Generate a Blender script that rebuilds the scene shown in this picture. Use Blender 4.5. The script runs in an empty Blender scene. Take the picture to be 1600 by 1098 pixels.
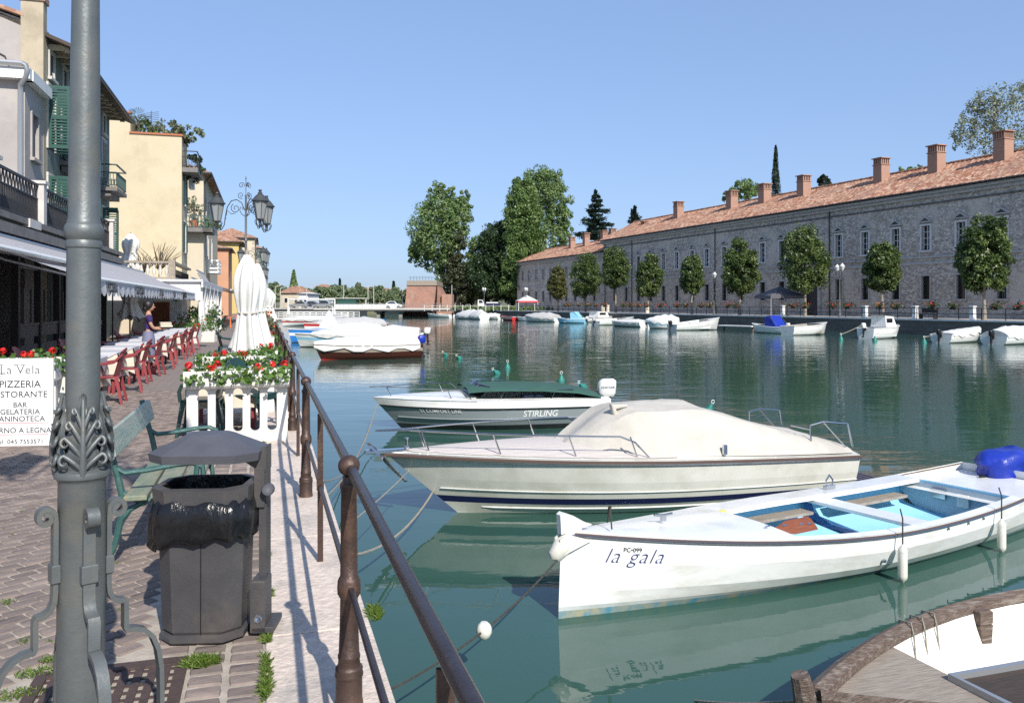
import bpy, math, random
import numpy as np
from mathutils import Vector, Matrix
R = math.radians
random.seed(7)
sc = bpy.context.scene
col = sc.collection
# ---------------------------------------------------------------- camera, sky, sun, exposure
F, CX, HY, EYE, WZ = 1300.0, 800.0, 475.0, 1.6, -1.0
cam = bpy.data.objects.new('camera', bpy.data.cameras.new('camera'))
col.objects.link(cam); sc.camera = cam
cam.location = (0, 0, EYE); cam.rotation_euler = (R(90), 0, 0)
cam.data.sensor_width = 36; cam.data.lens = F / 1600 * 36
cam.data.shift_y = -74 / 1600
cam.data.clip_start = 0.05; cam.data.clip_end = 4000
TOSUN = Vector((0.54, -1.155, 1.0)).normalized()
wld = bpy.data.worlds.new('World'); sc.world = wld; wld.use_nodes = True
nt = wld.node_tree; nt.nodes.clear()
sky = nt.nodes.new('ShaderNodeTexSky'); sky.sky_type = 'NISHITA'; sky.sun_disc = False
sky.sun_elevation = math.asin(TOSUN.z); sky.sun_rotation = math.atan2(TOSUN.x, TOSUN.y)
sky.air_density = 1.0; sky.dust_density = 0.9; sky.ozone_density = 2.6; sky.altitude = 60
bgn = nt.nodes.new('ShaderNodeBackground'); bgn.inputs['Strength'].default_value = 0.13
wo = nt.nodes.new('ShaderNodeOutputWorld')
gam = nt.nodes.new('ShaderNodeGamma'); gam.inputs[1].default_value = 0.47          # soft summer haze: flatter sky gradient
mul = nt.nodes.new('ShaderNodeMix'); mul.data_type = 'RGBA'; mul.blend_type = 'MULTIPLY'; mul.inputs[0].default_value = 1.0
mul.inputs[7].default_value = (1.40, 1.76, 2.42, 1)
nt.links.new(sky.outputs[0], gam.inputs[0]); nt.links.new(gam.outputs[0], mul.inputs[6]); nt.links.new(mul.outputs[2], bgn.inputs[0]); nt.links.new(bgn.outputs[0], wo.inputs[0])
sl = bpy.data.lights.new('sun', 'SUN'); sl.energy = 4.6; sl.angle = R(0.55); sl.color = (1, 0.95, 0.87)
sun = bpy.data.objects.new('sun', sl); col.objects.link(sun)
sun.rotation_euler = TOSUN.to_track_quat('Z', 'Y').to_euler(); sun.location = (20, -40, 60)
sc.view_settings.view_transform = 'Standard'; sc.view_settings.look = 'None'
sc.view_settings.exposure = 0.35; sc.view_settings.gamma = 1; sc.view_settings.use_curve_mapping = False
sc.render.engine = 'CYCLES'
sc.cycles.max_bounces = 8; sc.cycles.use_denoising = False; sc.cycles.sample_clamp_indirect = 4.0; sc.render.filter_size = 1.2
try: sc.cycles.denoiser = 'OPENIMAGEDENOISE'
except Exception: pass
sc.cycles.caustics_reflective = False; sc.cycles.caustics_refractive = False

# ---------------------------------------------------------------- coordinates
PHI = math.atan(0.2954)
EX = Vector((math.cos(PHI), math.sin(PHI), 0)); EY = Vector((-math.sin(PHI), math.cos(PHI), 0))
def LW(a, b, z=0.0): return EX * a + EY * b + Vector((0, 0, z))       # left quay frame: a across, b along
def la(x, a):                                                         # along-quay b where the ray of column x meets line a
    s = (x - CX) / F; Y = a / (s * EX.x + EX.y); return -s * Y * EX.y + Y * EX.x
def at(x, y, Y): return Vector(((x - CX) / F * Y, Y, EYE - (y - HY) / F * Y))
def gp(x, y, z=0.0):
    Y = (EYE - z) * F / (y - HY); return Vector(((x - CX) / F * Y, Y, z))
RS = 0.384                                                            # right bank: X = c - RS*Y
RPHI = math.atan(RS)
RX = Vector((math.cos(RPHI), math.sin(RPHI), 0)); RY = Vector((-math.sin(RPHI), math.cos(RPHI), 0))
def rline(x, c):
    Y = c / ((x - CX) / F + RS); return Vector(((x - CX) / F * Y, Y, 0))
def rb(x, c): return rline(x, c).dot(RY)
def RW(a, b, z=0.0): return RX * a + RY * b + Vector((0, 0, z))
RA_EDGE, RA_WALL = 62.5 * RX.x, 74.5 * RX.x                           # a coordinates of quay edge and facade
RZ = 0.25

# ---------------------------------------------------------------- mesh helpers
class MB:
    def __init__(s): s.v = []; s.f = []; s.m = []; s.mi = 0
    def add(s, vs, fs):
        o = len(s.v); s.v += [tuple(p) for p in vs]
        for q in fs: s.f.append(tuple(i + o for i in q)); s.m.append(s.mi)
        return s
    def box(s, c, sz, rz=0.0, top=(1, 1), ch=0.0):
        hx, hy, hz = sz[0] / 2, sz[1] / 2, sz[2] / 2
        cs, sn = math.cos(rz), math.sin(rz); vs = []
        def P(x, y, z): vs.append((c[0] + x * cs - y * sn, c[1] + x * sn + y * cs, c[2] + z))
        if ch <= 0:
            for z, k in ((-hz, (1, 1)), (hz, top)):
                for x, y in ((-1, -1), (1, -1), (1, 1), (-1, 1)): P(x * hx * k[0], y * hy * k[1], z)
            return s.add(vs, [(3, 2, 1, 0), (4, 5, 6, 7), (0, 1, 5, 4), (1, 2, 6, 5), (2, 3, 7, 6), (3, 0, 4, 7)])
        for z, d in ((-hz, ch), (-hz + ch, 0), (hz - ch, 0), (hz, ch)):
            k = top if z > 0 else (1, 1)
            for x, y in ((-1, -1), (1, -1), (1, 1), (-1, 1)): P(x * (hx * k[0] - d), y * (hy * k[1] - d), z)
        fs = [(3, 2, 1, 0), (12, 13, 14, 15)]
        for r in range(3):
            for i in range(4):
                j = (i + 1) % 4; fs.append((r * 4 + i, r * 4 + j, r * 4 + 4 + j, r * 4 + 4 + i))
        return s.add(vs, fs)
    def loft(s, rings, closed=True, c0=True, c1=True):
        n = len(rings[0]); vs = [p for r in rings for p in r]; fs = []
        for k in range(len(rings) - 1):
            for i in range(n if closed else n - 1):
                j = (i + 1) % n; fs.append((k * n + i, k * n + j, (k + 1) * n + j, (k + 1) * n + i))
        if c0: fs.append(tuple(range(n - 1, -1, -1)))
        if c1: fs.append(tuple((len(rings) - 1) * n + i for i in range(n)))
        return s.add(vs, fs)
    def lathe(s, prof, n=16, c=(0, 0, 0), sq=None):
        rings = []
        for r, z in prof:
            rings.append([(c[0] + r * math.cos(2 * math.pi * i / n + (math.pi / n if sq else 0)), c[1] + r * math.sin(2 * math.pi * i / n + (math.pi / n if sq else 0)), c[2] + z) for i in range(n)])
        return s.loft(rings)
    def tube(s, pts, r, n=8, flat=None, up=None):
        pts = [Vector(p) for p in pts]; N = len(pts)
        rr = r if isinstance(r, (list, tuple)) else [r] * N
        rings = []; prev = None
        for i, p in enumerate(pts):
            t = (pts[min(i + 1, N - 1)] - pts[max(i - 1, 0)])
            t = t.normalized() if t.length > 1e-9 else Vector((0, 0, 1))
            if prev is None:
                u = Vector(up) if up else (Vector((0, 0, 1)) if abs(t.z) < 0.9 else Vector((1, 0, 0)))
            else: u = prev
            u = (u - t * u.dot(t)); u = u.normalized() if u.length > 1e-6 else t.orthogonal().normalized()
            prev = u; w = t.cross(u)
            fw = flat if flat else 1.0
            if n == 4:
                rings.append([p + (u * a * rr[i] + w * b * rr[i] * fw) for a, b in ((1, 1), (-1, 1), (-1, -1), (1, -1))])
            else:
                rings.append([p + (u * math.cos(2 * math.pi * k / n) + w * math.sin(2 * math.pi * k / n) * fw) * rr[i] for k in range(n)])
        return s.loft(rings)
    def ball(s, c, r, n=10, m=6, sc=(1, 1, 1)):
        rings = []
        for j in range(1, m):
            th = math.pi * j / m
            rings.append([(c[0] + sc[0] * r * math.sin(th) * math.cos(2 * math.pi * i / n), c[1] + sc[1] * r * math.sin(th) * math.sin(2 * math.pi * i / n), c[2] - sc[2] * r * math.cos(th)) for i in range(n)])
        return s.loft(rings)
    def quad(s, *p): return s.add(p, [tuple(range(len(p)))])
    def prism(s, pts, d):                       # polygon pts (3D) extruded by vector d
        n = len(pts); d = Vector(d); a = [Vector(p) for p in pts]; b = [p + d for p in a]
        fs = [tuple(range(n - 1, -1, -1)), tuple(range(n, 2 * n))]
        for i in range(n): j = (i + 1) % n; fs.append((i, j, n + j, n + i))
        return s.add(a + b, fs)
    def mesh(s, name, mats, smooth=35):
        me = bpy.data.meshes.new(name); me.from_pydata(s.v, [], s.f)
        for m in (mats if isinstance(mats, (list, tuple)) else [mats]): me.materials.append(m)
        me.polygons.foreach_set('material_index', s.m)
        if smooth:
            me.polygons.foreach_set('use_smooth', [True] * len(s.f))
            me.update()
            try: me.set_sharp_from_angle(angle=R(smooth))
            except Exception: pass
        me.update(); return me

def tag(o, label=None, cat=None, group=None, kind=None):
    if label: o['label'] = label
    if cat: o['category'] = cat
    if group: o['group'] = group
    if kind: o['kind'] = kind
    return o
def thing(name, label, cat, loc=(0, 0, 0), rz=0.0, group=None):
    o = bpy.data.objects.new(name, None); col.objects.link(o)
    o.location = loc; o.rotation_euler = (0, 0, rz); o.empty_display_size = 0.2
    return tag(o, label, cat, group)
def part(name, mb, mats, parent=None, smooth=35, label=None, kind=None):
    me = mb.mesh(name, mats, smooth) if isinstance(mb, MB) else mb
    o = bpy.data.objects.new(name, me); col.objects.link(o)
    if parent is not None: o.parent = parent
    return tag(o, label, kind=kind)
def single(name, mb, mats, label, cat, loc=(0, 0, 0), rz=0.0, group=None, kind=None, smooth=35):
    o = part(name, mb, mats, None, smooth); o.location = loc; o.rotation_euler = (0, 0, rz)
    return tag(o, label, cat, group, kind)
KIDS = {}
def dup(root, loc, rz, label=None, group=None, scale=None):
    if not KIDS:
        pass
    def cp(o, parent):
        c = o.copy(); col.objects.link(c)
        if parent is not None: c.parent = parent
        for ch in [k for k in o.children]: cp(ch, c)
        return c
    r = cp(root, None); r.location = loc; r.rotation_euler = (0, 0, rz)
    if scale: r.scale = scale
    if label: r['label'] = label
    if group: r['group'] = group
    return r
ORD = ['nearest', 'second', 'third', 'fourth', 'fifth', 'sixth', 'seventh', 'eighth', 'ninth', 'tenth', 'eleventh', 'twelfth', 'thirteenth', 'fourteenth', 'fifteenth', 'sixteenth', 'seventeenth', 'eighteenth', 'nineteenth', 'twentieth']

# ---------------------------------------------------------------- materials
def N(nt, t, **k):
    n = nt.nodes.new(t)
    for a, b in k.items():
        if a in n.inputs: n.inputs[a].default_value = b
        else: setattr(n, a, b)
    return n
def mat(name, c, c2=None, scale=6.0, rough=0.6, metal=0.0, bump=0.0, bscale=None, ior=1.5, detail=6.0, rand=0.0, stretch=None, contrast=(0.35, 0.65), c3=None, s3=1.0, coat=0.0, spec=None, transl=0.0, emis=None):
    m = bpy.data.materials.new(name); m.use_nodes = True; nt = m.node_tree
    b = nt.nodes['Principled BSDF']; L = nt.links.new
    b.inputs['Base Color'].default_value = (*c, 1); b.inputs['Roughness'].default_value = rough
    b.inputs['Metallic'].default_value = metal; b.inputs['IOR'].default_value = ior
    if coat: b.inputs['Coat Weight'].default_value = coat; b.inputs['Coat Roughness'].default_value = 0.08
    if spec is not None: b.inputs['Specular IOR Level'].default_value = spec
    tc = N(nt, 'ShaderNodeTexCoord'); co = tc.outputs['Object']
    if stretch:
        mp = N(nt, 'ShaderNodeMapping'); mp.inputs['Scale'].default_value = stretch; L(co, mp.inputs[0]); co = mp.outputs[0]
    out = None
    if c2:
        n = N(nt, 'ShaderNodeTexNoise', Scale=scale, Detail=detail, Roughness=0.6); L(co, n.inputs['Vector'])
        r = N(nt, 'ShaderNodeMapRange'); r.inputs[1].default_value, r.inputs[2].default_value = contrast; L(n.outputs[0], r.inputs[0])
        x = N(nt, 'ShaderNodeMix', data_type='RGBA'); x.inputs[6].default_value = (*c, 1); x.inputs[7].default_value = (*c2, 1)
        L(r.outputs[0], x.inputs[0]); out = x.outputs[2]
        if c3:
            n3 = N(nt, 'ShaderNodeTexNoise', Scale=s3, Detail=5.0, Roughness=0.65); L(co, n3.inputs['Vector'])
            r3 = N(nt, 'ShaderNodeMapRange'); r3.inputs[1].default_value, r3.inputs[2].default_value = 0.5, 0.72; L(n3.outputs[0], r3.inputs[0])
            x3 = N(nt, 'ShaderNodeMix', data_type='RGBA'); x3.inputs[7].default_value = (*c3, 1)
            L(r3.outputs[0], x3.inputs[0]); L(out, x3.inputs[6]); out = x3.outputs[2]
    if rand:
        oi = N(nt, 'ShaderNodeObjectInfo'); h = N(nt, 'ShaderNodeHueSaturation')
        r = N(nt, 'ShaderNodeMapRange'); r.inputs[3].default_value, r.inputs[4].default_value = 1 - rand, 1 + rand
        L(oi.outputs['Random'], r.inputs[0]); L(r.outputs[0], h.inputs['Value'])
        if out is None: h.inputs['Color'].default_value = (*c, 1)
        else: L(out, h.inputs['Color'])
        out = h.outputs[0]
    if out is not None: L(out, b.inputs['Base Color'])
    if bump:
        n = N(nt, 'ShaderNodeTexNoise', Scale=bscale or scale, Detail=6.0, Roughness=0.6); L(co, n.inputs['Vector'])
        bp = N(nt, 'ShaderNodeBump', Strength=bump, Distance=0.02); L(n.outputs[0], bp.inputs['Height']); L(bp.outputs[0], b.inputs['Normal'])
    if transl:
        tr = N(nt, 'ShaderNodeBsdfTranslucent'); mx = N(nt, 'ShaderNodeMixShader'); mx.inputs[0].default_value = transl
        if out is not None: L(out, tr.inputs[0])
        else: tr.inputs[0].default_value = (*c, 1)
        L(b.outputs[0], mx.inputs[1]); L(tr.outputs[0], mx.inputs[2]); L(mx.outputs[0], nt.nodes['Material Output'].inputs[0])
    if emis: b.inputs['Emission Color'].default_value = (*emis[0], 1); b.inputs['Emission Strength'].default_value = emis[1]
    m.diffuse_color = (*c, 1)
    return m
def leafmat(name, c, c2, rough=0.45, scale=0.9):
    """leaf colour varies per leaf (vertex attribute) between two greens"""
    m = bpy.data.materials.new(name); m.use_nodes = True; nt = m.node_tree; L = nt.links.new
    b = nt.nodes['Principled BSDF']; b.inputs['Roughness'].default_value = rough
    at_ = N(nt, 'ShaderNodeAttribute'); at_.attribute_name = 'tint'
    x = N(nt, 'ShaderNodeMix', data_type='RGBA'); x.inputs[6].default_value = (*c, 1); x.inputs[7].default_value = (*c2, 1)
    L(at_.outputs['Fac'], x.inputs[0]); L(x.outputs[2], b.inputs['Base Color'])
    tr = N(nt, 'ShaderNodeBsdfTranslucent'); L(x.outputs[2], tr.inputs[0])
    mx = N(nt, 'ShaderNodeMixShader'); mx.inputs[0].default_value = 0.28
    L(b.outputs[0], mx.inputs[1]); L(tr.outputs[0], mx.inputs[2]); L(mx.outputs[0], nt.nodes['Material Output'].inputs[0])
    return m
M = {}
M['white_gel'] = mat('white_gelcoat', (0.80, 0.80, 0.78), (0.73, 0.73, 0.70), 3, 0.24, coat=0.3, stretch=(1, 1, 3), c3=(0.60, 0.58, 0.51), s3=1.7, bump=0.04, bscale=3)
M['cream_gel'] = mat('cream_gelcoat', (0.74, 0.725, 0.655), (0.66, 0.645, 0.57), 2, 0.15, coat=0.5, c3=(0.55, 0.53, 0.44), s3=1.3, bump=0.04, bscale=2.5)
M['grey_gel'] = mat('grey_gelcoat', (0.27, 0.30, 0.31), (0.25, 0.28, 0.29), 2, 0.2, coat=0.4)
M['navy'] = mat('navy_stripe', (0.012, 0.014, 0.07), rough=0.25)
M['bottom'] = mat('antifouling', (0.55, 0.58, 0.57), (0.42, 0.46, 0.44), 5, 0.5)
M['darkbottom'] = mat('dark_antifouling', (0.03, 0.03, 0.035), (0.05, 0.05, 0.05), 8, 0.5)
M['blueline'] = mat('teal_waterline', (0.06, 0.25, 0.36), (0.35, 0.33, 0.22), 9, 0.5)
M['skyblue'] = mat('sky_blue_paint', (0.30, 0.60, 0.78), (0.27, 0.56, 0.74), 4, 0.35)
M['midblue'] = mat('mid_blue_paint', (0.035, 0.13, 0.34), rough=0.4)  # deeper blue than the rest of the boat's inside
M['brightblue'] = mat('bright_blue_paint', (0.03, 0.2, 0.55), rough=0.35)
M['canvas'] = mat('beige_canvas', (0.53, 0.495, 0.43), (0.47, 0.44, 0.38), 4, 0.9, bump=0.55, bscale=4.5, c3=(0.42, 0.39, 0.33), s3=1.6)
M['whitecanvas'] = mat('white_canvas', (0.66, 0.65, 0.62), (0.58, 0.57, 0.54), 4, 0.9, bump=0.3, bscale=9)
M['greycanvas'] = mat('grey_canvas', (0.50, 0.49, 0.47), (0.42, 0.41, 0.39), 5, 0.9, bump=0.3)
M['greencanvas'] = mat('green_canvas', (0.035, 0.10, 0.075), (0.03, 0.085, 0.06), 4, 0.8, bump=0.2)
M['bluecanvas'] = mat('blue_canvas', (0.012, 0.035, 0.36), (0.010, 0.03, 0.28), 5, 0.35, bump=0.5, bscale=12)
M['teak'] = mat('weathered_teak', (0.66, 0.59, 0.53), (0.58, 0.51, 0.455), 5, 0.6, stretch=(1, 14, 1))
M['mahogany'] = mat('varnished_mahogany', (0.075, 0.02, 0.013), (0.05, 0.014, 0.01), 5, 0.25, stretch=(1, 10, 10), coat=0.4)
M['oarwood'] = mat('oar_wood', (0.24, 0.075, 0.03), (0.17, 0.05, 0.022), 6, 0.4, stretch=(1, 10, 1))
M['oldwood'] = mat('weathered_wood', (0.17, 0.12, 0.09), (0.075, 0.05, 0.038), 7, 0.85, stretch=(1.2, 14, 14), bump=0.8, bscale=9, c3=(0.28, 0.24, 0.2), s3=3.0)
M['darkboard'] = mat('dark_board', (0.065, 0.045, 0.032), (0.04, 0.028, 0.02), 8, 0.7, stretch=(1, 9, 1), bump=0.4)
M['greywood'] = mat('grey_wood', (0.34, 0.29, 0.23), (0.24, 0.2, 0.16), 8, 0.8, stretch=(1, 10, 1), bump=0.4)
M['rub'] = mat('brown_rubber', (0.10, 0.065, 0.05), rough=0.4)
M['chrome'] = mat('stainless_steel', (0.62, 0.62, 0.62), rough=0.18, metal=1.0)
M['black'] = mat('black_plastic', (0.012, 0.012, 0.013), rough=0.35)
M['rope'] = mat('grey_rope', (0.35, 0.32, 0.26), (0.2, 0.18, 0.14), 40, 0.95)
M['darkrope'] = mat('dark_rope', (0.06, 0.055, 0.045), (0.03, 0.03, 0.025), 40, 0.95)
M['yellow'] = mat('yellow_plastic', (0.75, 0.66, 0.12), rough=0.4)
M['red'] = mat('red_paint', (0.48, 0.03, 0.03), (0.42, 0.025, 0.03), 5, 0.4)
M['orange'] = mat('orange_plastic', (0.75, 0.17, 0.03), rough=0.45)
M['buoygreen'] = mat('green_buoy', (0.03, 0.25, 0.19), (0.02, 0.16, 0.13), 12, 0.5)
M['fender'] = mat('fender_vinyl', (0.74, 0.72, 0.64), (0.6, 0.58, 0.5), 6, 0.35)
M['grey_int'] = mat('pale_grey_blue', (0.36, 0.44, 0.5), (0.33, 0.41, 0.47), 3, 0.45)
M['glass_dark'] = mat('dark_glass', (0.015, 0.018, 0.02), rough=0.06, spec=0.8)
M['lampgrey'] = mat('grey_lamp_paint', (0.135, 0.148, 0.148), (0.115, 0.127, 0.127), 14, 0.44, metal=0.3, bump=0.10, bscale=70, c3=(0.17, 0.16, 0.13), s3=4)
M['lampdark'] = mat('dark_lamp_metal', (0.085, 0.09, 0.09), (0.06, 0.064, 0.063), 14, 0.5, metal=0.3)
M['lampglass'] = mat('lantern_glass', (0.5, 0.52, 0.52), rough=0.15, transl=0.5)
M['rust'] = mat('brown_rail_paint', (0.078, 0.047, 0.036), (0.054, 0.033, 0.026), 18, 0.42, metal=0.3, bump=0.25, bscale=60, c3=(0.16, 0.09, 0.06), s3=5)
M['railtop'] = mat('rail_paint', (0.055, 0.042, 0.045), (0.04, 0.03, 0.032), 18, 0.35, metal=0.4, bump=0.1, bscale=60)
M['binplastic'] = mat('grey_bin_metal', (0.062, 0.06, 0.062), (0.050, 0.048, 0.05), 7, 0.5, bump=0.12, bscale=80, c3=(0.10, 0.085, 0.075), s3=3)
M['binlid'] = mat('grey_bin_lid', (0.085, 0.086, 0.1), (0.07, 0.07, 0.08), 7, 0.5, bump=0.1, bscale=70)
M['bag'] = mat('black_bin_bag', (0.008, 0.008, 0.009), rough=0.24, bump=0.9, bscale=3.5, stretch=(2.6, 2.6, 1.0))
M['benchmetal'] = mat('bench_green_iron', (0.042, 0.118, 0.106), (0.034, 0.09, 0.083), 16, 0.45, metal=0.1, bump=0.2, bscale=40, c3=(0.1, 0.15, 0.13), s3=7)
M['benchback'] = mat('bench_faded_green', (0.40, 0.42, 0.36), (0.22, 0.32, 0.27), 3, 0.5, stretch=(6, 1, 6), bump=0.3, bscale=18, c3=(0.4, 0.4, 0.33), s3=2.5)
M['benchseat'] = mat('bench_mossy_wood', (0.27, 0.26, 0.18), (0.13, 0.19, 0.14), 3.2, 0.75, stretch=(6, 1, 6), bump=0.4, bscale=16, c3=(0.25, 0.22, 0.12), s3=3)
M['whitestone'] = mat('white_cement', (0.74, 0.72, 0.67), (0.66, 0.63, 0.57), 4, 0.75, bump=0.35, bscale=70)
M['terracotta'] = mat('terracotta', (0.42, 0.16, 0.07), (0.34, 0.12, 0.06), 6, 0.8)
M['redchair'] = mat('red_plastic', (0.27, 0.045, 0.05), (0.23, 0.04, 0.045), 6, 0.4)
M['greenchair'] = mat('dark_green_plastic', (0.015, 0.05, 0.045), rough=0.35)
M['linen'] = mat('cream_linen', (0.66, 0.58, 0.47), (0.6, 0.52, 0.42), 7, 0.9, bump=0.3, bscale=20)
M['greylinen'] = mat('grey_linen', (0.50, 0.50, 0.53), (0.45, 0.45, 0.48), 6, 0.85)
M['purple'] = mat('purple_cloth', (0.035, 0.018, 0.10), rough=0.9)
M['denim'] = mat('grey_blue_cloth', (0.17, 0.18, 0.27), rough=0.9)
M['skin'] = mat('skin', (0.45, 0.24, 0.16), rough=0.55)
M['hair'] = mat('dark_hair', (0.012, 0.009, 0.008), rough=0.5)
M['whitepaint'] = mat('white_paint', (0.78, 0.78, 0.76), (0.72, 0.72, 0.69), 3, 0.5)
M['signwhite'] = mat('sign_white', (0.80, 0.80, 0.79), rough=0.35)
M['ink'] = mat('black_ink', (0.03, 0.03, 0.035), rough=0.6)
M['blueink'] = mat('blue_ink', (0.03, 0.04, 0.16), rough=0.5)
M['pinkline'] = mat('pink_line', (0.6, 0.22, 0.25), rough=0.5)
M['pot'] = mat('dark_pot', (0.05, 0.04, 0.035), rough=0.7)
M['petal'] = mat('red_petals', (0.75, 0.025, 0.015), (0.62, 0.015, 0.02), 20, 0.5, transl=0.25)
M['petalo'] = mat('orange_petals', (0.7, 0.16, 0.04), rough=0.5, transl=0.25)
M['leafg'] = leafmat('geranium_leaf', (0.05, 0.13, 0.02), (0.13, 0.22, 0.04))
M['grassm'] = leafmat('grass_blades', (0.07, 0.14, 0.02), (0.19, 0.26, 0.045))
M['magnolia'] = leafmat('magnolia_leaf', (0.026, 0.055, 0.011), (0.155, 0.21, 0.06), 0.42)
M['magbrown'] = leafmat('brownish_magnolia_leaf', (0.055, 0.068, 0.015), (0.17, 0.17, 0.055), 0.35)
M['plane'] = leafmat('plane_leaf', (0.10, 0.175, 0.05), (0.22, 0.30, 0.11))
M['planepale'] = leafmat('pale_leaf', (0.12, 0.15, 0.075), (0.28, 0.31, 0.2))
M['hornbeam'] = leafmat('hornbeam_leaf', (0.065, 0.135, 0.03), (0.20, 0.28, 0.085))
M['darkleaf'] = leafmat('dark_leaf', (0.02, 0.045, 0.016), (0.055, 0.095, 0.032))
M['brownleaf'] = leafmat('copper_leaf', (0.042, 0.055, 0.024), (0.09, 0.095, 0.042))
M['cedar'] = leafmat('cedar_needles', (0.014, 0.034, 0.022), (0.035, 0.065, 0.04), 0.6)
M['cypress'] = leafmat('cypress_needles', (0.010, 0.025, 0.013), (0.025, 0.045, 0.02), 0.6)
M['farleaf'] = leafmat('far_leaf', (0.11, 0.16, 0.07), (0.22, 0.27, 0.14))
M['bark'] = mat('bark', (0.12, 0.095, 0.07), (0.06, 0.048, 0.038), 5, 0.9, stretch=(3, 3, 0.7), bump=0.6)
M['palebark'] = mat('pale_bark', (0.36, 0.31, 0.25), (0.18, 0.15, 0.12), 4, 0.9, stretch=(3, 3, 0.7), bump=0.5)
M['twig'] = mat('twig', (0.11, 0.08, 0.055), rough=0.9)
# ---------------------------------------------------------------- special surface materials
def brickmat(name, c1, c2, mortar, bw, bh, scale=1.0, vert=False, bump=0.3, rot=0.0, plaster=None, noise=0.0, dirt=None, rough=0.85, mort=0.012):
    """bricks; vert maps (horizontal distance, z) for walls"""
    m = bpy.data.materials.new(name); m.use_nodes = True; nt = m.node_tree; L = nt.links.new
    b = nt.nodes['Principled BSDF']; b.inputs['Roughness'].default_value = rough
    tc = N(nt, 'ShaderNodeTexCoord'); co = tc.outputs['Object']
    if vert:
        sx = N(nt, 'ShaderNodeSeparateXYZ'); L(co, sx.inputs[0]); cx = N(nt, 'ShaderNodeCombineXYZ')
        ad = N(nt, 'ShaderNodeMath', operation='ADD'); L(sx.outputs[0], ad.inputs[0]); L(sx.outputs[1], ad.inputs[1])
        L(ad.outputs[0], cx.inputs[0]); L(sx.outputs[2], cx.inputs[1]); co2 = cx.outputs[0]
    else:
        mp = N(nt, 'ShaderNodeMapping'); mp.inputs['Rotation'].default_value = (0, 0, rot); L(co, mp.inputs[0]); co2 = mp.outputs[0]
    if noise:
        nz = N(nt, 'ShaderNodeTexNoise', Scale=1.1, Detail=3.0); L(co2, nz.inputs['Vector'])
        va = N(nt, 'ShaderNodeVectorMath', operation='MULTIPLY_ADD'); va.inputs[1].default_value = (noise, noise, noise)
        L(nz.outputs[1], va.inputs[0]); L(co2, va.inputs[2]); co2 = va.outputs[0]
    br = N(nt, 'ShaderNodeTexBrick', Scale=scale); br.inputs['Brick Width'].default_value = bw; br.inputs['Row Height'].default_value = bh
    br.inputs['Mortar Size'].default_value = mort; br.inputs['Color1'].default_value = (*c1, 1); br.inputs['Color2'].default_value = (*c2, 1); br.inputs['Mortar'].default_value = (*mortar, 1)
    L(co2, br.inputs['Vector']); out = br.outputs[0]
    n2 = N(nt, 'ShaderNodeTexNoise', Scale=0.55, Detail=8.0, Roughness=0.7); L(co, n2.inputs['Vector'])
    for cc, lo, hi in ([(plaster, 0.46, 0.62)] if plaster else []) + ([(dirt, 0.54, 0.8)] if dirt else []):
        r = N(nt, 'ShaderNodeMapRange'); r.inputs[1].default_value, r.inputs[2].default_value = lo, hi
        if cc is dirt:
            n3 = N(nt, 'ShaderNodeTexNoise', Scale=0.9, Detail=8.0, Roughness=0.75); L(co, n3.inputs['Vector']); L(n3.outputs[0], r.inputs[0])
        else: L(n2.outputs[0], r.inputs[0])
        x = N(nt, 'ShaderNodeMix', data_type='RGBA'); x.inputs[7].default_value = (*cc, 1); L(r.outputs[0], x.inputs[0]); L(out, x.inputs[6]); out = x.outputs[2]
    L(out, b.inputs['Base Color'])
    bp = N(nt, 'ShaderNodeBump', Strength=bump, Distance=0.03); bp.invert = True
    L(br.outputs['Fac'], bp.inputs['Height']); L(bp.outputs[0], b.inputs['Normal'])
    return m
def striped(name, c1, c2, axis, freq, duty=0.5, rough=0.8, transl=0.25):
    m = bpy.data.materials.new(name); m.use_nodes = True; nt = m.node_tree; L = nt.links.new
    b = nt.nodes['Principled BSDF']; b.inputs['Roughness'].default_value = rough
    tc = N(nt, 'ShaderNodeTexCoord'); sx = N(nt, 'ShaderNodeSeparateXYZ'); L(tc.outputs['Object'], sx.inputs[0])
    mu = N(nt, 'ShaderNodeMath', operation='MULTIPLY'); mu.inputs[1].default_value = freq; L(sx.outputs[axis], mu.inputs[0])
    fr = N(nt, 'ShaderNodeMath', operation='FRACT'); L(mu.outputs[0], fr.inputs[0])
    lt = N(nt, 'ShaderNodeMath', operation='LESS_THAN'); lt.inputs[1].default_value = duty; L(fr.outputs[0], lt.inputs[0])
    x = N(nt, 'ShaderNodeMix', data_type='RGBA'); x.inputs[6].default_value = (*c1, 1); x.inputs[7].default_value = (*c2, 1); L(lt.outputs[0], x.inputs[0])
    L(x.outputs[2], b.inputs['Base Color'])
    if transl:
        tr = N(nt, 'ShaderNodeBsdfTranslucent'); L(x.outputs[2], tr.inputs[0]); mx = N(nt, 'ShaderNodeMixShader'); mx.inputs[0].default_value = transl
        L(b.outputs[0], mx.inputs[1]); L(tr.outputs[0], mx.inputs[2]); L(mx.outputs[0], nt.nodes['Material Output'].inputs[0])
    return m
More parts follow.
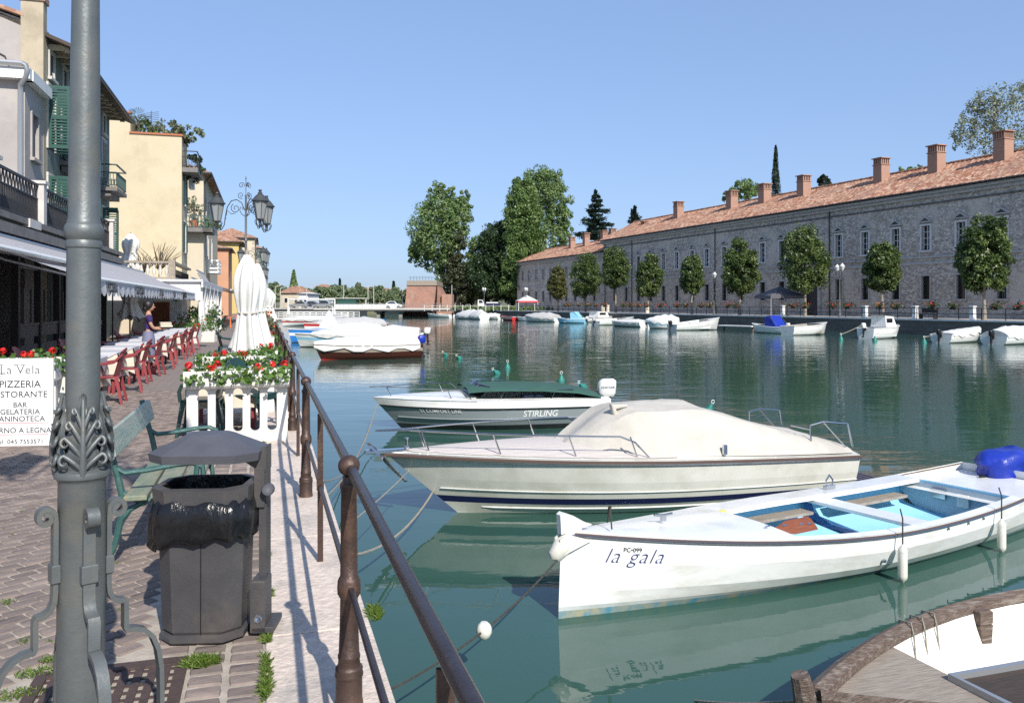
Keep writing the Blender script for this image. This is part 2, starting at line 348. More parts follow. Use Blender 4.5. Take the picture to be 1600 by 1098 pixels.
def watermat():
    m = bpy.data.materials.new('canal_water'); m.use_nodes = True; nt = m.node_tree; L = nt.links.new
    b = nt.nodes['Principled BSDF']; b.inputs['Roughness'].default_value = 0.015; b.inputs['IOR'].default_value = 1.333
    tc = N(nt, 'ShaderNodeTexCoord'); co = tc.outputs['Object']
    nz = N(nt, 'ShaderNodeTexNoise', Scale=0.06, Detail=3.0); L(co, nz.inputs['Vector'])
    x = N(nt, 'ShaderNodeMix', data_type='RGBA'); x.inputs[6].default_value = (0.030, 0.078, 0.060, 1); x.inputs[7].default_value = (0.040, 0.098, 0.078, 1)
    L(nz.outputs[0], x.inputs[0]); L(x.outputs[2], b.inputs['Base Color'])
    hs = None
    for sc_, amp, det in (((0.35, 0.9, 1), 0.030, 2.0), ((1.3, 3.6, 1), 0.010, 2.0), ((5.0, 12.0, 1), 0.0022, 2.0)):
        mp = N(nt, 'ShaderNodeMapping'); mp.inputs['Scale'].default_value = sc_; mp.inputs['Rotation'].default_value = (0, 0, 0.12 * det); L(co, mp.inputs[0])
        n = N(nt, 'ShaderNodeTexNoise', Scale=1.0, Detail=det, Roughness=0.5); L(mp.outputs[0], n.inputs['Vector'])
        mu = N(nt, 'ShaderNodeMath', operation='MULTIPLY'); mu.inputs[1].default_value = amp; L(n.outputs[0], mu.inputs[0])
        if hs is None: hs = mu.outputs[0]
        else:
            ad = N(nt, 'ShaderNodeMath', operation='ADD'); L(hs, ad.inputs[0]); L(mu.outputs[0], ad.inputs[1]); hs = ad.outputs[0]
    # wind patches: calmer under the quay, ruffled farther out in the canal
    sx = N(nt, 'ShaderNodeSeparateXYZ'); L(co, sx.inputs[0])
    r = N(nt, 'ShaderNodeMapRange'); r.inputs[1].default_value, r.inputs[2].default_value, r.inputs[3].default_value, r.inputs[4].default_value = 8, 40, 0.28, 1.0
    L(sx.outputs[1], r.inputs[0])
    pn = N(nt, 'ShaderNodeTexNoise', Scale=0.05, Detail=2.0); L(co, pn.inputs['Vector'])
    pr = N(nt, 'ShaderNodeMapRange'); pr.inputs[1].default_value, pr.inputs[2].default_value, pr.inputs[3].default_value, pr.inputs[4].default_value = 0.35, 0.65, 0.5, 1.25
    L(pn.outputs[0], pr.inputs[0])
    m2 = N(nt, 'ShaderNodeMath', operation='MULTIPLY'); L(r.outputs[0], m2.inputs[0]); L(pr.outputs[0], m2.inputs[1])
    m3 = N(nt, 'ShaderNodeMath', operation='MULTIPLY'); L(hs, m3.inputs[0]); L(m2.outputs[0], m3.inputs[1])
    bp = N(nt, 'ShaderNodeBump', Strength=1.0, Distance=1.0); L(m3.outputs[0], bp.inputs['Height']); L(bp.outputs[0], b.inputs['Normal'])
    return m
M['water'] = watermat()
M['sett'] = mat('porphyry_sett', (0.235, 0.185, 0.158), (0.17, 0.134, 0.116), 9, 0.8, rand=0.2, bump=0.3, bscale=40)
M['mortar'] = mat('sand_joint', (0.46, 0.40, 0.33), (0.30, 0.26, 0.21), 6, 0.95, bump=0.3, bscale=50)
M['paving'] = brickmat('far_setts', (0.18, 0.145, 0.128), (0.22, 0.175, 0.155), (0.27, 0.235, 0.2), 0.2, 0.115, rot=R(40), mort=0.008, dirt=(0.15, 0.13, 0.11), bump=0.2)
M['kerbstone'] = mat('pale_limestone', (0.70, 0.59, 0.50), (0.54, 0.45, 0.38), 22, 0.85, bump=0.6, bscale=30, c3=(0.36, 0.33, 0.29), s3=2.2)
M['quaywall'] = brickmat('dark_quay_stone', (0.10, 0.09, 0.08), (0.14, 0.125, 0.11), (0.05, 0.045, 0.04), 0.7, 0.35, vert=True, dirt=(0.05, 0.055, 0.045), noise=0.1)
def rubblemat(name, sc_=3.6):
    m = bpy.data.materials.new(name); m.use_nodes = True; nt = m.node_tree; L = nt.links.new
    b = nt.nodes['Principled BSDF']; b.inputs['Roughness'].default_value = 0.9
    tc = N(nt, 'ShaderNodeTexCoord'); mp = N(nt, 'ShaderNodeMapping'); mp.inputs['Scale'].default_value = (sc_, sc_, sc_ * 1.7); L(tc.outputs['Object'], mp.inputs[0])
    v = N(nt, 'ShaderNodeTexVoronoi', Scale=1.0); L(mp.outputs[0], v.inputs['Vector'])
    e = N(nt, 'ShaderNodeTexVoronoi', Scale=1.0, feature='DISTANCE_TO_EDGE'); L(mp.outputs[0], e.inputs['Vector'])
    sp = N(nt, 'ShaderNodeSeparateColor'); L(v.outputs['Color'], sp.inputs[0])
    rp = N(nt, 'ShaderNodeValToRGB'); q = rp.color_ramp.elements
    q[0].position = 0; q[0].color = (0.32, 0.28, 0.24, 1); q[1].position = 1; q[1].color = (0.70, 0.62, 0.54, 1)
    k = q.new(.5); k.color = (0.51, 0.44, 0.375, 1); L(sp.outputs[0], rp.inputs[0]); out = rp.outputs[0]
    def mixin(col_, fac, out):
        x = N(nt, 'ShaderNodeMix', data_type='RGBA'); x.inputs[7].default_value = (*col_, 1); L(fac, x.inputs[0]); L(out, x.inputs[6]); return x.outputs[2]
    def rng_(src, a, b_, c, d):
        r = N(nt, 'ShaderNodeMapRange')
        for i_, val in zip((1, 2, 3, 4), (a, b_, c, d)): r.inputs[i_].default_value = val
        L(src, r.inputs[0]); return r.outputs[0]
    out = mixin((0.10, 0.09, 0.082), rng_(e.outputs['Distance'], 0.0, 0.07, 0.6, 0.0), out)                      # open joints
    n1 = N(nt, 'ShaderNodeTexNoise', Scale=0.22, Detail=7.0, Roughness=0.7); L(tc.outputs['Object'], n1.inputs['Vector'])
    out = mixin((0.61, 0.535, 0.455), rng_(n1.outputs[0], 0.48, 0.60, 0.0, 0.85), out)                              # surviving plaster
    n2 = N(nt, 'ShaderNodeTexNoise', Scale=0.5, Detail=8.0, Roughness=0.75); L(tc.outputs['Object'], n2.inputs['Vector'])
    out = mixin((0.19, 0.168, 0.15), rng_(n2.outputs[0], 0.56, 0.72, 0.0, 0.75), out)                             # damp dark patches
    n3 = N(nt, 'ShaderNodeTexNoise', Scale=0.33, Detail=6.0, Roughness=0.6); L(tc.outputs['Object'], n3.inputs['Vector'])
    out = mixin((0.40, 0.33, 0.24), rng_(n3.outputs[0], 0.60, 0.70, 0.0, 0.5), out)
    L(out, b.inputs['Base Color']); bp = N(nt, 'ShaderNodeBump', Strength=0.8, Distance=0.06); L(e.outputs['Distance'], bp.inputs['Height']); L(bp.outputs[0], b.inputs['Normal'])
    return m
M['barracks'] = rubblemat('grey_rubble_masonry')
M['barrackstrim'] = mat('grey_stone_trim', (0.52, 0.49, 0.46), (0.38, 0.36, 0.335), 2.5, 0.85)
M['palestone'] = mat('pale_window_stone', (0.70, 0.69, 0.67), (0.58, 0.57, 0.55), 3, 0.8)
M['brick'] = brickmat('red_brick', (0.40, 0.20, 0.13), (0.34, 0.16, 0.10), (0.42, 0.33, 0.27), 0.26, 0.09, vert=True, dirt=(0.25, 0.14, 0.1), bump=0.3)
M['bastion'] = brickmat('old_bastion_brick', (0.36, 0.17, 0.115), (0.30, 0.15, 0.105), (0.38, 0.3, 0.24), 0.6, 0.25, vert=True, dirt=(0.42, 0.33, 0.27), plaster=(0.24, 0.14, 0.105), bump=0.3)
def roofmat():
    m = bpy.data.materials.new('clay_roof_tiles'); m.use_nodes = True; nt = m.node_tree; L = nt.links.new
    b = nt.nodes['Principled BSDF']; b.inputs['Roughness'].default_value = 0.9
    tc = N(nt, 'ShaderNodeTexCoord'); co = tc.outputs['Object']
    mp = N(nt, 'ShaderNodeMapping'); mp.inputs['Scale'].default_value = (2.6, 4.2, 2.6); L(co, mp.inputs[0])
    v = N(nt, 'ShaderNodeTexVoronoi', Scale=1.0); L(mp.outputs[0], v.inputs['Vector'])
    rp = N(nt, 'ShaderNodeValToRGB'); e = rp.color_ramp.elements
    e[0].position = 0; e[0].color = (0.17, 0.07, 0.04, 1); e[1].position = 1; e[1].color = (0.52, 0.36, 0.26, 1)
    for p, c in ((0.3, (0.29, 0.125, 0.07, 1)), (0.6, (0.36, 0.19, 0.12, 1)), (0.8, (0.44, 0.27, 0.18, 1))):
        k = e.new(p); k.color = c
    sx = N(nt, 'ShaderNodeSeparateColor'); L(v.outputs['Color'], sx.inputs[0]); L(sx.outputs[0], rp.inputs[0])
    n2 = N(nt, 'ShaderNodeTexNoise', Scale=0.35, Detail=6.0); L(co, n2.inputs['Vector'])
    x = N(nt, 'ShaderNodeMix', data_type='RGBA'); x.inputs[7].default_value = (0.25, 0.155, 0.115, 1)
    r = N(nt, 'ShaderNodeMapRange'); r.inputs[1].default_value, r.inputs[2].default_value, r.inputs[4].default_value = 0.45, 0.7, 0.6; L(n2.outputs[0], r.inputs[0])
    L(r.outputs[0], x.inputs[0]); L(rp.outputs[0], x.inputs[6]); L(x.outputs[2], b.inputs['Base Color'])
    bp = N(nt, 'ShaderNodeBump', Strength=0.7, Distance=0.08); L(v.outputs['Distance'], bp.inputs['Height']); L(bp.outputs[0], b.inputs['Normal'])
    return m
M['roof'] = roofmat()
M['yellowwall'] = mat('yellow_plaster', (0.55, 0.475, 0.33), (0.53, 0.45, 0.30), 0.9, 0.9, c3=(0.47, 0.39, 0.26), s3=0.5)
M['creamwall'] = mat('cream_plaster', (0.58, 0.51, 0.38), (0.55, 0.47, 0.35), 0.9, 0.9, c3=(0.5, 0.43, 0.33), s3=0.5)
M['peachwall'] = mat('peach_plaster', (0.52, 0.28, 0.165), (0.48, 0.25, 0.15), 0.9, 0.9)
M['yellow2'] = mat('deep_yellow_plaster', (0.56, 0.43, 0.17), (0.53, 0.4, 0.16), 0.9, 0.9)
M['greenwall'] = mat('grey_green_plaster', (0.17, 0.205, 0.185), (0.14, 0.17, 0.155), 0.8, 0.9, c3=(0.21, 0.23, 0.2), s3=0.6)
M['palewall'] = mat('pale_old_plaster', (0.42, 0.385, 0.36), (0.35, 0.32, 0.30), 0.8, 0.9, bump=0.3, bscale=5, c3=(0.30, 0.275, 0.255), s3=0.55)
M['beige'] = mat('beige_plaster', (0.46, 0.39, 0.28), (0.4, 0.34, 0.24), 1.2, 0.9, c3=(0.33, 0.28, 0.2), s3=1.0)
M['stonegrey'] = mat('grey_balcony_stone', (0.22, 0.20, 0.19), (0.15, 0.14, 0.13), 2.5, 0.85)
M['stonelight'] = mat('light_balcony_stone', (0.60, 0.57, 0.53), (0.5, 0.47, 0.43), 3, 0.85)
M['iron'] = mat('black_iron', (0.025, 0.024, 0.026), rough=0.5, metal=0.3)
M['greeniron'] = mat('green_iron', (0.04, 0.085, 0.075), rough=0.5)
M['shutter'] = mat('green_shutter', (0.016, 0.082, 0.062), (0.013, 0.066, 0.05), 4, 0.5)
M['shutterpale'] = mat('pale_green_shutter', (0.12, 0.25, 0.22), rough=0.5)
M['shuttergrey'] = mat('grey_shutter', (0.3, 0.29, 0.25), rough=0.6)
M['woodeave'] = mat('dark_eave_wood', (0.085, 0.06, 0.045), (0.06, 0.042, 0.032), 4, 0.8)
M['gutter'] = mat('zinc_gutter', (0.42, 0.43, 0.44), rough=0.35, metal=0.6)
M['darkgutter'] = mat('dark_gutter', (0.04, 0.038, 0.038), rough=0.5)
M['veranda'] = mat('dark_veranda_wood', (0.045, 0.040, 0.042), (0.035, 0.03, 0.032), 3, 0.6)
M['greypanel'] = mat('grey_panel_wood', (0.13, 0.12, 0.12), rough=0.6)
M['awning'] = striped('striped_awning_cloth', (0.62, 0.61, 0.62), (0.33, 0.32, 0.35), 0, 8.0, 0.4)
M['awningplain'] = mat('white_awning_cloth', (0.72, 0.71, 0.71), rough=0.85, transl=0.2)
M['asphalt'] = mat('asphalt', (0.06, 0.06, 0.06), (0.05, 0.05, 0.05), 2, 0.9)
M['earth'] = mat('grassy_earth', (0.11, 0.13, 0.05), (0.17, 0.15, 0.09), 0.2, 0.95)
M['promenade'] = mat('promenade_paving', (0.42, 0.38, 0.34), (0.36, 0.32, 0.29), 0.6, 0.9)
M['concrete'] = mat('bridge_concrete', (0.30, 0.28, 0.26), (0.22, 0.21, 0.2), 0.8, 0.85)
M['carwhite'] = mat('white_car_paint', (0.78, 0.78, 0.78), rough=0.2, coat=0.6)
M['carsilver'] = mat('silver_car_paint', (0.45, 0.46, 0.47), rough=0.25, metal=0.5, coat=0.5)
M['cardark'] = mat('dark_blue_paint', (0.03, 0.035, 0.07), rough=0.25, coat=0.5)
M['rubber'] = mat('tyre_rubber', (0.015, 0.015, 0.015), rough=0.8)
M['redroof'] = mat('red_canopy', (0.6, 0.06, 0.07), rough=0.8)
M['darktent'] = mat('grey_tent_cloth', (0.10, 0.10, 0.115), rough=0.8)
M['corten'] = mat('rusty_screen', (0.25, 0.075, 0.03), (0.19, 0.055, 0.025), 3, 0.6)
M['grate'] = mat('cast_iron_grate', (0.10, 0.065, 0.055), (0.07, 0.05, 0.045), 20, 0.7, metal=0.2, bump=0.4, bscale=60)

# ---------------------------------------------------------------- text
def textmesh(body, size, shear=0.0, extrude=0.001, offset=0.0, align='CENTER', spacing=1.0):
    cu = bpy.data.curves.new('lettering', 'FONT'); cu.body = body; cu.size = size; cu.shear = shear
    cu.extrude = extrude; cu.align_x = align; cu.offset = offset; cu.space_character = spacing; cu.resolution_u = 3
    o = bpy.data.objects.new('lettering_source', cu); col.objects.link(o)
    bpy.context.view_layer.update()
    me = bpy.data.meshes.new_from_object(o.evaluated_get(bpy.context.evaluated_depsgraph_get()))
    bpy.data.objects.remove(o); bpy.data.curves.remove(cu); me.materials.clear()
    return me
def lettering(body, size, material, parent, matrix, name='lettering', **k):
    me = textmesh(body, size, **k); me.materials.append(material)
    me.transform(matrix); o = bpy.data.objects.new(name, me); col.objects.link(o)
    if parent is not None: o.parent = parent
    return o
def frame(origin, xdir, ydir):
    x = Vector(xdir).normalized(); y = Vector(ydir); y = (y - x * y.dot(x)).normalized(); z = x.cross(y)
    m = Matrix.Identity(4)
    for i in range(3): m[i][0], m[i][1], m[i][2], m[i][3] = x[i], y[i], z[i], origin[i]
    return m

# ---------------------------------------------------------------- foliage
rng = np.random.default_rng(11)
def leafmesh(name, P, T, size, material, aspect=0.55, up=None, jitter=0.45, nrm=None, droop=0.0):
    """one rhomb per point in P (n,3); T tint 0..1"""
    n = len(P)
    d = rng.normal(size=(n, 3))
    if nrm is not None: d = d * 0.75 + nrm * 1.0
    d /= np.linalg.norm(d, axis=1)[:, None] + 1e-9
    a = rng.normal(size=(n, 3)); a -= d * np.sum(a * d, axis=1)[:, None]; a /= np.linalg.norm(a, axis=1)[:, None] + 1e-9
    if up is not None:
        a = a * 0.5 + np.array(up); a -= d * np.sum(a * d, axis=1)[:, None]; a /= np.linalg.norm(a, axis=1)[:, None] + 1e-9
    b = np.cross(d, a); s = (size * (1 + jitter * rng.uniform(-1, 1, n)))[:, None]
    V = np.stack([P - a * s * 0.5, P + b * s * 0.5 * aspect - d * s * 0.08, P + a * s * 0.5 - d * s * droop, P - b * s * 0.5 * aspect - d * s * 0.08], axis=1).reshape(-1, 3)
    me = bpy.data.meshes.new(name)
    me.vertices.add(n * 4); me.vertices.foreach_set('co', V.ravel())
    me.loops.add(n * 4); me.loops.foreach_set('vertex_index', np.arange(n * 4, dtype=np.int32))
    me.polygons.add(n); me.polygons.foreach_set('loop_start', np.arange(0, n * 4, 4, dtype=np.int32))
    try: me.polygons.foreach_set('loop_total', np.full(n, 4, dtype=np.int32))
    except Exception: pass
    at_ = me.attributes.new('tint', 'FLOAT', 'POINT'); at_.data.foreach_set('value', np.repeat(np.clip(T, 0, 1), 4).astype(np.float32))
    me.materials.append(material); me.update(); me.validate(); return me
def clumps(center, rad, nclump, per, cr, seed, shape=None, hollow=0.35, flat=1.0):
    """points: clump centres through an ellipsoid (denser outside), leaves on each clump's shell"""
    g = np.random.default_rng(seed); cs = []
    while len(cs) < nclump:
        p = g.uniform(-1, 1, 3); r = np.linalg.norm(p)
        if r > 1 or r < hollow * g.uniform(0.4, 1.6): continue
        if shape is not None and not shape(p): continue
        cs.append(p)
    cs = np.array(cs); P = []; T = []; Nn = []
    for p in cs:
        k = max(3, int(per * g.uniform(0.6, 1.4)))
        d = g.normal(size=(k, 3)); d /= np.linalg.norm(d, axis=1)[:, None]
        r = cr * g.uniform(0.7, 1.35)
        q = np.array(center) + p * np.array(rad) + d * (r * g.uniform(0.55, 1.0, k))[:, None] * np.array([1, 1, flat])
        P.append(q); T.append(np.clip(g.uniform(0.15, 0.85) + g.normal(0, 0.18, k), 0, 1)); Nn.append(d + np.array([0, 0, 0.35]))
    return np.concatenate(P), np.concatenate(T), np.concatenate(Nn)
def branches(mb, base, top, r0, n, spread, seed, z0=0.35):
    g = random.Random(seed); b = Vector(base); t = Vector(top); pts = []
    for i in range(7):
        f = i / 6; p = b.lerp(t, f); p += Vector((g.uniform(-1, 1), g.uniform(-1, 1), 0)) * r0 * 0.9 * (f if i else 0); pts.append(p)
    mb.tube(pts, [r0 * (1.25 if i == 0 else 1) * (1 - 0.78 * i / 6) for i in range(7)], 9)
    H = (t - b).length
    for k in range(n):
        f = z0 + (1 - z0) * (k + 0.5) / n; p = b.lerp(t, f); an = g.uniform(0, 6.28); ln = spread * (1.15 - f * 0.7) * g.uniform(0.6, 1.0)
        d = Vector((math.cos(an), math.sin(an), 0.55)); q = [p, p + d * ln * 0.35, p + d * ln * 0.68 + Vector((0, 0, 0.12 * ln)), p + d * ln + Vector((0, 0, 0.3 * ln))]
        rr = r0 * 0.42 * (1.2 - f); mb.tube(q, [rr, rr * 0.75, rr * 0.5, rr * 0.22], 6)
def tree(label, loc, crownfn, trunk_mb, leafm, size, trunkm='bark', name='leafy_tree', group=None, cat='tree', aspect=0.6, up=None, droop=0.0):
    P, T, Nn = crownfn
    t = thing(name, label, cat, loc, 0, group)
    part('trunk', trunk_mb, M[trunkm], t)
    part('crown', leafmesh('crown', P, T, size, M[leafm], aspect, nrm=Nn, up=up, droop=droop), None, t)
    return t
# ================================================================ SETTING
def structure(name, mb, m, smooth=0, rz=0, loc=(0, 0, 0), label=None, parent=None):
    o = part(name, mb, m, parent, smooth); o.location = loc; o.rotation_euler = (0, 0, rz); o['kind'] = 'structure'
    if label: o['label'] = label
    return o
def holed(mb, P, u0, u1, z0, z1, holes, depth, mi_wall=0, mi_rev=0):
    """wall sheet with rectangular openings and reveals; P(u, z, d) -> point"""
    us = sorted({u0, u1} | {h[0] for h in holes} | {h[1] for h in holes}); zs = sorted({z0, z1} | {h[2] for h in holes} | {h[3] for h in holes})
    mb.mi = mi_wall
    for i in range(len(us) - 1):
        for j in range(len(zs) - 1):
            cu, cz = (us[i] + us[i + 1]) / 2, (zs[j] + zs[j + 1]) / 2
            if any(h[0] < cu < h[1] and h[2] < cz < h[3] for h in holes): continue
            mb.quad(P(us[i], zs[j], 0), P(us[i + 1], zs[j], 0), P(us[i + 1], zs[j + 1], 0), P(us[i], zs[j + 1], 0))
    mb.mi = mi_rev
    for a, b, c, d in holes:
        for q in (((a, c), (b, c)), ((b, c), (b, d)), ((b, d), (a, d)), ((a, d), (a, c))):
            (p, r), (s, t) = q
            mb.quad(P(p, r, 0), P(s, t, 0), P(s, t, depth), P(p, r, depth))
    mb.mi = 0
WATER_FAR = 232.0
mb = MB(); n = 24
for i in range(n):
    for j in range(n):
        x0, x1 = -90 + 200 * i / n, -90 + 200 * (i + 1) / n; y0, y1 = -14 + (WATER_FAR + 14) * j / n, -14 + (WATER_FAR + 14) * (j + 1) / n
        mb.quad((x0, y0, WZ), (x1, y0, WZ), (x1, y1, WZ), (x0, y1, WZ))
structure('canal_water', mb, M['water'])
KIN, KOUT, BMAX = 0.0, 0.50, 172.0
mb = MB(); mb.quad((-120, -14, -0.006), (KIN, -14, -0.006), (KIN, 16.4, -0.006), (-120, 16.4, -0.006))
pav = structure('pavement', mb, M['mortar'], rz=PHI)
mb = MB(); mb.quad((-120, 16.4, -0.004), (KIN, 16.4, -0.004), (KIN, BMAX, -0.004), (-120, BMAX, -0.004))
structure('far_pavement', mb, M['paving'], rz=PHI)
mb = MB(); mb.box((KIN + 0.24, (BMAX - 14) / 2, -1.35), (0.46, BMAX + 14, 2.5))
structure('quay_wall', mb, M['quaywall'], rz=PHI)
# --- individual setts
GRATE = (-0.95, -0.335, 2.45, 4.04)
ang = R(38); ca, sa = math.cos(ang), math.sin(ang)
bw, bh = 0.138, 0.088
cands = []
rr = random.Random(3)
for i in range(-160, 160):
    for j in range(-200, 200):
        u = (i + (0.5 if j % 2 else 0)) * (bw + 0.013); v = j * (bh + 0.013)
        a = u * ca - v * sa - 3; b = u * sa + v * ca + 8
        w = Vector(LW(a, b))
        if a > -0.535 or b > 16.6 or w.y < 0.6 or a < -6.6: continue
        if GRATE[0] - .08 < a < GRATE[1] + .08 and GRATE[2] - .08 < b < GRATE[3] + .08: continue
        if abs(w.x) / w.y > 1.7: continue
        cands.append((w.y + (50 if abs(w.x) / w.y > .64 or w.y < 2.9 else 0), a, b, ang))
for j in range(0, 150):                                            # straight border rows along the kerb
    for k in range(3):
        a = -0.085 - 0.165 * k; b = 0.6 + j * 0.112 + 0.03 * k
        if b > 16.4: continue
        w = LW(a, b)
        if GRATE[0] - .08 < a < GRATE[1] + .07 and GRATE[2] - .08 < b < GRATE[3] + .055: continue
        cands.append((w.y + (50 if w.y < 2.9 else 0), a, b, 0.0))
cands.sort(key=lambda c: c[0])
svar = []
for k in range(6):
    m_ = MB(); g = random.Random(50 + k)
    hx, hy = bw / 2 - 0.003 * g.random(), bh / 2 - 0.003 * g.random()
    out = [(-hx, -hy), (0, -hy - 0.003 * g.random()), (hx, -hy), (hx + 0.002 * g.random(), 0), (hx, hy), (0, hy + 0.003 * g.random()), (-hx, hy), (-hx - 0.002, 0)]
    out = [(x + g.uniform(-.004, .004), y + g.uniform(-.004, .004)) for x, y in out]
    m_.loft([[(x, y, -0.02) for x, y in out], [(x, y, -0.004) for x, y in out], [(x * 0.94, y * 0.9, 0.001 + g.uniform(0, .002)) for x, y in out]], c0=False)
    svar.append((m_, m_.mesh('paving_stone', M['sett'], 50)))
rest = MB()
for q, (yy, a, b, an) in enumerate(cands):
    k = rr.randrange(6); dz = rr.uniform(-0.004, 0.003); da = rr.uniform(-0.035, 0.035) + (math.pi if rr.random() < .5 else 0)
    if q < 298:
        o = bpy.data.objects.new('paving_stone', svar[k][1]); col.objects.link(o); o.parent = pav
        o.location = (a, b, dz); o.rotation_euler = (rr.uniform(-.02, .02), rr.uniform(-.02, .02), an + da)
    else:
        cs, sn = math.cos(an + da), math.sin(an + da)
        rest.add([(a + x * cs - y * sn, b + x * sn + y * cs, z + dz) for x, y, z in svar[k][0].v], svar[k][0].f)
def var_attr(me, nv, name='stonetint'):
    pass
M['settfar'] = mat('porphyry_setts', (0.26, 0.205, 0.175), (0.165, 0.13, 0.112), 5.5, 0.8, bump=0.4, bscale=40, detail=1.0, contrast=(0.42, 0.58))
part('paving_stones', rest, M['settfar'], pav, 50, kind='stuff')
# --- kerb slabs
ks = tag(bpy.data.objects.new('quay_kerb', None), kind='structure'); col.objects.link(ks); ks.rotation_euler = (0, 0, PHI)
b = -1.2; kk = 0; far = MB()
while b < BMAX:
    ln = rr.uniform(1.5, 2.1) if b < 40 else 6
    tgt = far if b > 30 else MB()
    tgt.box((KIN + 0.25 + rr.uniform(-.004, .004), b + ln / 2, -0.09 + rr.uniform(-.003, .003)), (0.5, ln - 0.012, 0.19), ch=0.004)
    if tgt is not far: part('kerb_stone', tgt, M['kerbstone'], ks, 0)
    b += ln
part('kerb_stones', far, M['kerbstone'], ks, 0, kind='stuff')
# --- drain grate round the lamp foot
g = thing('drain_grate', 'brown cast iron grate set in the paving at the foot of the large lamp post', 'drain grate', LW((GRATE[0] + GRATE[1]) / 2, (GRATE[2] + GRATE[3]) / 2, -0.004), PHI)
w_, l_ = (GRATE[1] - GRATE[0]) / 2, (GRATE[3] - GRATE[2]) / 2
fm = MB()
for s in (-1, 1):
    fm.box((s * (w_ - 0.025), 0, 0), (0.05, 2 * l_, 0.02)); fm.box((0, s * (l_ - 0.035), 0.001), (2 * w_ - 0.1, 0.07, 0.02))
part('frame', fm, M['grate'], g, 0)
bm_ = MB(); bm_.box((0, 0, -0.008), (2 * w_ - 0.1, 2 * l_ - 0.14, 0.006)); part('bed', bm_, M['mortar'], g, 0)
for k in range(9):
    m_ = MB(); x = -w_ + 0.085 + k * (2 * w_ - 0.17) / 8; m_.box((x, 0, 0.0), (0.034, 2 * l_ - 0.145, 0.014)); part('bar', m_, M['grate'], g, 0)
m_ = MB()
for k in range(22): m_.box((0, -l_ + 0.1 + k * (2 * l_ - 0.2) / 21, -0.002), (2 * w_ - 0.105, 0.022, 0.01))
part('cross_bars', m_, M['grate'], g, 0, kind='stuff')

# --- right bank promenade and quay
mb = MB()
mb.box((RA_EDGE + 60, 130, RZ - 1.5), (120, 260, 3.0))
structure('promenade', mb, M['promenade'], rz=RPHI)
mb = MB(); mb.box((RA_EDGE - 0.07, 130, -0.95), (0.12, 259, 2.3)); structure('promenade_quay_wall', mb, M['quaywall'], rz=RPHI)
mb = MB(); mb.box((RA_EDGE + 0.05, 130, RZ + 0.01), (0.5, 259.2, 0.13)); structure('promenade_kerb', mb, M['palestone'], rz=RPHI)

# --- far bank
mb = MB(); g_ = random.Random(5); nx, ny = 40, 10; pts = []
for j in range(ny + 1):
    for i in range(nx + 1):
        x = -700 + 1500 * i / nx; y = [228, 232, 250, 280, 330, 400, 520, 700, 1000, 1500, 2600][j]
        z = [-1.6, 0.35, 0.5, 0.8, 1.2, 2.0, 4.0, 8, 12, 15, 15][j] + (g_.uniform(-.6, 1.6) if j > 5 else 0)
        pts.append((x, y, z))
mb.add(pts, [(j * (nx + 1) + i, j * (nx + 1) + i + 1, (j + 1) * (nx + 1) + i + 1, (j + 1) * (nx + 1) + i) for j in range(ny) for i in range(nx)])
structure('far_bank', mb, M['earth'], 60)
# bridge approach on the left bank
mb = MB(); mb.box((-95, 200, -1.0), (110, 66, 3.2)); structure('bridge_road', mb, M['asphalt'])

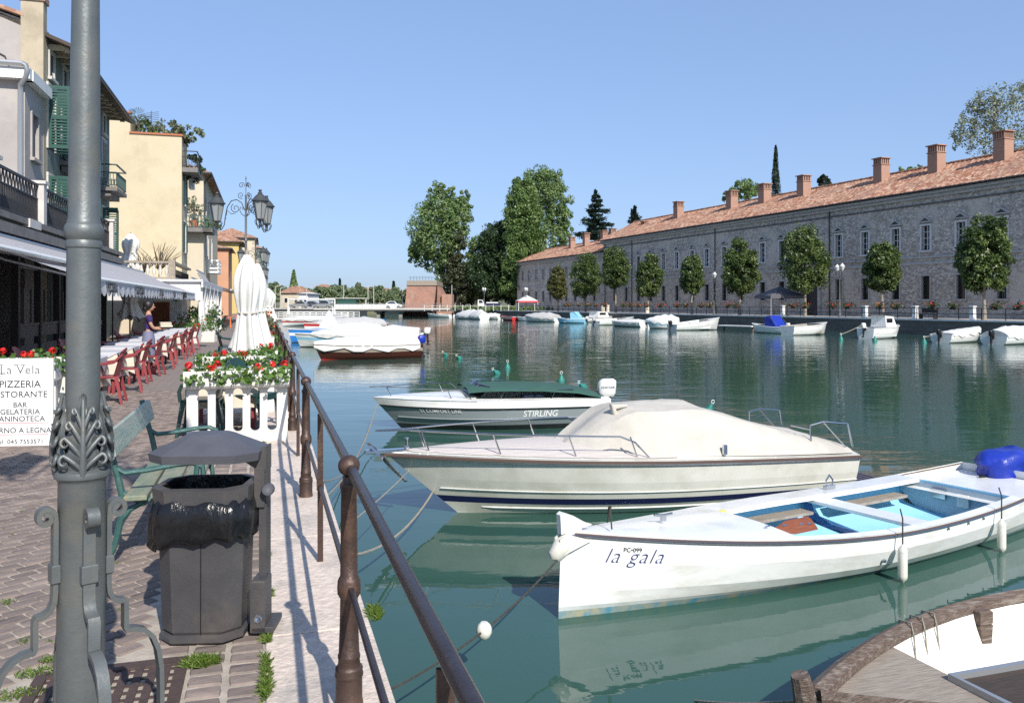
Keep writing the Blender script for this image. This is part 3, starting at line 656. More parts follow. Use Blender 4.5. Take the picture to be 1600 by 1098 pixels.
# ---------------------------------------------------------------- BARRACKS (right)
M['barracksdark'] = mat('shadow_dark_trim', (0.17, 0.155, 0.145), (0.1, 0.09, 0.085), 2.5, 0.9)  # dark tone that paints in a shadow line; also darkens the pediment recesses
def barracks(label, x0, x1, zE, zR, upper, lower, loc_extra, door=None, b0=None, b1=None, zup=(7.05, 9.55), zlo=(2.1, 4.45), pediment=True):
    A = RA_WALL; B0 = b0 if b0 is not None else rb(x0, 74.5); B1 = b1 if b1 is not None else rb(x1, 74.5)
    t = thing('barracks', label, 'building', RW(A, 0, RZ), RPHI)
    W = 13.0
    def P(u, z, d): return (d, u, z - RZ)
    hol = [(u - .52, u + .52, zup[0], zup[1]) for u in upper] + [(u - .5, u + .5, zlo[0], zlo[1]) for u in lower]
    if door: hol.append((door - 1.15, door + 1.15, RZ, 4.6))
    mb = MB(); holed(mb, P, B0, B1, RZ, zE, hol, 0.35)
    for bb in (B0, B1): mb.add([(0, bb, 0), (W, bb, 0), (W, bb, zE - RZ), (W / 2, bb, zR - RZ - .15), (0, bb, zE - RZ)], [(0, 1, 2, 3, 4)])
    mb.quad((W, B0, 0), (W, B1, 0), (W, B1, zE - RZ), (W, B0, zE - RZ))
    part('wall', mb, M['barracks'], t, 0)
    # roof slabs, corrugated along the slope
    mb = MB(); nb = int((B1 - B0 + 1) / 0.55); ov = 0.75
    k = (zR - zE) / (W / 2 + ov)
    for side in (0, 1):
        ra, rb_, rc = [], [], []
        for i in range(nb * 2 + 1):
            y = B0 - 0.4 + (B1 - B0 + 0.8) * i / (nb * 2); w = 0.05 if i % 2 else -0.05
            sg = 1 if side == 0 else -1
            e = (-ov, y, zE - RZ + 0.02 + w) if side == 0 else (W + ov, y, zE - RZ + 0.02 + w)
            r_ = (W / 2 - sg * 0.0, y, zR - RZ + 0.1 + w)
            ra.append(e); rb_.append(r_); rc.append((e[0], y, e[2] - 0.14))
        mb.loft([rc, ra, rb_] if side == 0 else [rb_, ra, rc], closed=False, c0=False, c1=False)
    roof = part('roof', mb, M['roof'], t, 0)
    mb = MB(); mb.tube([(W / 2, B0 - .4, zR - RZ + .13), (W / 2, B1 + .4, zR - RZ + .13)], 0.17, 8); part('ridge', mb, M['roof'], roof)
    mb = MB(); L_ = B1 - B0 + 0.5; c_ = (B0 + B1) / 2
    mb.box((-0.28, c_, zE - RZ - 0.32), (0.5, L_, 0.26)); mb.box((-0.14, c_, zE - RZ - 0.62), (0.25, L_, 0.3))
    part('cornice', mb, M['barrackstrim'], t, 0)
    mb = MB(); mb.tube([(-ov - .07, B0 - .4, zE - RZ - .06), (-ov - .07, B1 + .4, zE - RZ - .06)], 0.08, 6); part('gutter', mb, M['darkgutter'], roof)
    if pediment:
        for z, h, d in ((11.75, .16, .1), (6.35, .18, .14), (5.75, .28, .1)):
            mb = MB(); mb.box((-d / 2, c_, z - RZ), (d, L_ - .5, h)); part('string_course', mb, M['barracksdark'] if z > 10 else M['barrackstrim'], t, 0)  # topmost course coloured dark to draw its shadow line
    else:
        mb = MB(); mb.box((-.05, c_, 5.45 - RZ), (.1, L_ - .5, .25)); part('string_course', mb, M['barrackstrim'], t, 0)
    g = random.Random(9)
    def window(u, z0, z1, hw, ped, style):
        mb = MB(); fw = 0.17 if ped else 0.14
        for s in (-1, 1): mb.box((-0.04, u + s * (hw + fw / 2), (z0 + z1) / 2 - RZ), (0.12, fw, z1 - z0))
        mb.box((-0.04, u, z1 + fw / 2 - RZ), (0.14, 2 * hw + 2 * fw + .02, fw))
        w = part('window', mb, M['palestone'] if ped else M['barrackstrim'], t, 0)
        mb = MB(); mb.box((-0.09, u, z0 - 0.09 - RZ), (0.24, 2 * hw + 2 * fw + .16, 0.17)); part('sill', mb, M['palestone'] if ped else M['barrackstrim'], w, 0)
        mb = MB(); mb.box((0.3, u, (z0 + z1) / 2 - RZ), (0.04, 2 * hw - .02, z1 - z0 - .02)); part('pane', mb, M['glass_dark'], w, 0)
        mb = MB()
        if style == 1:
            for s in (-1, 0, 1): mb.box((0.24, u + s * (hw - .05), (z0 + z1) / 2 - RZ), (0.05, 0.07, z1 - z0 - .03))
            for s in range(1, 4): mb.box((0.243, u, z0 + (z1 - z0) * s / 4 - RZ), (0.04, 2 * hw - .2, 0.05))
            part('sash', mb, M['whitepaint'], w, 0)
        elif style == 2:
            for s in range(5): mb.tube([(0.12, u - hw + .1 + s * (2 * hw - .2) / 4, z0 - RZ), (0.12, u - hw + .1 + s * (2 * hw - .2) / 4, z1 - RZ)], 0.018, 5)
            for s in range(1, 6): mb.box((0.12, u, z0 + (z1 - z0) * s / 6 - RZ), (0.025, 2 * hw, 0.03))
            part('grille', mb, M['iron'], w, 0)
        else:
            mb.box((0.22, u - hw * .5, (z0 + z1) / 2 - RZ), (0.05, hw * .9, z1 - z0 - .03)); part('shutter', mb, M['oldwood'], w, 0)
        if ped:
            mb = MB(); zz = z1 + fw + 0.22 - RZ; h2 = hw + .34
            mb.box((-0.11, u, zz), (0.22, 2 * h2, 0.12))
            for s in (-1, 1):
                mb.prism([(-0.01, u + s * h2, zz + .061), (-0.01, u + s * (h2 - .28), zz + .061), (-0.01, u, zz + .42), (-0.01, u, zz + .58)][::s], (-0.2, 0, 0))
            mb.prism([(-.012, u - h2 + .26, zz + .062), (-.012, u + h2 - .26, zz + .062), (-.012, u, zz + .44)], (-.06, 0, 0)) if False else None
            part('pediment', mb, M['barrackstrim'], w, 0)
            mb = MB(); mb.prism([(-.012, u - h2 + .26, zz + .062), (-.012, u + h2 - .26, zz + .062), (-.012, u, zz + .44)], (-.03, 0, 0)); part('tympanum', mb, M['barracksdark'], w, 0)  # dark colour put into the pediment recess
    for i, u in enumerate(upper): window(u, zup[0], zup[1], .52, pediment, (1, 1, 0, 3, 0)[g.randrange(5)] or 1)
    for i, u in enumerate(lower): window(u, zlo[0], zlo[1], .5, False, 2)
    if door:
        mb = MB(); mb.box((0.28, door, 2.2 - 0.02), (0.1, 2.28, 4.3)); d_ = part('door', mb, M['veranda'], t, 0)
        mb = MB()
        for s in (-1, 1): mb.box((-0.06, door + s * 1.42, 2.2), (0.2, 0.5, 4.4))
        mb.box((-0.06, door, 4.72), (0.22, 3.4, 0.6)); part('surround', mb, M['barrackstrim'], d_, 0)
    return t, B0, B1, roof
ux = [998, 1017, 1037, 1058, 1082, 1105, 1132, 1158, 1192, 1222, 1265, 1311, 1352, 1400, 1447, 1502, 1566]
ub = [rb(x, 74.5) for x in ux]
stp = 4.2
near_end = min(ub)
ub += [near_end - stp * k for k in range(1, 6)]; ub += [max(ub) + stp * k for k in (1, 2)]
door_b = rb(1268, 74.5)
B_J = rb(943, 74.5); B_END = rb(808, 74.5)
bar, q0, q1, broof = barracks('long grey masonry barracks with pedimented windows and red tiled roof across the canal', 0, 0, 13.1, 16.6, ub, [u for u in ub if abs(u - door_b) > 2.2], 0, door_b, b0=near_end - 24, b1=B_J)
wx = [817, 826.5, 838, 849, 860, 872, 885, 899, 914, 929]
wb = [rb(x, 74.5) for x in wx]
wing, _, _, wroof = barracks('lower far wing of the grey barracks with its own tiled roof, behind the small gazebo', 0, 0, 11.1, 14.1, wb, wb, 0, None, b0=B_J + 0.05, b1=B_END, zup=(6.9, 9.0), zlo=(2.2, 4.3), pediment=False)
def chimney(x, ytop, ybot, roof, bb=None, wide=1.25):
    c = 74.5 + 4.4 * 1.07; p = rline(x, c); b_ = p.dot(RY); a_ = 4.4 + 0.4
    zt = EYE - (ytop - HY) / F * p.y - RZ; zb = 12.6 if zt > 15.5 else 10.4
    mb = MB(); mb.box((a_, b_, (zb + zt - .75) / 2), (wide, wide, zt - .75 - zb)); mb.box((a_, b_, zt - .80), (wide + .16, wide + .16, .1))
    ch = part('chimney', mb, M['brick'], roof, 0)
    mb2 = ch
    m_ = MB(); m_.box((a_, b_, zt - .05), (wide + .3, wide + .3, .1))
    for s in (-1, 1):
        for k in range(5):
            q = -wide / 2 + .08 + k * (wide - .16) / 4
            m_.box((a_ + s * (wide / 2 - .08), b_ + q, zt - .425), (.14, .13, .65))
            if 0 < k < 4: m_.box((a_ + q, b_ + s * (wide / 2 - .08), zt - .425), (.13, .13, .65))
    me = m_.mesh('chimney_cap', M['brick'], 0)
    for q in range(1):
        for f in me.polygons: pass
    # cap joined to its shaft: one brick piece
    ch.data.materials[0] = M['brick']
    o = part('cap', me, None, None); o.parent = roof; o.name = 'chimney_cap'
    return ch
for x, yt, yb in ((1057, 315, 340), (1140, 298, 322), (1191, 287, 312), (1252, 274, 300), (1373, 247, 280), (1459, 227, 265), (1563, 205, 248), (1006, 346, 360)): chimney(x, yt, yb, broof)
for x, yt, yb in ((891, 370, 382), (913, 364, 378), (941, 360, 372), (954, 357, 370)): chimney(x, yt, yb, wroof, wide=1.1)
# downpipes
for x in (946, 988, 1118, 1297):
    m_ = MB(); b_ = rb(x, 74.5); zt = 12.4 if x > 944 else 10.5
    m_.tube([(-.12, b_, 0), (-.12, b_, zt)], .07, 6); part('downpipe', m_, M['darkgutter'], bar)

# ---------------------------------------------------------------- BRIDGE and BASTION
YB = 168.0
def X(x, Y): return (x - CX) / F * Y
xb0, xb1 = X(415, YB), X(703, YB)
t = thing('road_bridge', 'low concrete road bridge on short piers crossing the canal mouth', 'bridge', (0, YB, WZ))
mb = MB(); L_ = xb1 - xb0; c_ = (xb0 + xb1) / 2
mb.box((c_, 4, 1.42), (L_, 8, .5)); part('deck', mb, M['concrete'], t, 0)
mb = MB(); mb.box((c_, -.15, 1.62), (L_, .3, .34)); part('edge_beam', mb, M['stonelight'], t, 0)
for x in (540, 590, 625):
    mb = MB(); xx = X(x, YB); mb.box((xx, 4, .2), (.7, 6.4, 2.2)); mb.box((xx, 4, 1.05), (1.5, 7.4, .24)); part('pier', mb, M['concrete'], t, 0)
mb = MB()
for k in range(41):
    xx = xb0 + L_ * k / 40; mb.box((xx, 0, 2.25), (.05, .05, 1.0))
for z in (2.75, 2.35): mb.box((c_, 0, z), (L_, .04, .05))
part('railing', mb, M['gutter'], t, 0)
t = thing('brick_bastion', 'old sloping red brick bastion with a stone parapet at the end of the bridge', 'fortification', (X(668, 176), 176, -1.0))
def bast(mb, x0, x1, xt0, xt1, z0, z1, y0, y1, yt):
    mb.add([(x0, y0, z0), (x1, y0, z0), (x1, y1, z0), (x0, y1, z0), (xt0, yt, z1), (xt1, yt, z1), (xt1, y1, z1), (xt0, y1, z1)], [(0, 1, 5, 4), (1, 2, 6, 5), (2, 3, 7, 6), (3, 0, 4, 7), (4, 5, 6, 7)])
w0 = X(668, 176)
mb = MB(); bast(mb, X(631, 176) - w0, X(676, 176) - w0, X(635, 176) - w0, X(681, 176) - w0, 0, 6.6, 0, 16, 1.0); part('rampart', mb, M['bastion'], t, 0)
mb = MB(); mb.box(((X(635, 176) + X(681, 176)) / 2 - w0, 9, 7.1), (X(681, 176) - X(635, 176) + .15, 15.9, .98)); mb.box(((X(635, 176) + X(681, 176)) / 2 - w0, 8.9, 6.62), (X(681, 176) - X(635, 176) + .4, 16.3, .12)); part('parapet', mb, M['greywood'], t, 0)
mb = MB(); mb.add([(X(681, 176) - w0, 1, 0), (X(704, 176) - w0, 3, 0), (X(704, 176) - w0, 14, 0), (X(681, 176) - w0, 14, 0), (X(682, 176) - w0, 2, 6.5), (X(690, 176) - w0, 4, 4.6), (X(690, 176) - w0, 14, 4.6), (X(682, 176) - w0, 14, 6.5)], [(0, 1, 5, 4), (1, 2, 6, 5), (4, 5, 6, 7)]); part('ramp_wall', mb, M['bastion'], t, 0)
mb = MB(); mb.box((X(697, 176) - w0, 5, 2.4), (2.2, 6, 4.6)); part('gate_house', mb, M['brick'], t, 0)
mb = MB()
for k in range(9): mb.box((X(640, 176) - w0 + k * .65, 1.6, 8.0), (.05, .05, .9))
for z in (8.1, 8.42): mb.box((X(657, 176) - w0, 1.6, z), (5.4, .04, .04))
part('railing', mb, M['iron'], t, 0)
# ---------------------------------------------------------------- LEFT ROW OF BUILDINGS (quay frame: x across, y along)
def leftthing(name, label, cat='building'): return thing(name, label, cat, (0, 0, 0), PHI)
def shutter(mb, c, w, h, axis='y', t=.04, slats=True):
    """louvred leaf; axis = direction of its width"""
    def B(cc, sz):
        mb.box(cc, sz if axis == 'y' else (sz[1], sz[0], sz[2]))
    for s in (-1, 1):
        o = s * (w / 2 - .035); B((c[0] + (o if axis == 'x' else 0), c[1] + (o if axis == 'y' else 0), c[2]), (t, .07, h))
    for z in (-h / 2 + .04, 0, h / 2 - .04): B((c[0], c[1], c[2] + z), (t * .96, w - .14, .08))
    n = int(h / .105)
    for k in range(n): B((c[0], c[1], c[2] - h / 2 + .1 + k * (h - .2) / max(1, n - 1)), (t * .7, w - .13, .055))
def wallbox(name, t, a0, a1, b0, b1, z0, z1, m, holes_f=(), holes_e=(), depth=.22):
    """building shell: facade on a1 (facing the canal), near end wall on b0"""
    mb = MB()
    holed(mb, lambda u, z, d: (a1 - d, u, z), b0, b1, z0, z1, list(holes_f), depth)
    holed(mb, lambda u, z, d: (u, b0 + d, z), a0, a1, z0, z1, list(holes_e), depth)
    mb.quad((a0, b1, z0), (a1, b1, z0), (a1, b1, z1), (a0, b1, z1)); mb.quad((a0, b0, z0), (a0, b1, z0), (a0, b1, z1), (a0, b0, z1))
    mb.quad((a0, b0, z1), (a1, b0, z1), (a1, b1, z1), (a0, b1, z1))
    return part('wall', mb, m, t, 0)
def fwin(t, a, u0, u1, z0, z1, frame=M['stonelight'], pane=M['glass_dark'], depth=.18, sill=True, fw=.12):
    mb = MB(); c = (u0 + u1) / 2
    for s in (-1, 1): mb.box((a + .02, c + s * ((u1 - u0) / 2 + fw / 2), (z0 + z1) / 2), (.06, fw, z1 - z0))
    mb.box((a + .02, c, z1 + fw / 2), (.07, u1 - u0 + 2 * fw + .02, fw))
    w = part('window', mb, frame, t, 0)
    mb = MB(); mb.box((a - depth, c, (z0 + z1) / 2), (.03, u1 - u0 - .01, z1 - z0 - .01)); part('pane', mb, pane, w, 0)
    if sill: mb = MB(); mb.box((a + .05, c, z0 - .06), (.16, u1 - u0 + .34, .1)); part('sill', mb, frame, w, 0)
    return w
def balustrade_iron(mb, p0, p1, h, n, zig=True):
    p0, p1 = Vector(p0), Vector(p1); U = Vector((0, 0, 1))
    for z, r in ((h, .03), (h * .66, .018), (.1, .022)): mb.tube([p0 + U * z, p1 + U * z], r, 4)
    for k in range(n + 1):
        q = p0.lerp(p1, k / n); mb.tube([q + U * .1, q + U * h * .66], .013, 4)
        if zig and k < n:
            q2 = p0.lerp(p1, (k + 1) / n); mb.tube([q + U * h * (.66 if k % 2 else 1), q2 + U * h * (1 if k % 2 else .66)], .012, 4)
        mid = p0.lerp(p1, (k + .5) / n) if k < n else None
        if mid is not None: mb.tube([mid + U * .1, mid + U * h * .4], .012, 4)
# green-grey house behind the lamp post
AF = -7.2
bG0, bG1 = la(74, AF), la(171, AF)
t = leftthing('green_house', 'grey green three storey house with green shutters and deep eaves, behind the big lamp post')
cols = [la(x, AF) for x in (80, 101, 131, 162)]
holes = [(u - .3, u + .3, 9.45, 10.3) for u in cols] + [(u - .5, u + .5, 6.95, 9.1) for u in cols] + [(u - .5, u + .5, 3.7, 6.0) for u in cols]
wallbox('wall', t, AF - 9, AF, bG0, bG1, 0, 10.95, M['greenwall'], holes)
for i, u in enumerate(cols):
    w = fwin(t, AF, u - .3, u + .3, 9.45, 10.3, sill=True)
    for (z0, z1) in ((6.95, 9.1), (3.7, 6.0)):
        w = fwin(t, AF, u - .5, u + .5, z0, z1, sill=False)
        mb = MB()
        if i == 1 and z0 > 6: shutter(mb, (AF + .06, u + .0, (z0 + z1) / 2), 1.0, z1 - z0)
        elif i == 3 and z0 > 6: shutter(mb, (AF + .06, u, (z0 + z1) / 2), .9, z1 - z0)
        else:
            shutter(mb, (AF + .38, u - .56, (z0 + z1) / 2), .62, z1 - z0, 'x'); part('shutter', mb, M['shutter'], w, 0); mb = MB(); shutter(mb, (AF + .3, u + .55, (z0 + z1) / 2), .5, z1 - z0, 'x')
        part('shutter', mb, M['shuttergrey'] if (i == 3 and z0 > 6) else M['shutter'], w, 0)
mb = MB(); mb.add([(AF + .95, bG0 - .3, 10.45), (AF + .95, bG1 + .3, 10.45), (AF - 4.5, bG1 + .3, 12.6), (AF - 4.5, bG0 - .3, 12.6), (AF + .95, bG0 - .3, 10.33), (AF + .95, bG1 + .3, 10.33), (AF - 4.5, bG1 + .3, 12.45), (AF - 4.5, bG0 - .3, 12.45)],
  [(0, 1, 2, 3), (7, 6, 5, 4), (0, 4, 5, 1), (1, 5, 6, 2), (3, 7, 4, 0)])
rf = part('roof', mb, M['woodeave'], t, 0)
for k in range(14):
    mb = MB()
    u = bG0 + .2 + k * (bG1 - bG0 - .4) / 13; mb.box((AF + .32, u, 10.46), (.66, .14, .18)); mb.box((AF + .6, u, 10.36), (.2, .12, .1))
    part('bracket', mb, M['beige'], rf, 0)
mb = MB(); mb.tube([(AF + 1.0, bG0 - .35, 10.4), (AF + 1.0, bG1 + .35, 10.4)], .075, 8); mb.tube([(AF + 1.0, (bG0 * .7 + bG1 * .3), 10.35), (AF + .5, (bG0 * .7 + bG1 * .3), 10.2), (AF + .08, (bG0 * .7 + bG1 * .3), 9.9), (AF + .08, (bG0 * .7 + bG1 * .3), 3.6)], .045, 6)
part('gutter', mb, M['darkgutter'], rf)
for i, (u0, u1) in enumerate(((cols[1] - .9, cols[1] + .95), (cols[3] - 1.7, cols[3] + .95))):
    mb = MB(); mb.box((AF + .42, (u0 + u1) / 2, 6.72), (.84, u1 - u0, .16)); mb.box((AF + .3, (u0 + u1) / 2, 6.52), (.5, u1 - u0 - .3, .2)); bl = part('balcony', mb, M['stonegrey'], t, 0)
    mb = MB(); n_ = 14
    for (p, q, n_) in (((AF + .8, u0 + .04, 6.8), (AF + .8, u1 - .04, 6.8), 14), ((AF + .05, u0 + .04, 6.8), (AF + .8, u0 + .04, 6.8), 6), ((AF + .8, u1 - .04, 6.8), (AF + .05, u1 - .04, 6.8), 6)): balustrade_iron(mb, p, q, 1.0, n_, False)
    part('balcony_railing', mb, M['greeniron'], bl, 0)
# pale old house at the frame's left edge
t = leftthing('pale_house', 'pale weathered plaster house with a white downpipe and beige corner pillar at the left edge')
bA = la(40, AF)
e0 = -16.0
wallbox('wall', t, e0, AF - .7, bG0 - .3, bG0 - .02, 0, 11.2, M['palewall'])
mb = MB(); mb.prism([(e0, bG0 - .3, 11.21), (AF - .7, bG0 - .3, 11.21), (e0, bG0 - .3, 13.6)], (0, .28, 0)); part('gable', mb, M['palewall'], t, 0)
mb = MB(); mb.box((AF - .35, bG0 - .25, 5.9), (.68, .48, 11.8)); p_ = part('corner_pillar', mb, M['beige'], t, 0)
mb = MB(); mb.box((AF - .35, bG0 - .25, 11.9), (.8, .6, .2)); mb.box((AF - .35, bG0 - .25, 12.12), (.6, .44, .24)); part('pillar_cap', mb, M['brick'], p_, 0)
mb = MB(); mb.add([(e0, bG0 - .5, 13.7), (AF - .6, bG0 - .5, 11.25), (AF - .6, bG0 + 2, 11.25), (e0, bG0 + 2, 13.7), (e0, bG0 - .5, 13.82), (AF - .6, bG0 - .5, 11.37), (AF - .6, bG0 + 2, 11.37), (e0, bG0 + 2, 13.82)], [(3, 2, 1, 0), (4, 5, 6, 7), (0, 1, 5, 4), (1, 2, 6, 5)]); part('roof', mb, M['roof'], t, 0)
annex = wallbox('wall', t, e0, AF - .02, bA, bG0 - .34, 0, 8.55, M['palewall'], [(bA + .75, bA + 1.45, 6.3, 7.7)])
w = fwin(t, AF - .02, bA + .75, bA + 1.45, 6.3, 7.7, M['palewall'])
mb = MB(); mb.box((-11.6, bA - .1, 8.72), (9.2, .5, .34)); mb.box((AF + .08, (bA + bG0) / 2 - .2, 8.72), (.3, bG0 - bA - .3, .34)); part('eaves', mb, M['whitepaint'], t, 0)
mb = MB(); mb.tube([(e0, bA - .42, 9.0), (AF + .02, bA - .42, 8.98)], .09, 8); mb.tube([(AF - .03, bA - .42, 9.0), (AF + .1, bA - .42, 8.95), (AF + .14, bA - .4, 8.8), (AF + .1, bA - .36, 8.6), (AF - .1, bA - .16, 8.4), (AF - .12, bA - .09, 8.2), (AF - .12, bA - .09, 3.6)], .08, 10)
part('downpipe', mb, M['gutter'], t)
mb = MB(); mb.tube([(-11.5, bG0 - .33, 9.2), (-10.2, bG0 - .33, 10.1), (-9.2, bG0 - .33, 10.3), (-8.4, bG0 - .33, 9.9), (-8.0, bG0 - .33, 8.9)], .022, 5); part('cable', mb, M['darkgutter'], t)
# terrace over the restaurant
AT, ZT = -5.4, 3.6
bT0, bT1 = 9.0, la(186, AT)
t = leftthing('restaurant_terrace', 'first floor terrace with black iron railing and white pillars above the pizzeria')
mb = MB(); mb.box(((AT + AF) / 2 - 1.2, (bT0 + bT1) / 2, ZT - .13), (AT - AF + 2.4, bT1 - bT0, .26)); part('slab', mb, M['stonegrey'], t, 0)
mb = MB(); mb.box((AT + .06, (bT0 + bT1) / 2, ZT - .1), (.14, bT1 - bT0 + .1, .14)); mb.box((AT + .02, (bT0 + bT1) / 2, ZT - .38), (.3, bT1 - bT0, .22)); part('moulding', mb, M['stonegrey'], t, 0)
pil = [la(x, AT) for x in (-60, -4, 71, 134, 178)]
for b_ in pil:
    mb = MB(); mb.box((AT - .15, b_, ZT + .52), (.3, .3, 1.04)); mb.box((AT - .15, b_, ZT + 1.08), (.4, .4, .08)); part('pillar', mb, M['stonelight'], t, 0)
for i in range(len(pil) - 1):
    mb = MB(); L_ = pil[i + 1] - pil[i] - .3; balustrade_iron(mb, (AT - .15, pil[i] + .15, ZT), (AT - .15, pil[i + 1] - .15, ZT), 1.0, max(4, int(L_ / .13))); part('railing', mb, M['iron'], t, 0)
mb = MB(); mb.box((AT + .04, la(44, AT), ZT - .12), (.25, 1.0, .2)); part('corbel', mb, M['stonelight'], t, 0)
# ground floor: dark veranda of the pizzeria
AV = -5.75
t = leftthing('pizzeria_front', 'dark timber restaurant front with posts and panelled window frames under the terrace', 'restaurant front')
bV0, bV1 = 8.0, bT1 - .5
mb = MB(); mb.quad((AV - 3.2, bV0, 0), (AV - 3.2, bV1, 0), (AV - 3.2, bV1, 3.3), (AV - 3.2, bV0, 3.3)); mb.quad((AV - 3.2, bV1, 0), (AV, bV1, 0), (AV, bV1, 3.3), (AV - 3.2, bV1, 3.3)); mb.quad((AV - 3.2, bV0, 0), (AV, bV0, 0), (AV, bV0, 3.3), (AV - 3.2, bV0, 3.3))
part('back_wall', mb, M['veranda'], t, 0)
posts = [bV0 + .1 + k * 2.05 for k in range(int((bV1 - bV0) / 2.05) + 1)]
for k, b_ in enumerate(posts):
    mb = MB(); mb.box((AV, b_, 1.65), (.16, .16, 3.3)); part('post', mb, M['veranda'], t, 0)
    if k < len(posts) - 1 and k % 4 != 2:
        mb = MB(); c = b_ + 1.025
        mb.box((AV, c, .92), (.07, 1.88, .3)); mb.box((AV, c, 1.09), (.12, 1.88, .06)); mb.box((AV, c, .3), (.05, 1.88, .55))
        pn = part('panel', mb, M['greypanel'], t, 0)
        mb = MB()
        for q in (-.35, .35): mb.box((AV, c + q, 1.55), (.05, .06, .86))
        mb.box((AV, c, 2.5), (.05, 1.88, .06)); part('mullion', mb, M['greypanel'], pn, 0)
mb = MB(); mb.box((AV, (bV0 + bV1) / 2, 2.95), (.2, bV1 - bV0, .3)); part('lintel', mb, M['veranda'], t, 0)
# striped awning: near bay (no valance in view) and far bay with lettered valance
def awning(label, a_in, z_in, a_out, z_out, b0, b1, valance, words):
    t = leftthing('awning', label, 'awning')
    n = 14; rings = []
    for i in range(n + 1):
        f = i / n; sag = .05 * math.sin(f * math.pi); rings.append((a_in + (a_out - a_in) * f, z_in + (z_out - z_in) * f - sag))
    mb = MB(); nb = max(2, int((b1 - b0) / 1.5))
    rows = [[(a, b0 + (b1 - b0) * k / nb, z) for k in range(nb + 1)] for a, z in rings]
    mb.loft(rows, closed=False, c0=False, c1=False); part('cloth', mb, M['awning'], t, 40)
    mb = MB(); mb.tube([(a_out, b0, z_out - .02), (a_out, b1, z_out - .02)], .045, 8); part('front_bar', mb, M['whitepaint'], t)
    mb = MB(); mb.tube([(a_in, b0, z_in), (a_in, b1, z_in)], .06, 8)
    for k in range(5):
        b_ = b0 + .4 + (b1 - b0 - .8) * k / 4; mb.tube([(a_in + .05, b_, z_in - .25), ((a_in + a_out) / 2, b_, (z_in + z_out) / 2 - .22), (a_out, b_, z_out - .05)], .022, 6)
    part('arms', mb, M['gutter'], t)
    if valance:
        mb = MB(); ns = int((b1 - b0) / .30); top = []; bot = []
        for k in range(ns * 6 + 1):
            b_ = b0 + (b1 - b0) * k / (ns * 6); w_ = abs(math.sin(k / 6 * math.pi)); rip = .018 * math.sin(b_ * 9)
            top.append((a_out + .02, b_, z_out - .03)); bot.append((a_out + .03 + rip, b_, z_out - .24 - .09 * w_))
        mb.loft([bot, top], closed=False, c0=False, c1=False); v = part('valance', mb, M['awningplain'], t, 60)
        for wd, pos in words:
            lettering(wd, .25, M['ink'], v, frame((a_out + .06, pos, z_out - .24), (0, 1, 0), (0, 0, 1)), align='LEFT', extrude=.002, offset=.009, spacing=1.12)
    return t
bA1 = la(153, -3.0)
awning('grey striped awning stretched over the near tables, left of the lettered one', -5.35, 3.02, -3.6, 2.42, 8.5, la(128, -3.6), False, [])
wd = []
for x, s in ((163, 'PIZZERIA'), (209, 'GELATERIA'), (246, 'LA VELA'), (269, 'BAR'), (283, 'RISTORANTE')): wd.append((s, la(x, -3.0)))
awning('pale striped awning with a scalloped valance lettered PIZZERIA GELATERIA', -5.3, 3.02, -3.0, 2.08, la(120, -3.0), la(308, -3.0), True, wd)
# yellow house
t = leftthing('yellow_house', 'tall plain yellow house with a planted roof terrace')
bY = la(284, -5.4); aY = -5.4
Yw = LW(aY, bY).y
def zat(y, a, b): return EYE - (y - HY) / F * LW(a, b).y
z1 = zat(213, aY, bY); z2 = zat(176, -9.4, bY)
aS = -5.4 - 3.15
bY1 = bY + 4.0
holes = [(bY + 1.6, bY + 2.6, 5.2, 7.2), (bY + 1.6, bY + 2.6, 8.4, 10.4)]
wallbox('wall', t, -16, aY, bY, bY1, 0, z1, M['yellowwall'], holes)
for h in holes:
    w = fwin(t, aY, *h); mb = MB(); shutter(mb, (aY + .06, h[0] - .5, (h[2] + h[3]) / 2), .8, 2.0); part('shutter', mb, M['shutter'], w, 0); mb = MB(); shutter(mb, (aY + .06, h[1] + .5, (h[2] + h[3]) / 2), .8, 2.0); part('shutter', mb, M['shutter'], w, 0)
mb = MB(); mb.box(((-16 + aS) / 2, bY + 2, (z1 + z2) / 2), (aS + 16, 3.99, z2 - z1)); part('upper_wall', mb, M['yellowwall'], t, 0)
mb = MB(); mb.box(((-16 + aS) / 2, bY + .1, z2 + .05), (aS + 16.1, .5, .1)); mb.box(((aS + aY) / 2, bY + .1, z1 + .06), (aY - aS + .1, .4, .12)); mb.box((aY - .1, (bY + bY1) / 2, z1 + .06), (.4, bY1 - bY, .12)); part('coping', mb, M['terracotta'], t, 0)
mb = MB(); mb.box((aY + .5, bY + 2.0, z1 - 2.2), (1.0, 3.9, .3)); bl = part('roof_balcony', mb, M['stonegrey'], t, 0)
mb = MB(); balustrade_iron(mb, (aY + .95, bY + .15, z1 - 2.05), (aY + .95, bY + 3.9, z1 - 2.05), 1.1, 18, False); balustrade_iron(mb, (aY + .05, bY + .15, z1 - 2.05), (aY + .95, bY + .15, z1 - 2.05), 1.1, 5, False); part('railing', mb, M['iron'], bl, 0)
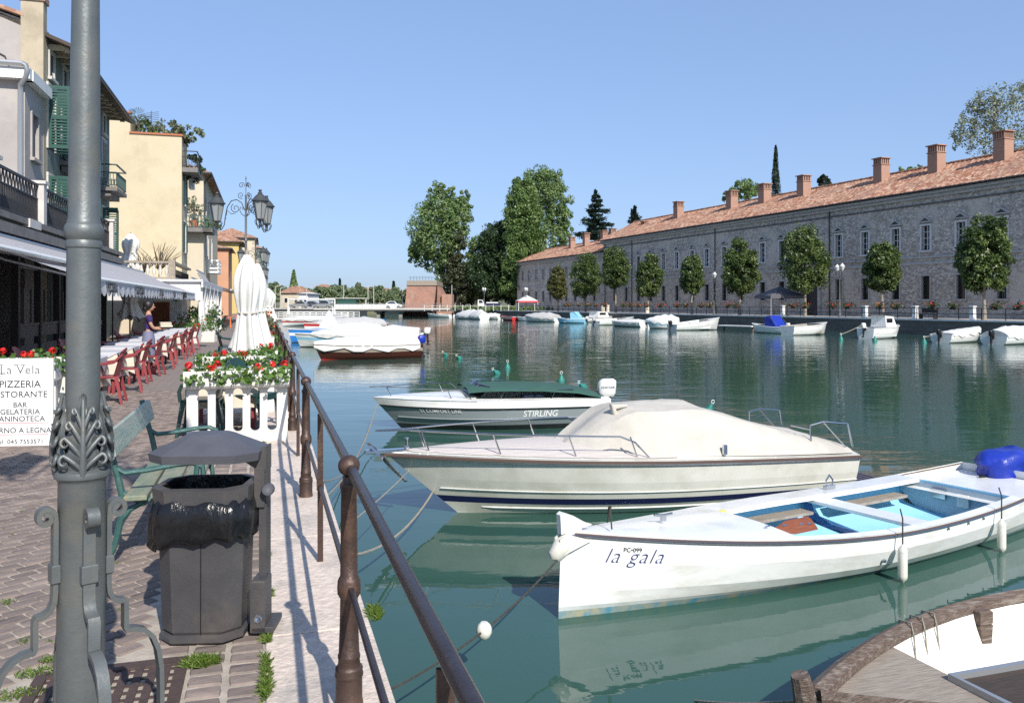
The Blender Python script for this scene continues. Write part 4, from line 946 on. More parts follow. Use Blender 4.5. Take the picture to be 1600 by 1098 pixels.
# plants on that roof terrace
def bush(label, loc, rad, n, size, leafm, seed, cat='plant', name='terrace_plant', trunk=None, group=None):
    t = thing(name, label, cat, loc, 0, group)
    P, T, Nn = clumps((0, 0, rad[2]), rad, max(5, n // 40), 40, min(rad) * .38, seed)
    part('leaves', leafmesh('leaves', P, T, size, M[leafm], .55, nrm=Nn), None, t)
    if trunk: part('trunk', trunk, M['twig'], t)
    return t
def palm(label, loc, h, seed):
    t = thing('palm', label, 'palm', loc); mb = MB(); mb.tube([(0, 0, 0), (.03, 0, h * .5), (0, .02, h)], [.12, .09, .1], 8); part('trunk', mb, M['bark'], t)
    g = random.Random(seed)
    mb = MB()
    for k in range(22):
        an = k * 2.4; el = g.uniform(-.3, 1.2); L_ = .75; d = Vector((math.cos(an) * math.cos(el), math.sin(an) * math.cos(el), math.sin(el))); c = Vector((0, 0, h)) + d * L_ * .6
        s = d.cross(Vector((0, 0, 1))).normalized()
        for q in range(9):
            f = (q - 4) * .22; e = (d + s * f - Vector((0, 0, .1 + abs(f) * .25))).normalized(); mb.add([c, c + e * .45 + s * .02, c + e * .6 - Vector((0, 0, .06)), c + e * .45 - s * .02], [(0, 1, 2, 3)])
        mb.tube([(0, 0, h), c], .012, 4)
    part('fronds', mb, M['darkleafp'], t, 0); return t
M['darkleafp'] = mat('palm_frond', (0.05, 0.085, 0.025), (0.11, 0.12, 0.04), 3, 0.6, transl=.25)
palm('small fan palm standing at the step of the yellow house roof', LW(aS + .35, bY + 1.0, z1), zat(178, aS + .35, bY) - z1 - .3, 3)
for i, (x, ytop, w_, lab) in enumerate(((233, 186, 1.15, 'bushy oleander beside the palm on the yellow house roof terrace'), (262, 190, 1.2, 'sparse leafy shrub along the middle of the yellow house roof terrace'), (293, 196, .95, 'tall shrub leaning out over the front corner of the yellow roof terrace'))):
    a_ = la(x, 0) * 0
    s = (x - CX) / F; Yq = LW(aY, bY + 1.2).y; p = Vector((s * Yq, Yq, z1 - .1)); zt = EYE - (ytop - HY) / F * Yq
    bush(lab, p, (w_, w_ * .9, (zt - z1 + .1) / 2), 650, .24, 'planepale' if i else 'plane', 20 + i)
bush('dark trailing plant hanging from the front balcony of the yellow house', LW(aY + .6, bY + 2.0, z1 - 2.7), (.5, 1.5, 1.25), 700, .2, 'darkleaf', 31)
mb = MB(); mb.tube([(0, 0, 0), (0, 0, 2.2)], .02, 5)
for k in range(6): mb.tube([(-.5, 0, 1.3 + k * .13), (.5, .0, 1.55 + k * .13)], .012, 4)
single('tv_antenna', mb, M['iron'], 'thin roof antenna rising behind the plants of the yellow house', 'antenna', LW(aS + .9, bY + 3, z1), 0.6)
# yellow house lower terrace with balustrade, in front of the gable
bB = la(272, -4.85)
t = leftthing('balustrade_terrace', 'stone balustrade terrace on the low roof before the yellow gable', 'terrace')
zt = zat(408, -4.85, bB); zb = zt - 1.0
wallbox('wall', t, -16, -4.85, bB, bY - .02, 0, zb, M['creamwall'])
mb = MB(); mb.box((-10.4, bB + .15, zb + .06), (11.2, .4, .12)); mb.box((-10.4, bB + .15, zt - .06), (11.2, .32, .12)); mb.box((-4.97, (bB + bY) / 2, zb + .06), (.4, bY - bB, .12)); mb.box((-4.97, (bB + bY) / 2, zt - .06), (.32, bY - bB, .12)); part('rails', mb, M['greywood'], t, 0)
for k in range(22):
    mb = MB(); mb.lathe([(.06, .12), (.05, .2), (.11, .4), (.1, .5), (.05, .72), (.06, .88)], 7, (-5.25 - k * .32, bB + .15, zb)); part('baluster', mb, M['stonelight'], t)
for a_, b_ in ((-4.97, bB + .15), (-8.2, bB + .15)):
    mb = MB(); mb.box((a_, b_, zb + .55), (.34, .42, 1.1)); part('pier', mb, M['greywood'], t, 0)
mb = MB(); balustrade_iron(mb, (-4.97, bB + .4, zb), (-4.97, bY - .2, zb), .9, 30, False); part('side_railing', mb, M['iron'], t, 0)
# bare shrubs above it
g = random.Random(4)
for i, (x, h, lab) in enumerate(((249, 2.2, 'bare twiggy shrub standing behind the stone balustrade before the yellow gable'), (224, 1.6, 'smaller leafless shrub left of the other bare shrub on the balustrade terrace'))):
    p = at(x, 415, LW(-5.5, bB + 1).y + .5); p.z = zb; mb = MB()
    for k in range(26):
        an = g.uniform(0, 6.28); q = Vector((0, 0, h * .25)); pts = [Vector((0, 0, 0)), q]; d = Vector((math.cos(an) * .6, math.sin(an) * .6, g.uniform(.6, 1.3)))
        for s in range(4): d += Vector((g.uniform(-.3, .3), g.uniform(-.3, .3), 0)); q = q + d.normalized() * h * .19; pts.append(q)
        mb.tube(pts, [.045, .03, .022, .016, .011, .006], 4)
    single('bare_shrub', mb, M['twig'], lab, 'shrub', p)
# cream house with hipped roof
def house(name, label, x_corner, a_face, depth, y_eave, m, roofm='roof', ov=.7, holes=(), hip=1.2, width=9, fh=(), rooflow=None):
    b0 = la(x_corner, a_face); zE = zat(y_eave, a_face, b0); t = leftthing(name, label)
    b1 = b0 + depth
    wallbox('wall', t, a_face - width, a_face, b0, b1, 0, zE, m, [(b0 + q0, b0 + q1, c, d) for q0, q1, c, d in fh], [(a_face - q1, a_face - q0, c, d) for q0, q1, c, d in holes])
    mb = MB(); o = ov; zz = zE + .02; A0, A1 = a_face - width - o, a_face + o; B0, B1 = b0 - o, b1 + o; rz = zz + hip * 2; mA = (A0 + A1) / 2; hw = min((A1 - A0) / 2, (B1 - B0) / 2 - .2)
    V = [(A0, B0, zz), (A1, B0, zz), (A1, B1, zz), (A0, B1, zz), (mA, B0 + hw, rz), (mA, B1 - hw, rz)]
    mb.add(V, [(0, 1, 4), (1, 2, 5, 4), (2, 3, 5), (3, 0, 4, 5), (3, 2, 1, 0)]); rf = part('roof', mb, M[roofm], t, 0)
    mb = MB(); mb.box((A1 - .02, (B0 + B1) / 2, zz - .05), (.1, B1 - B0, .14)); mb.box(((A0 + A1) / 2, B0 + .02, zz - .05), (A1 - A0 - .2, .1, .14)); mb.tube([(a_face + o - .05, b0 + .3, zz - .1), (a_face + .1, b0 + .3, zz - .7), (a_face + .1, b0 + .3, zz - 4)], .06, 6); part('gutter', mb, M['darkgutter'], rf, 0)
    for q0, q1, c, d in fh: fwin(t, a_face, b0 + q0, b0 + q1, c, d)
    for q0, q1, c, d in holes:
        mb = MB(); mb.box((a_face - (q0 + q1) / 2, b0 + .16, (c + d) / 2), (q1 - q0 - .01, .03, d - c - .01)); part('pane', mb, M['glass_dark'], t, 0)
    return t, b0, zE
tc, bC, zC = house('cream_house', 'cream house with a hipped tiled roof and flowery balcony beyond the yellow one', 318, -5.3, 22, 271, M['creamwall'], holes=[(1.5, 2.4, 5.5, 8.0)], fh=[(2, 3, 9.5, 11.2), (5.5, 6.5, 9.5, 11.2), (2, 3, 5.8, 8.0), (5.5, 6.5, 5.8, 8.0), (11, 12, 5.8, 8), (11, 12, 9.5, 11.2)])
zbl = zat(361, -5.3, bC)
mb = MB(); mb.box((-6.0, bC - .55, zbl), (2.9, 1.2, .35)); mb.box((-4.9, bC + .8, zbl), (.8, 3.9, .35)); bl = part('balcony', mb, M['stonegrey'], tc, 0)
mb = MB()
for k in range(25):
    x_ = -7.4 + k * .12; mb.tube([(x_, bC - 1.1, zbl + .17), (x_ + .1 * (-1) ** k, bC - 1.1, zbl + .7), (x_, bC - 1.1, zbl + 1.2)], .028, 4)
for z in (.2, .7, 1.22): mb.tube([(-7.4, bC - 1.1, zbl + z), (-4.52, bC - 1.1, zbl + z), (-4.52, bC + 2.6, zbl + z)], .03, 4)
part('balcony_railing', mb, M['greeniron'], bl, 0)
zw = zat(425, -5.3, bC + 4); mb = MB(); mb.box((-4.75, bC + 6, zw), (1.0, 4.5, .18)); wb_ = part('white_balcony', mb, M['whitepaint'], tc, 0)
mb = MB()
for z in (.35, .7, 1.05): mb.box((-4.29, bC + 6, zw + z), (.06, 4.5, .16)); mb.box((-4.75, bC + 3.79, zw + z), (.9, .06, .16))
for k in range(7): mb.box((-4.29, bC + 3.8 + k * .73, zw + .6), (.05, .05, 1.1))
part('balcony_rails', mb, M['whitepaint'], wb_, 0)
p = LW(-6.0, bC - .8, zbl + .2)
pt = thing('potted_tree', 'small potted tree on the balcony of the cream house', 'potted plant', p)
mb = MB(); mb.lathe([(.28, 0), (.38, .55), (.42, .58), (.4, .62)], 10); part('pot', mb, M['terracotta'], pt)
P, T, Nn = clumps((0, 0, 1.95), (.8, .8, .8), 16, 22, .22, 5); part('leaves', leafmesh('leaves', P, T, .2, M['planepale'], .5, nrm=Nn), None, pt)
mb = MB(); branches(mb, (0, 0, .5), (0, 0, 2.4), .04, 6, .6, 2); part('trunk', mb, M['twig'], pt)
bush('green trailing plant spilling over the corner of the cream house balcony', LW(-4.6, bC - .4, zbl + .1), (.7, .9, .7), 420, .2, 'plane', 37)
mb = MB(); mb.box((0, 0, 0), (.9, .35, .7), ch=.03)
ac = thing('air_conditioner', 'white air conditioner box on the wall between the yellow and cream houses', 'air conditioner', LW(aY + .35, bY + 3.4, zat(288, aY + .35, bY + 3.4)), PHI + math.pi / 2)
part('case', mb, M['whitepaint'], ac, 0)
mb = MB(); mb.lathe([(.27, 0), (.27, .02)], 14)
for k in range(4): mb.box((0, 0, .02), (.5, .02, .01), k * .78)
fm_ = mb.mesh('fan_grille', M['iron']); fm_.transform(Matrix.Translation((0, .18, 0)) @ Matrix.Rotation(R(-90), 4, 'X')); part('fan_grille', fm_, None, ac)
house('peach_house', 'peach painted house with a flat brown eave beyond the cream house', 357, -5.0, 12, 388, M['peachwall'], ov=.5, hip=.6, width=8, holes=[(5, 6, 5.5, 7)])
house('deep_yellow_house', 'narrow deep yellow house next to the peach one', 373, -4.4, 14, 378, M['yellow2'], ov=.8, hip=1.2, width=8, fh=[(2, 3, 6, 8)])
house('ochre_house', 'pale ochre house with a red roof behind the street lantern', 398, -2.9, 26, 372, M['creamwall'], ov=.8, hip=1.5, width=12, fh=[(2, 3, 6, 8), (2, 3, 9, 11)])
tg, bg_, zg = house('far_green_house', 'far grey green house with white window bands at the end of the row', 412, -1.5, 30, 388, M['greenwall'], ov=.9, hip=1.0, width=9, fh=[(3 * k + 1, 3 * k + 2.2, z, z + 1.6) for k in range(9) for z in (4, 7, 10)])
mb = MB()
for z in (3.4, 6.4, 9.4): mb.box((-5.9, bg_ - .15, z), (8.8, .3, .4)); mb.box((-1.4, bg_ + 15, z), (.3, 30, .4))
part('bands', mb, M['whitepaint'], tg, 0)
# ================================================================ QUAY FURNITURE
def spiral(c, r0, r1, turns, a0, sgn, n=22):
    out = []
    for i in range(n + 1):
        f = i / n; an = a0 + sgn * turns * 2 * math.pi * f; r = r0 + (r1 - r0) * f; out.append((c[0] + r * math.cos(an), c[1] + r * math.sin(an)))
    return out
def radial(pts, an): return [(r * math.cos(an), r * math.sin(an), z) for r, z in pts]
# ---- street lamp (one model, copied along the quay)
def acanthus(an):
    mb = MB(); NV, NW = 26, 18; rows = []
    for i in range(NV + 1):
        v = i / NV
        lob = 0.5 + 0.5 * math.cos(2 * math.pi * (v * 3.2 + .15))
        wid = (0.062 * (1 - v) ** .7 + 0.028) * (0.72 + .42 * lob) if v < .86 else 0.027 * (1.25 - (v - .86) * 2.6)
        r = 0.078 + 0.030 * math.sin(min(1, v * 1.15) * math.pi) ** .8 * (1 - .35 * v) + (0.012 * ((v - .82) / .18) ** 2 if v > .82 else 0) - .020 * v
        row = []
        for j in range(NW + 1):
            w = -1 + 2 * j / NW
            rel = 0.010 * math.exp(-(w / .16) ** 2) + .0075 * math.cos(w * 9 + abs(w) * 3) * (1 - abs(w)) + .011 * abs(w) ** 3 * lob - .012 * abs(w) ** 2
            th = an + w * wid / .088; rr_ = r + rel
            row.append((rr_ * math.cos(th), rr_ * math.sin(th), 1.005 + .285 * v - .018 * abs(w) ** 1.5 * (1 + lob)))
        rows.append(row)
    mb.loft(rows, closed=False, c0=False, c1=False)
    back = [[(p[0] * .93, p[1] * .93, p[2]) for p in r] for r in rows]
    mb.loft(back[::-1], closed=False, c0=False, c1=False)
    ce, se = math.cos(an), math.sin(an); tg_ = Vector((-se, ce, 0)); rd = Vector((ce, se, 0))
    def surf(w, v, lift=0.0):                                        # point on the collar at tangential offset w, height v
        r = 0.080 + 0.027 * math.sin(min(1, v * 1.15) * math.pi) ** .8 * (1 - .35 * v) - .018 * v + lift; th = an + w / .09
        return Vector((r * math.cos(th), r * math.sin(th), 1.005 + .285 * v))
    for s in (-1, 1):                                                # plump lobes curling off the midrib
        for k, (v0, v1, w1, cr) in enumerate(((.02, .26, .058, .020), (.16, .47, .056, .018), (.32, .66, .046, .015), (.5, .82, .032, .011))):
            pts = [surf(s * w1 * f ** 1.3, v0 + (v1 - v0) * f ** .8, .006 + .006 * f) for f in (0, .2, .4, .6, .8, 1)]
            c = pts[-1] - tg_ * s * 0 - Vector((0, 0, cr)); rad = [.004, .007, .0085, .009, .009, .0085]
            for q in range(1, 9):
                a2 = math.pi / 2 - q / 8 * 4.4; r_ = cr * (1 - .07 * q); pts.append(c + tg_ * s * r_ * math.cos(a2) + Vector((0, 0, r_ * math.sin(a2))) + rd * .003 * q); rad.append(.0085 - .0006 * q)
            mb.tube(pts, rad, 7)
    mb.tube([surf(0, f, .008) for f in (0, .2, .4, .6, .8, .97)], [.016, .013, .011, .010, .009, .006], 7)
    return mb
SA = R(-47.6)
def make_lamp(label):
    t = thing('street_lamp', label, 'street lamp', (0, 0, 0), 0, 'ornate street lamps along the quay')
    mb = MB(); mb.lathe([(.115, 0), (.115, .03), (.088, .05), (.0875, .5), (.0865, .975), (.092, .985), (.101, .992), (.104, 1.003), (.101, 1.014), (.09, 1.02), (.07, 1.03)], 40); mb.v = [(x * .89, y * .89, z) for x, y, z in mb.v]; part('pedestal', mb, M['lampgrey'], t, 30)
    mb = MB(); mb.lathe([(.064, 1.02), (.0625, 1.3), (.0620, 1.795), (.066, 1.80), (.067, 1.815), (.062, 1.825), (.066, 1.832), (.071, 1.842), (.0725, 1.856), (.071, 1.87), (.066, 1.88), (.062, 1.884), (.061, 1.893), (.058, 1.9), (.0575, 2.1), (.050, 2.72), (.043, 3.6), (.05, 3.61), (.055, 3.64), (.05, 3.67), (.041, 3.69), (.034, 5.05), (.042, 5.08), (.03, 5.12), (.015, 5.16), (.012, 5.6), (.03, 5.64), (.0, 5.74)], 40); mb.v = [(x * .89, y * .89, z) for x, y, z in mb.v]; part('shaft', mb, M['lampgrey'], t, 30)
    for k in range(4): al_ = acanthus(SA - R(14) + k * math.pi / 2); al_.v = [(p[0] * .90, p[1] * .90, p[2]) for p in al_.v]; part('acanthus_leaf', al_, M['lampgrey'], t, 60)
    for k in range(4):
        an = SA + k * math.pi / 2; ux_ = (-math.sin(an), math.cos(an), 0)
        pts = spiral((.128, .862), .012, .033, 1.35, R(180) - 1.35 * 2 * math.pi, 1)[:-1]
        pts += [(.0955, .84), (.0955, .60), (.099, .565), (.112, .538), (.135, .525), (.158, .522), (.162, .515), (.162, .42), (.166, .41), (.20, .408), (.235, .395), (.268, .362), (.29, .31), (.302, .24), (.305, .12), (.305, .0)]
        mb = MB(); mb.tube(radial(pts, an), .0215, 4, flat=.42, up=ux_)
        mb.box((.0965 * math.cos(an), .0965 * math.sin(an), .665), (.03, .058, .065), an, ch=.004)
        mb.v = [(p[0] * .91, p[1] * .91, p[2]) for p in mb.v]; part('scroll_foot', mb, M['lampgrey'], t, 40)
    for k, an in enumerate((R(180), R(-45), R(63))):
        mb = MB(); ux_ = (-math.sin(an), math.cos(an), 0)
        mb.tube(radial([(.03, 4.42), (.14, 4.50), (.2, 4.62), (.17, 4.72), (.10, 4.70), (.1, 4.63)], an), .012, 6)
        mb.tube(radial([(.04, 4.62), (.14, 4.86), (.30, 4.96), (.47, 4.92), (.6, 4.72), (.66, 4.42), (.70, 4.14), (.79, 3.99), (.88, 3.98), (.93, 4.06), (.93, 4.2)], an), .016, 7)
        mb.tube(radial(spiral((.33, 4.68), .16, .03, 1.4, R(60), -1), an), .012, 6); mb.tube(radial(spiral((.16, 5.1), .11, .025, 1.3, R(-120), 1), an), .010, 6)
        mb.tube(radial(spiral((.14, 5.42), .10, .025, 1.3, R(200), -1), an), .010, 6); mb.tube(radial([(.33, 4.52), (.48, 4.5), (.6, 4.62), (.63, 4.45)], an), .011, 6)
        for q in range(5): mb.ball((.66 * math.cos(an), .66 * math.sin(an), 4.35 + .0 * q), .03, 6, 4, (1, 1, .6))
        part('arm', mb, M['lampdark'], t)
        c = (.93 * math.cos(an), .93 * math.sin(an)); lm = MB()
        n = 6
        lm.lathe([(.03, 4.14), (.05, 4.2), (.115, 4.25), (.125, 4.28)], n, (c[0], c[1], 0))
        for q in range(n):
            a2 = 2 * math.pi * q / n; lm.tube([(c[0] + .122 * math.cos(a2), c[1] + .122 * math.sin(a2), 4.27), (c[0] + .225 * math.cos(a2), c[1] + .225 * math.sin(a2), 4.82)], .011, 5)
            lm.tube([(c[0] + .12 * math.cos(a2), c[1] + .12 * math.sin(a2), 4.27), (c[0] + .17 * math.cos(a2), c[1] + .17 * math.sin(a2), 4.2), (c[0] + .12 * math.cos(a2), c[1] + .12 * math.sin(a2), 4.08), (c[0] + .03 * math.cos(a2), c[1] + .03 * math.sin(a2), 4.02)], .012, 5)
        lm.lathe([(.225, 4.81), (.265, 4.82), (.27, 4.845), (.24, 4.87), (.18, 4.95), (.13, 5.01), (.09, 5.04), (.07, 5.05), (.075, 5.09), (.05, 5.11), (.03, 5.13), (.06, 5.16), (.05, 5.19), (.0, 5.21)], 12, (c[0], c[1], 0))
        ln = part('lantern', lm, M['lampdark'], t, 30)
        gm = MB(); gm.lathe([(.115, 4.275), (.215, 4.815)], n, (c[0], c[1], 0)); part('glass', gm, M['lampglass'], ln, 0)
    return t
LB = 0.283 * -1.525 * -1 + 0
lampA = -0.628
b_of = lambda Y: None
lamp = make_lamp('large grey street lamp post with leafy collar and scroll feet, filling the frame height')
lamp.location = (-1.531, 2.95, 0); lamp.rotation_euler = (0, R(.42), 0)
for k, (Y, lab) in enumerate(((26.8, 'three lantern street lamp rising behind the closed white umbrellas'), (52.5, 'second lantern lamp beyond the umbrellas, lower against the far green house'), (78, 'third small lantern lamp beyond the umbrellas'), (104, 'farthest small lantern lamp at the end of the house row'))):
    dup(lamp, (lampA / EX.x - .2954 * Y - .0, Y, 0), 0, lab)
# ---- quay railing
rail = thing('quay_railing', 'brown cast iron quay railing with ball topped posts along the water', 'railing', (0, 0, 0), PHI)
RAa = 0.33 * EX.x
Ystep = 3.6
def rb_of(Y): return -(0.33 - .2954 * Y) * EY.y * 0 + ((0.33 - .2954 * Y) * EY.x + Y * EY.y)
pm = MB(); pm.lathe([(.056, 0), (.056, .02), (.053, .03), (.0525, .118), (.056, .122), (.057, .132), (.053, .14), (.055, .15), (.053, .158), (.045, .165), (.042, .19), (.0445, .195), (.0445, .205), (.041, .212), (.037, .32), (.0345, .43), (.039, .438), (.0455, .45), (.0465, .475), (.045, .5), (.040, .512), (.035, .52), (.034, .6), (.031, .86), (.035, .868), (.035, .885), (.026, .895), (.025, .915)], 22)
pm.ball((0, 0, .957), .0435, 18, 10)
post_me = pm.mesh('post', M['rust'], 40)
sm_ = MB(); sm_.box((0, 0, .46), (.034, .012, .92)); sm_.box((0, 0, .475), (.044, .03, .05)); st_me = sm_.mesh('stanchion', M['rust'], 0)
for k in range(-1, 46):
    Y = 3.316 + Ystep * k
    o = part('post', post_me, None, rail); o.location = (RAa, rb_of(Y), 0)
    o = part('stanchion', st_me, None, rail); o.location = (RAa + .005, rb_of(Y + 1.84), 0)
e0_, e1_ = rb_of(3.316 - Ystep), rb_of(3.316 + 45 * Ystep)
mb = MB(); mb.tube([(RAa + .006, e0_, .947), (RAa + .006, e1_, .947)], .0195, 12); part('top_rail', mb, M['railtop'], rail)
mb = MB(); mb.tube([(RAa + .004, e0_, .475), (RAa + .004, e1_, .475)], .0125, 10); part('mid_rail', mb, M['railtop'], rail)
# ---- litter bin
def octo(hx, hy, c, z, cx=0, cy=0): return [(cx + x, cy + y, z) for x, y in ((-hx + c, -hy), (hx - c, -hy), (hx, -hy + c), (hx, hy - c), (hx - c, hy), (-hx + c, hy), (-hx, hy - c), (-hx, -hy + c))]
tb = thing('litter_bin', 'grey octagonal litter bin with black bag and raised faceted lid, beside the bench', 'litter bin', LW(-.275, 4.32, 0), PHI - R(13))
HX, HY_ = .185, .160
mb = MB(); mb.loft([octo(HX - .012, HY_ - .012, .07, .0), octo(HX + .012, HY_ + .012, .075, .015), octo(HX + .012, HY_ + .012, .075, .035), octo(HX - .008, HY_ - .008, .07, .045), octo(HX, HY_, .07, .06), octo(HX + .018, HY_ + .015, .075, .66)], c1=False)
body = part('body', mb, M['binplastic'], tb, 20)
mb = MB(); mb.box((0.02, -HY_ - .0115, .35), (.003, .004, .58)); part('seam', mb, M['black'], body, 0)
mb = MB(); a_, b2 = octo(HX + .035, HY_ + .03, .08, .655), octo(HX + .04, HY_ + .035, .082, .73)
i0, i1 = octo(HX + .005, HY_, .07, .735), octo(HX - .0, HY_ - .005, .066, .60)
mb.loft([a_, b2, i0, i1], c0=False, c1=False); part('rim', mb, M['binplastic'], tb, 20)
g = random.Random(12); rings = []
for k, (z, e) in enumerate(((.672, .03), (.655, .042), (.61, .052), (.56, .056), (.50, .05), (.47, .052), (.455, .045), (.452, .03))):
    ring = []
    for q in range(48):
        th = 2 * math.pi * q / 48; o8 = octo(HX + e, HY_ + e, .08, z); th8 = (q / 6) % 8; i = int(th8); f = th8 - i; p, p2 = Vector(o8[i]), Vector(o8[(i + 1) % 8]); v = p.lerp(p2, f)
        s_ = 1 + .022 * math.sin(q * 2.3 + k * 1.1) + g.uniform(-.012, .012); ring.append((v.x * s_, v.y * s_, z - .055 * (k / 7) * math.sin(q * .13 + 3.6) + .012 * math.sin(q * 1.7 + k)))
    rings.append(ring)
mb = MB(); mb.loft(rings[::-1], c0=False, c1=False)
mb.loft([octo(HX - .002, HY_ - .006, .066, .73), octo(HX - .02, HY_ - .02, .06, .5), octo(HX - .05, HY_ - .05, .05, .38)], c0=False)
part('bag', mb, M['bag'], tb, 70)
mb = MB(); cy = .05; tl = lambda pts: [(x, y, z + y * .22 - x * .02) for x, y, z in pts]
lid0 = octo(.255, .20, .09, .845, 0, cy); lid1 = octo(.262, .207, .095, .885, 0, cy); lid2 = octo(.10, .07, .035, .965, .0, cy)
mb.loft([octo(.225, .175, .085, .865, 0, cy), octo(.24, .19, .088, .845, 0, cy), lid0, lid1, lid2]); part('lid', mb, M['binlid'], tb, 12)
mb = MB(); mb.box((.262, .06, .40), (.035, .10, .80), ch=.006); mb.prism([(.25, .0, .78), (.28, .0, .78), (.28, .0, .90), (.13, .0, .86)], (0, .12, 0)); mb.box((.25, .06, .7), (.05, .13, .2), ch=.006)
br_ = part('bracket', mb, M['binplastic'], tb, 20)
mb = MB(); mb.lathe([(.028, 0), (.030, .004), (.030, .03), (.026, .036), (.0, .037)], 16); k_ = mb.mesh('knob', M['binlid']); k_.transform(Matrix.Translation((.30, -.02, .70)) @ Matrix.Rotation(R(90), 4, 'X')); part('knob', k_, None, br_)
mb = MB(); mb.box((.262, -.02, .145), (.07, .14, .25), ch=.006); mb.box((.285, .01, .035), (.10, .2, .03), ch=.004); ab = part('ashtray_box', mb, M['binplastic'], tb, 20)
mb = MB(); mb.lathe([(.018, 0), (.021, .002), (.018, .006), (.0, .005)], 16); h_ = mb.mesh('keyhole', M['chrome']); h_.transform(Matrix.Translation((.262, -.09, .09)) @ Matrix.Rotation(R(90), 4, 'X')); part('lock', h_, None, ab)
# ---- bench
tbn = thing('park_bench', 'weathered green iron and wood bench with its back to the restaurant, behind the bin', 'bench', LW(-.66, 6.36, 0), PHI)
Lb = 1.78
def plank(mb, p0, p1, w, th, nrm): mb.tube([p0, p1], w / 2, 4, flat=th / w, up=Vector(nrm))
for n_, (x0, z0, w) in (('back_plank', (-.235, .755, .15)),):
    mb = MB(); d = Vector((.22, 0, 1)).normalized(); c = Vector((x0, 0, z0)); q = d.cross(Vector((0, 1, 0)))
    mb.box((0, 0, 0), (.03, Lb, .155), ch=.005); me = mb.mesh(n_, M['benchback'], 0); me.transform(Matrix.Translation(c) @ Matrix.Rotation(R(-13), 4, 'Y')); part(n_, me, None, tbn)
for k, (x, z, w) in enumerate(((-.10, .425, .13), (.05, .432, .13), (.20, .436, .12))):
    mb = MB(); mb.box((x, 0, z), (w, Lb, .032), ch=.005); part('seat_plank', mb, M['benchseat'], tbn, 0)
for s in (-1, 1):
    mb = MB(); y = s * (Lb / 2 - .10)
    T = lambda pts, r: mb.tube([(x, y, z) for x, z in pts], r, 7)
    T([(-.285, .84), (-.255, .70), (-.215, .56), (-.19, .44), (-.185, .36), (-.20, .26), (-.225, .14), (-.27, .03), (-.30, .0)], [.02, .02, .021, .022, .023, .022, .02, .02, .024])
    T([(-.19, .45), (-.14, .405), (-.06, .39), (.1, .405), (.24, .40)], .018)
    T([(-.20, .27), (-.14, .34), (-.06, .385)], .017)
    T([(-.225, .60), (-.17, .565), (-.05, .575), (.12, .60), (.22, .605), (.275, .58), (.28, .53)], .017)
    T([(.245, .60), (.235, .5), (.24, .40), (.235, .3), (.25, .15), (.30, .02), (.33, .0)], [.017, .018, .02, .019, .018, .018, .022])
    T([(.235, .27), (.18, .33), (.1, .385)], .015)
    for x, z in ((-.255, .7), (-.185, .33), (.238, .47)): mb.ball((x, y, z), .028, 8, 5, (1, 1, .5))
    part('iron_side', mb, M['benchmetal'], tbn, 50)
# ---- planters and flowers
def geranium(parent, L, W, z, seed, nfl, h=.2, at0=(0, 0), reds=True):
    g = np.random.default_rng(seed); n = int(1250 * L)
    P = np.stack([g.uniform(-L / 2 - .04, L / 2 + .04, n) + at0[0], g.normal(0, W * .38, n) + at0[1], z - .05 + g.uniform(-.05, 1, n) * h * (0.5 + .45 * np.sin(g.uniform(0, 6, n)))], 1)
    hang = g.uniform(0, 1, n) < .27; P[hang, 1] = at0[1] + np.sign(P[hang, 1] - at0[1]) * (W / 2 + .03); P[hang, 2] = z + .05 - g.uniform(0, .15, hang.sum())
    part('foliage', leafmesh('foliage', P, g.uniform(0, 1, n), .055, M['leafg'], .85, nrm=np.tile([0, -.2, .6], (n, 1))), None, parent)
    rr_ = random.Random(seed)
    for k in range(nfl):
        mb = MB(); c = Vector((rr_.uniform(-L / 2, L / 2) + at0[0], at0[1] + rr_.uniform(-W * .5, W * .3), z + h * rr_.uniform(.3, .85)))
        for q in range(26):
            d = Vector((rr_.gauss(0, 1), rr_.gauss(0, 1), rr_.gauss(.3, 1))).normalized(); e = d.orthogonal().normalized(); f = d.cross(e); p = c + d * .036; s = .016
            mb.add([p - e * s - f * s * .6, p + e * s - f * s * .6, p + e * s * .8 + f * s + d * .006, p - e * s * .8 + f * s + d * .006], [(0, 1, 2, 3)])
        mb.tube([c - Vector((0, 0, .1)), c], .004, 4)
        part('flower_head', mb, M['petal'] if (reds or k % 3) else M['petalo'], parent, 0)
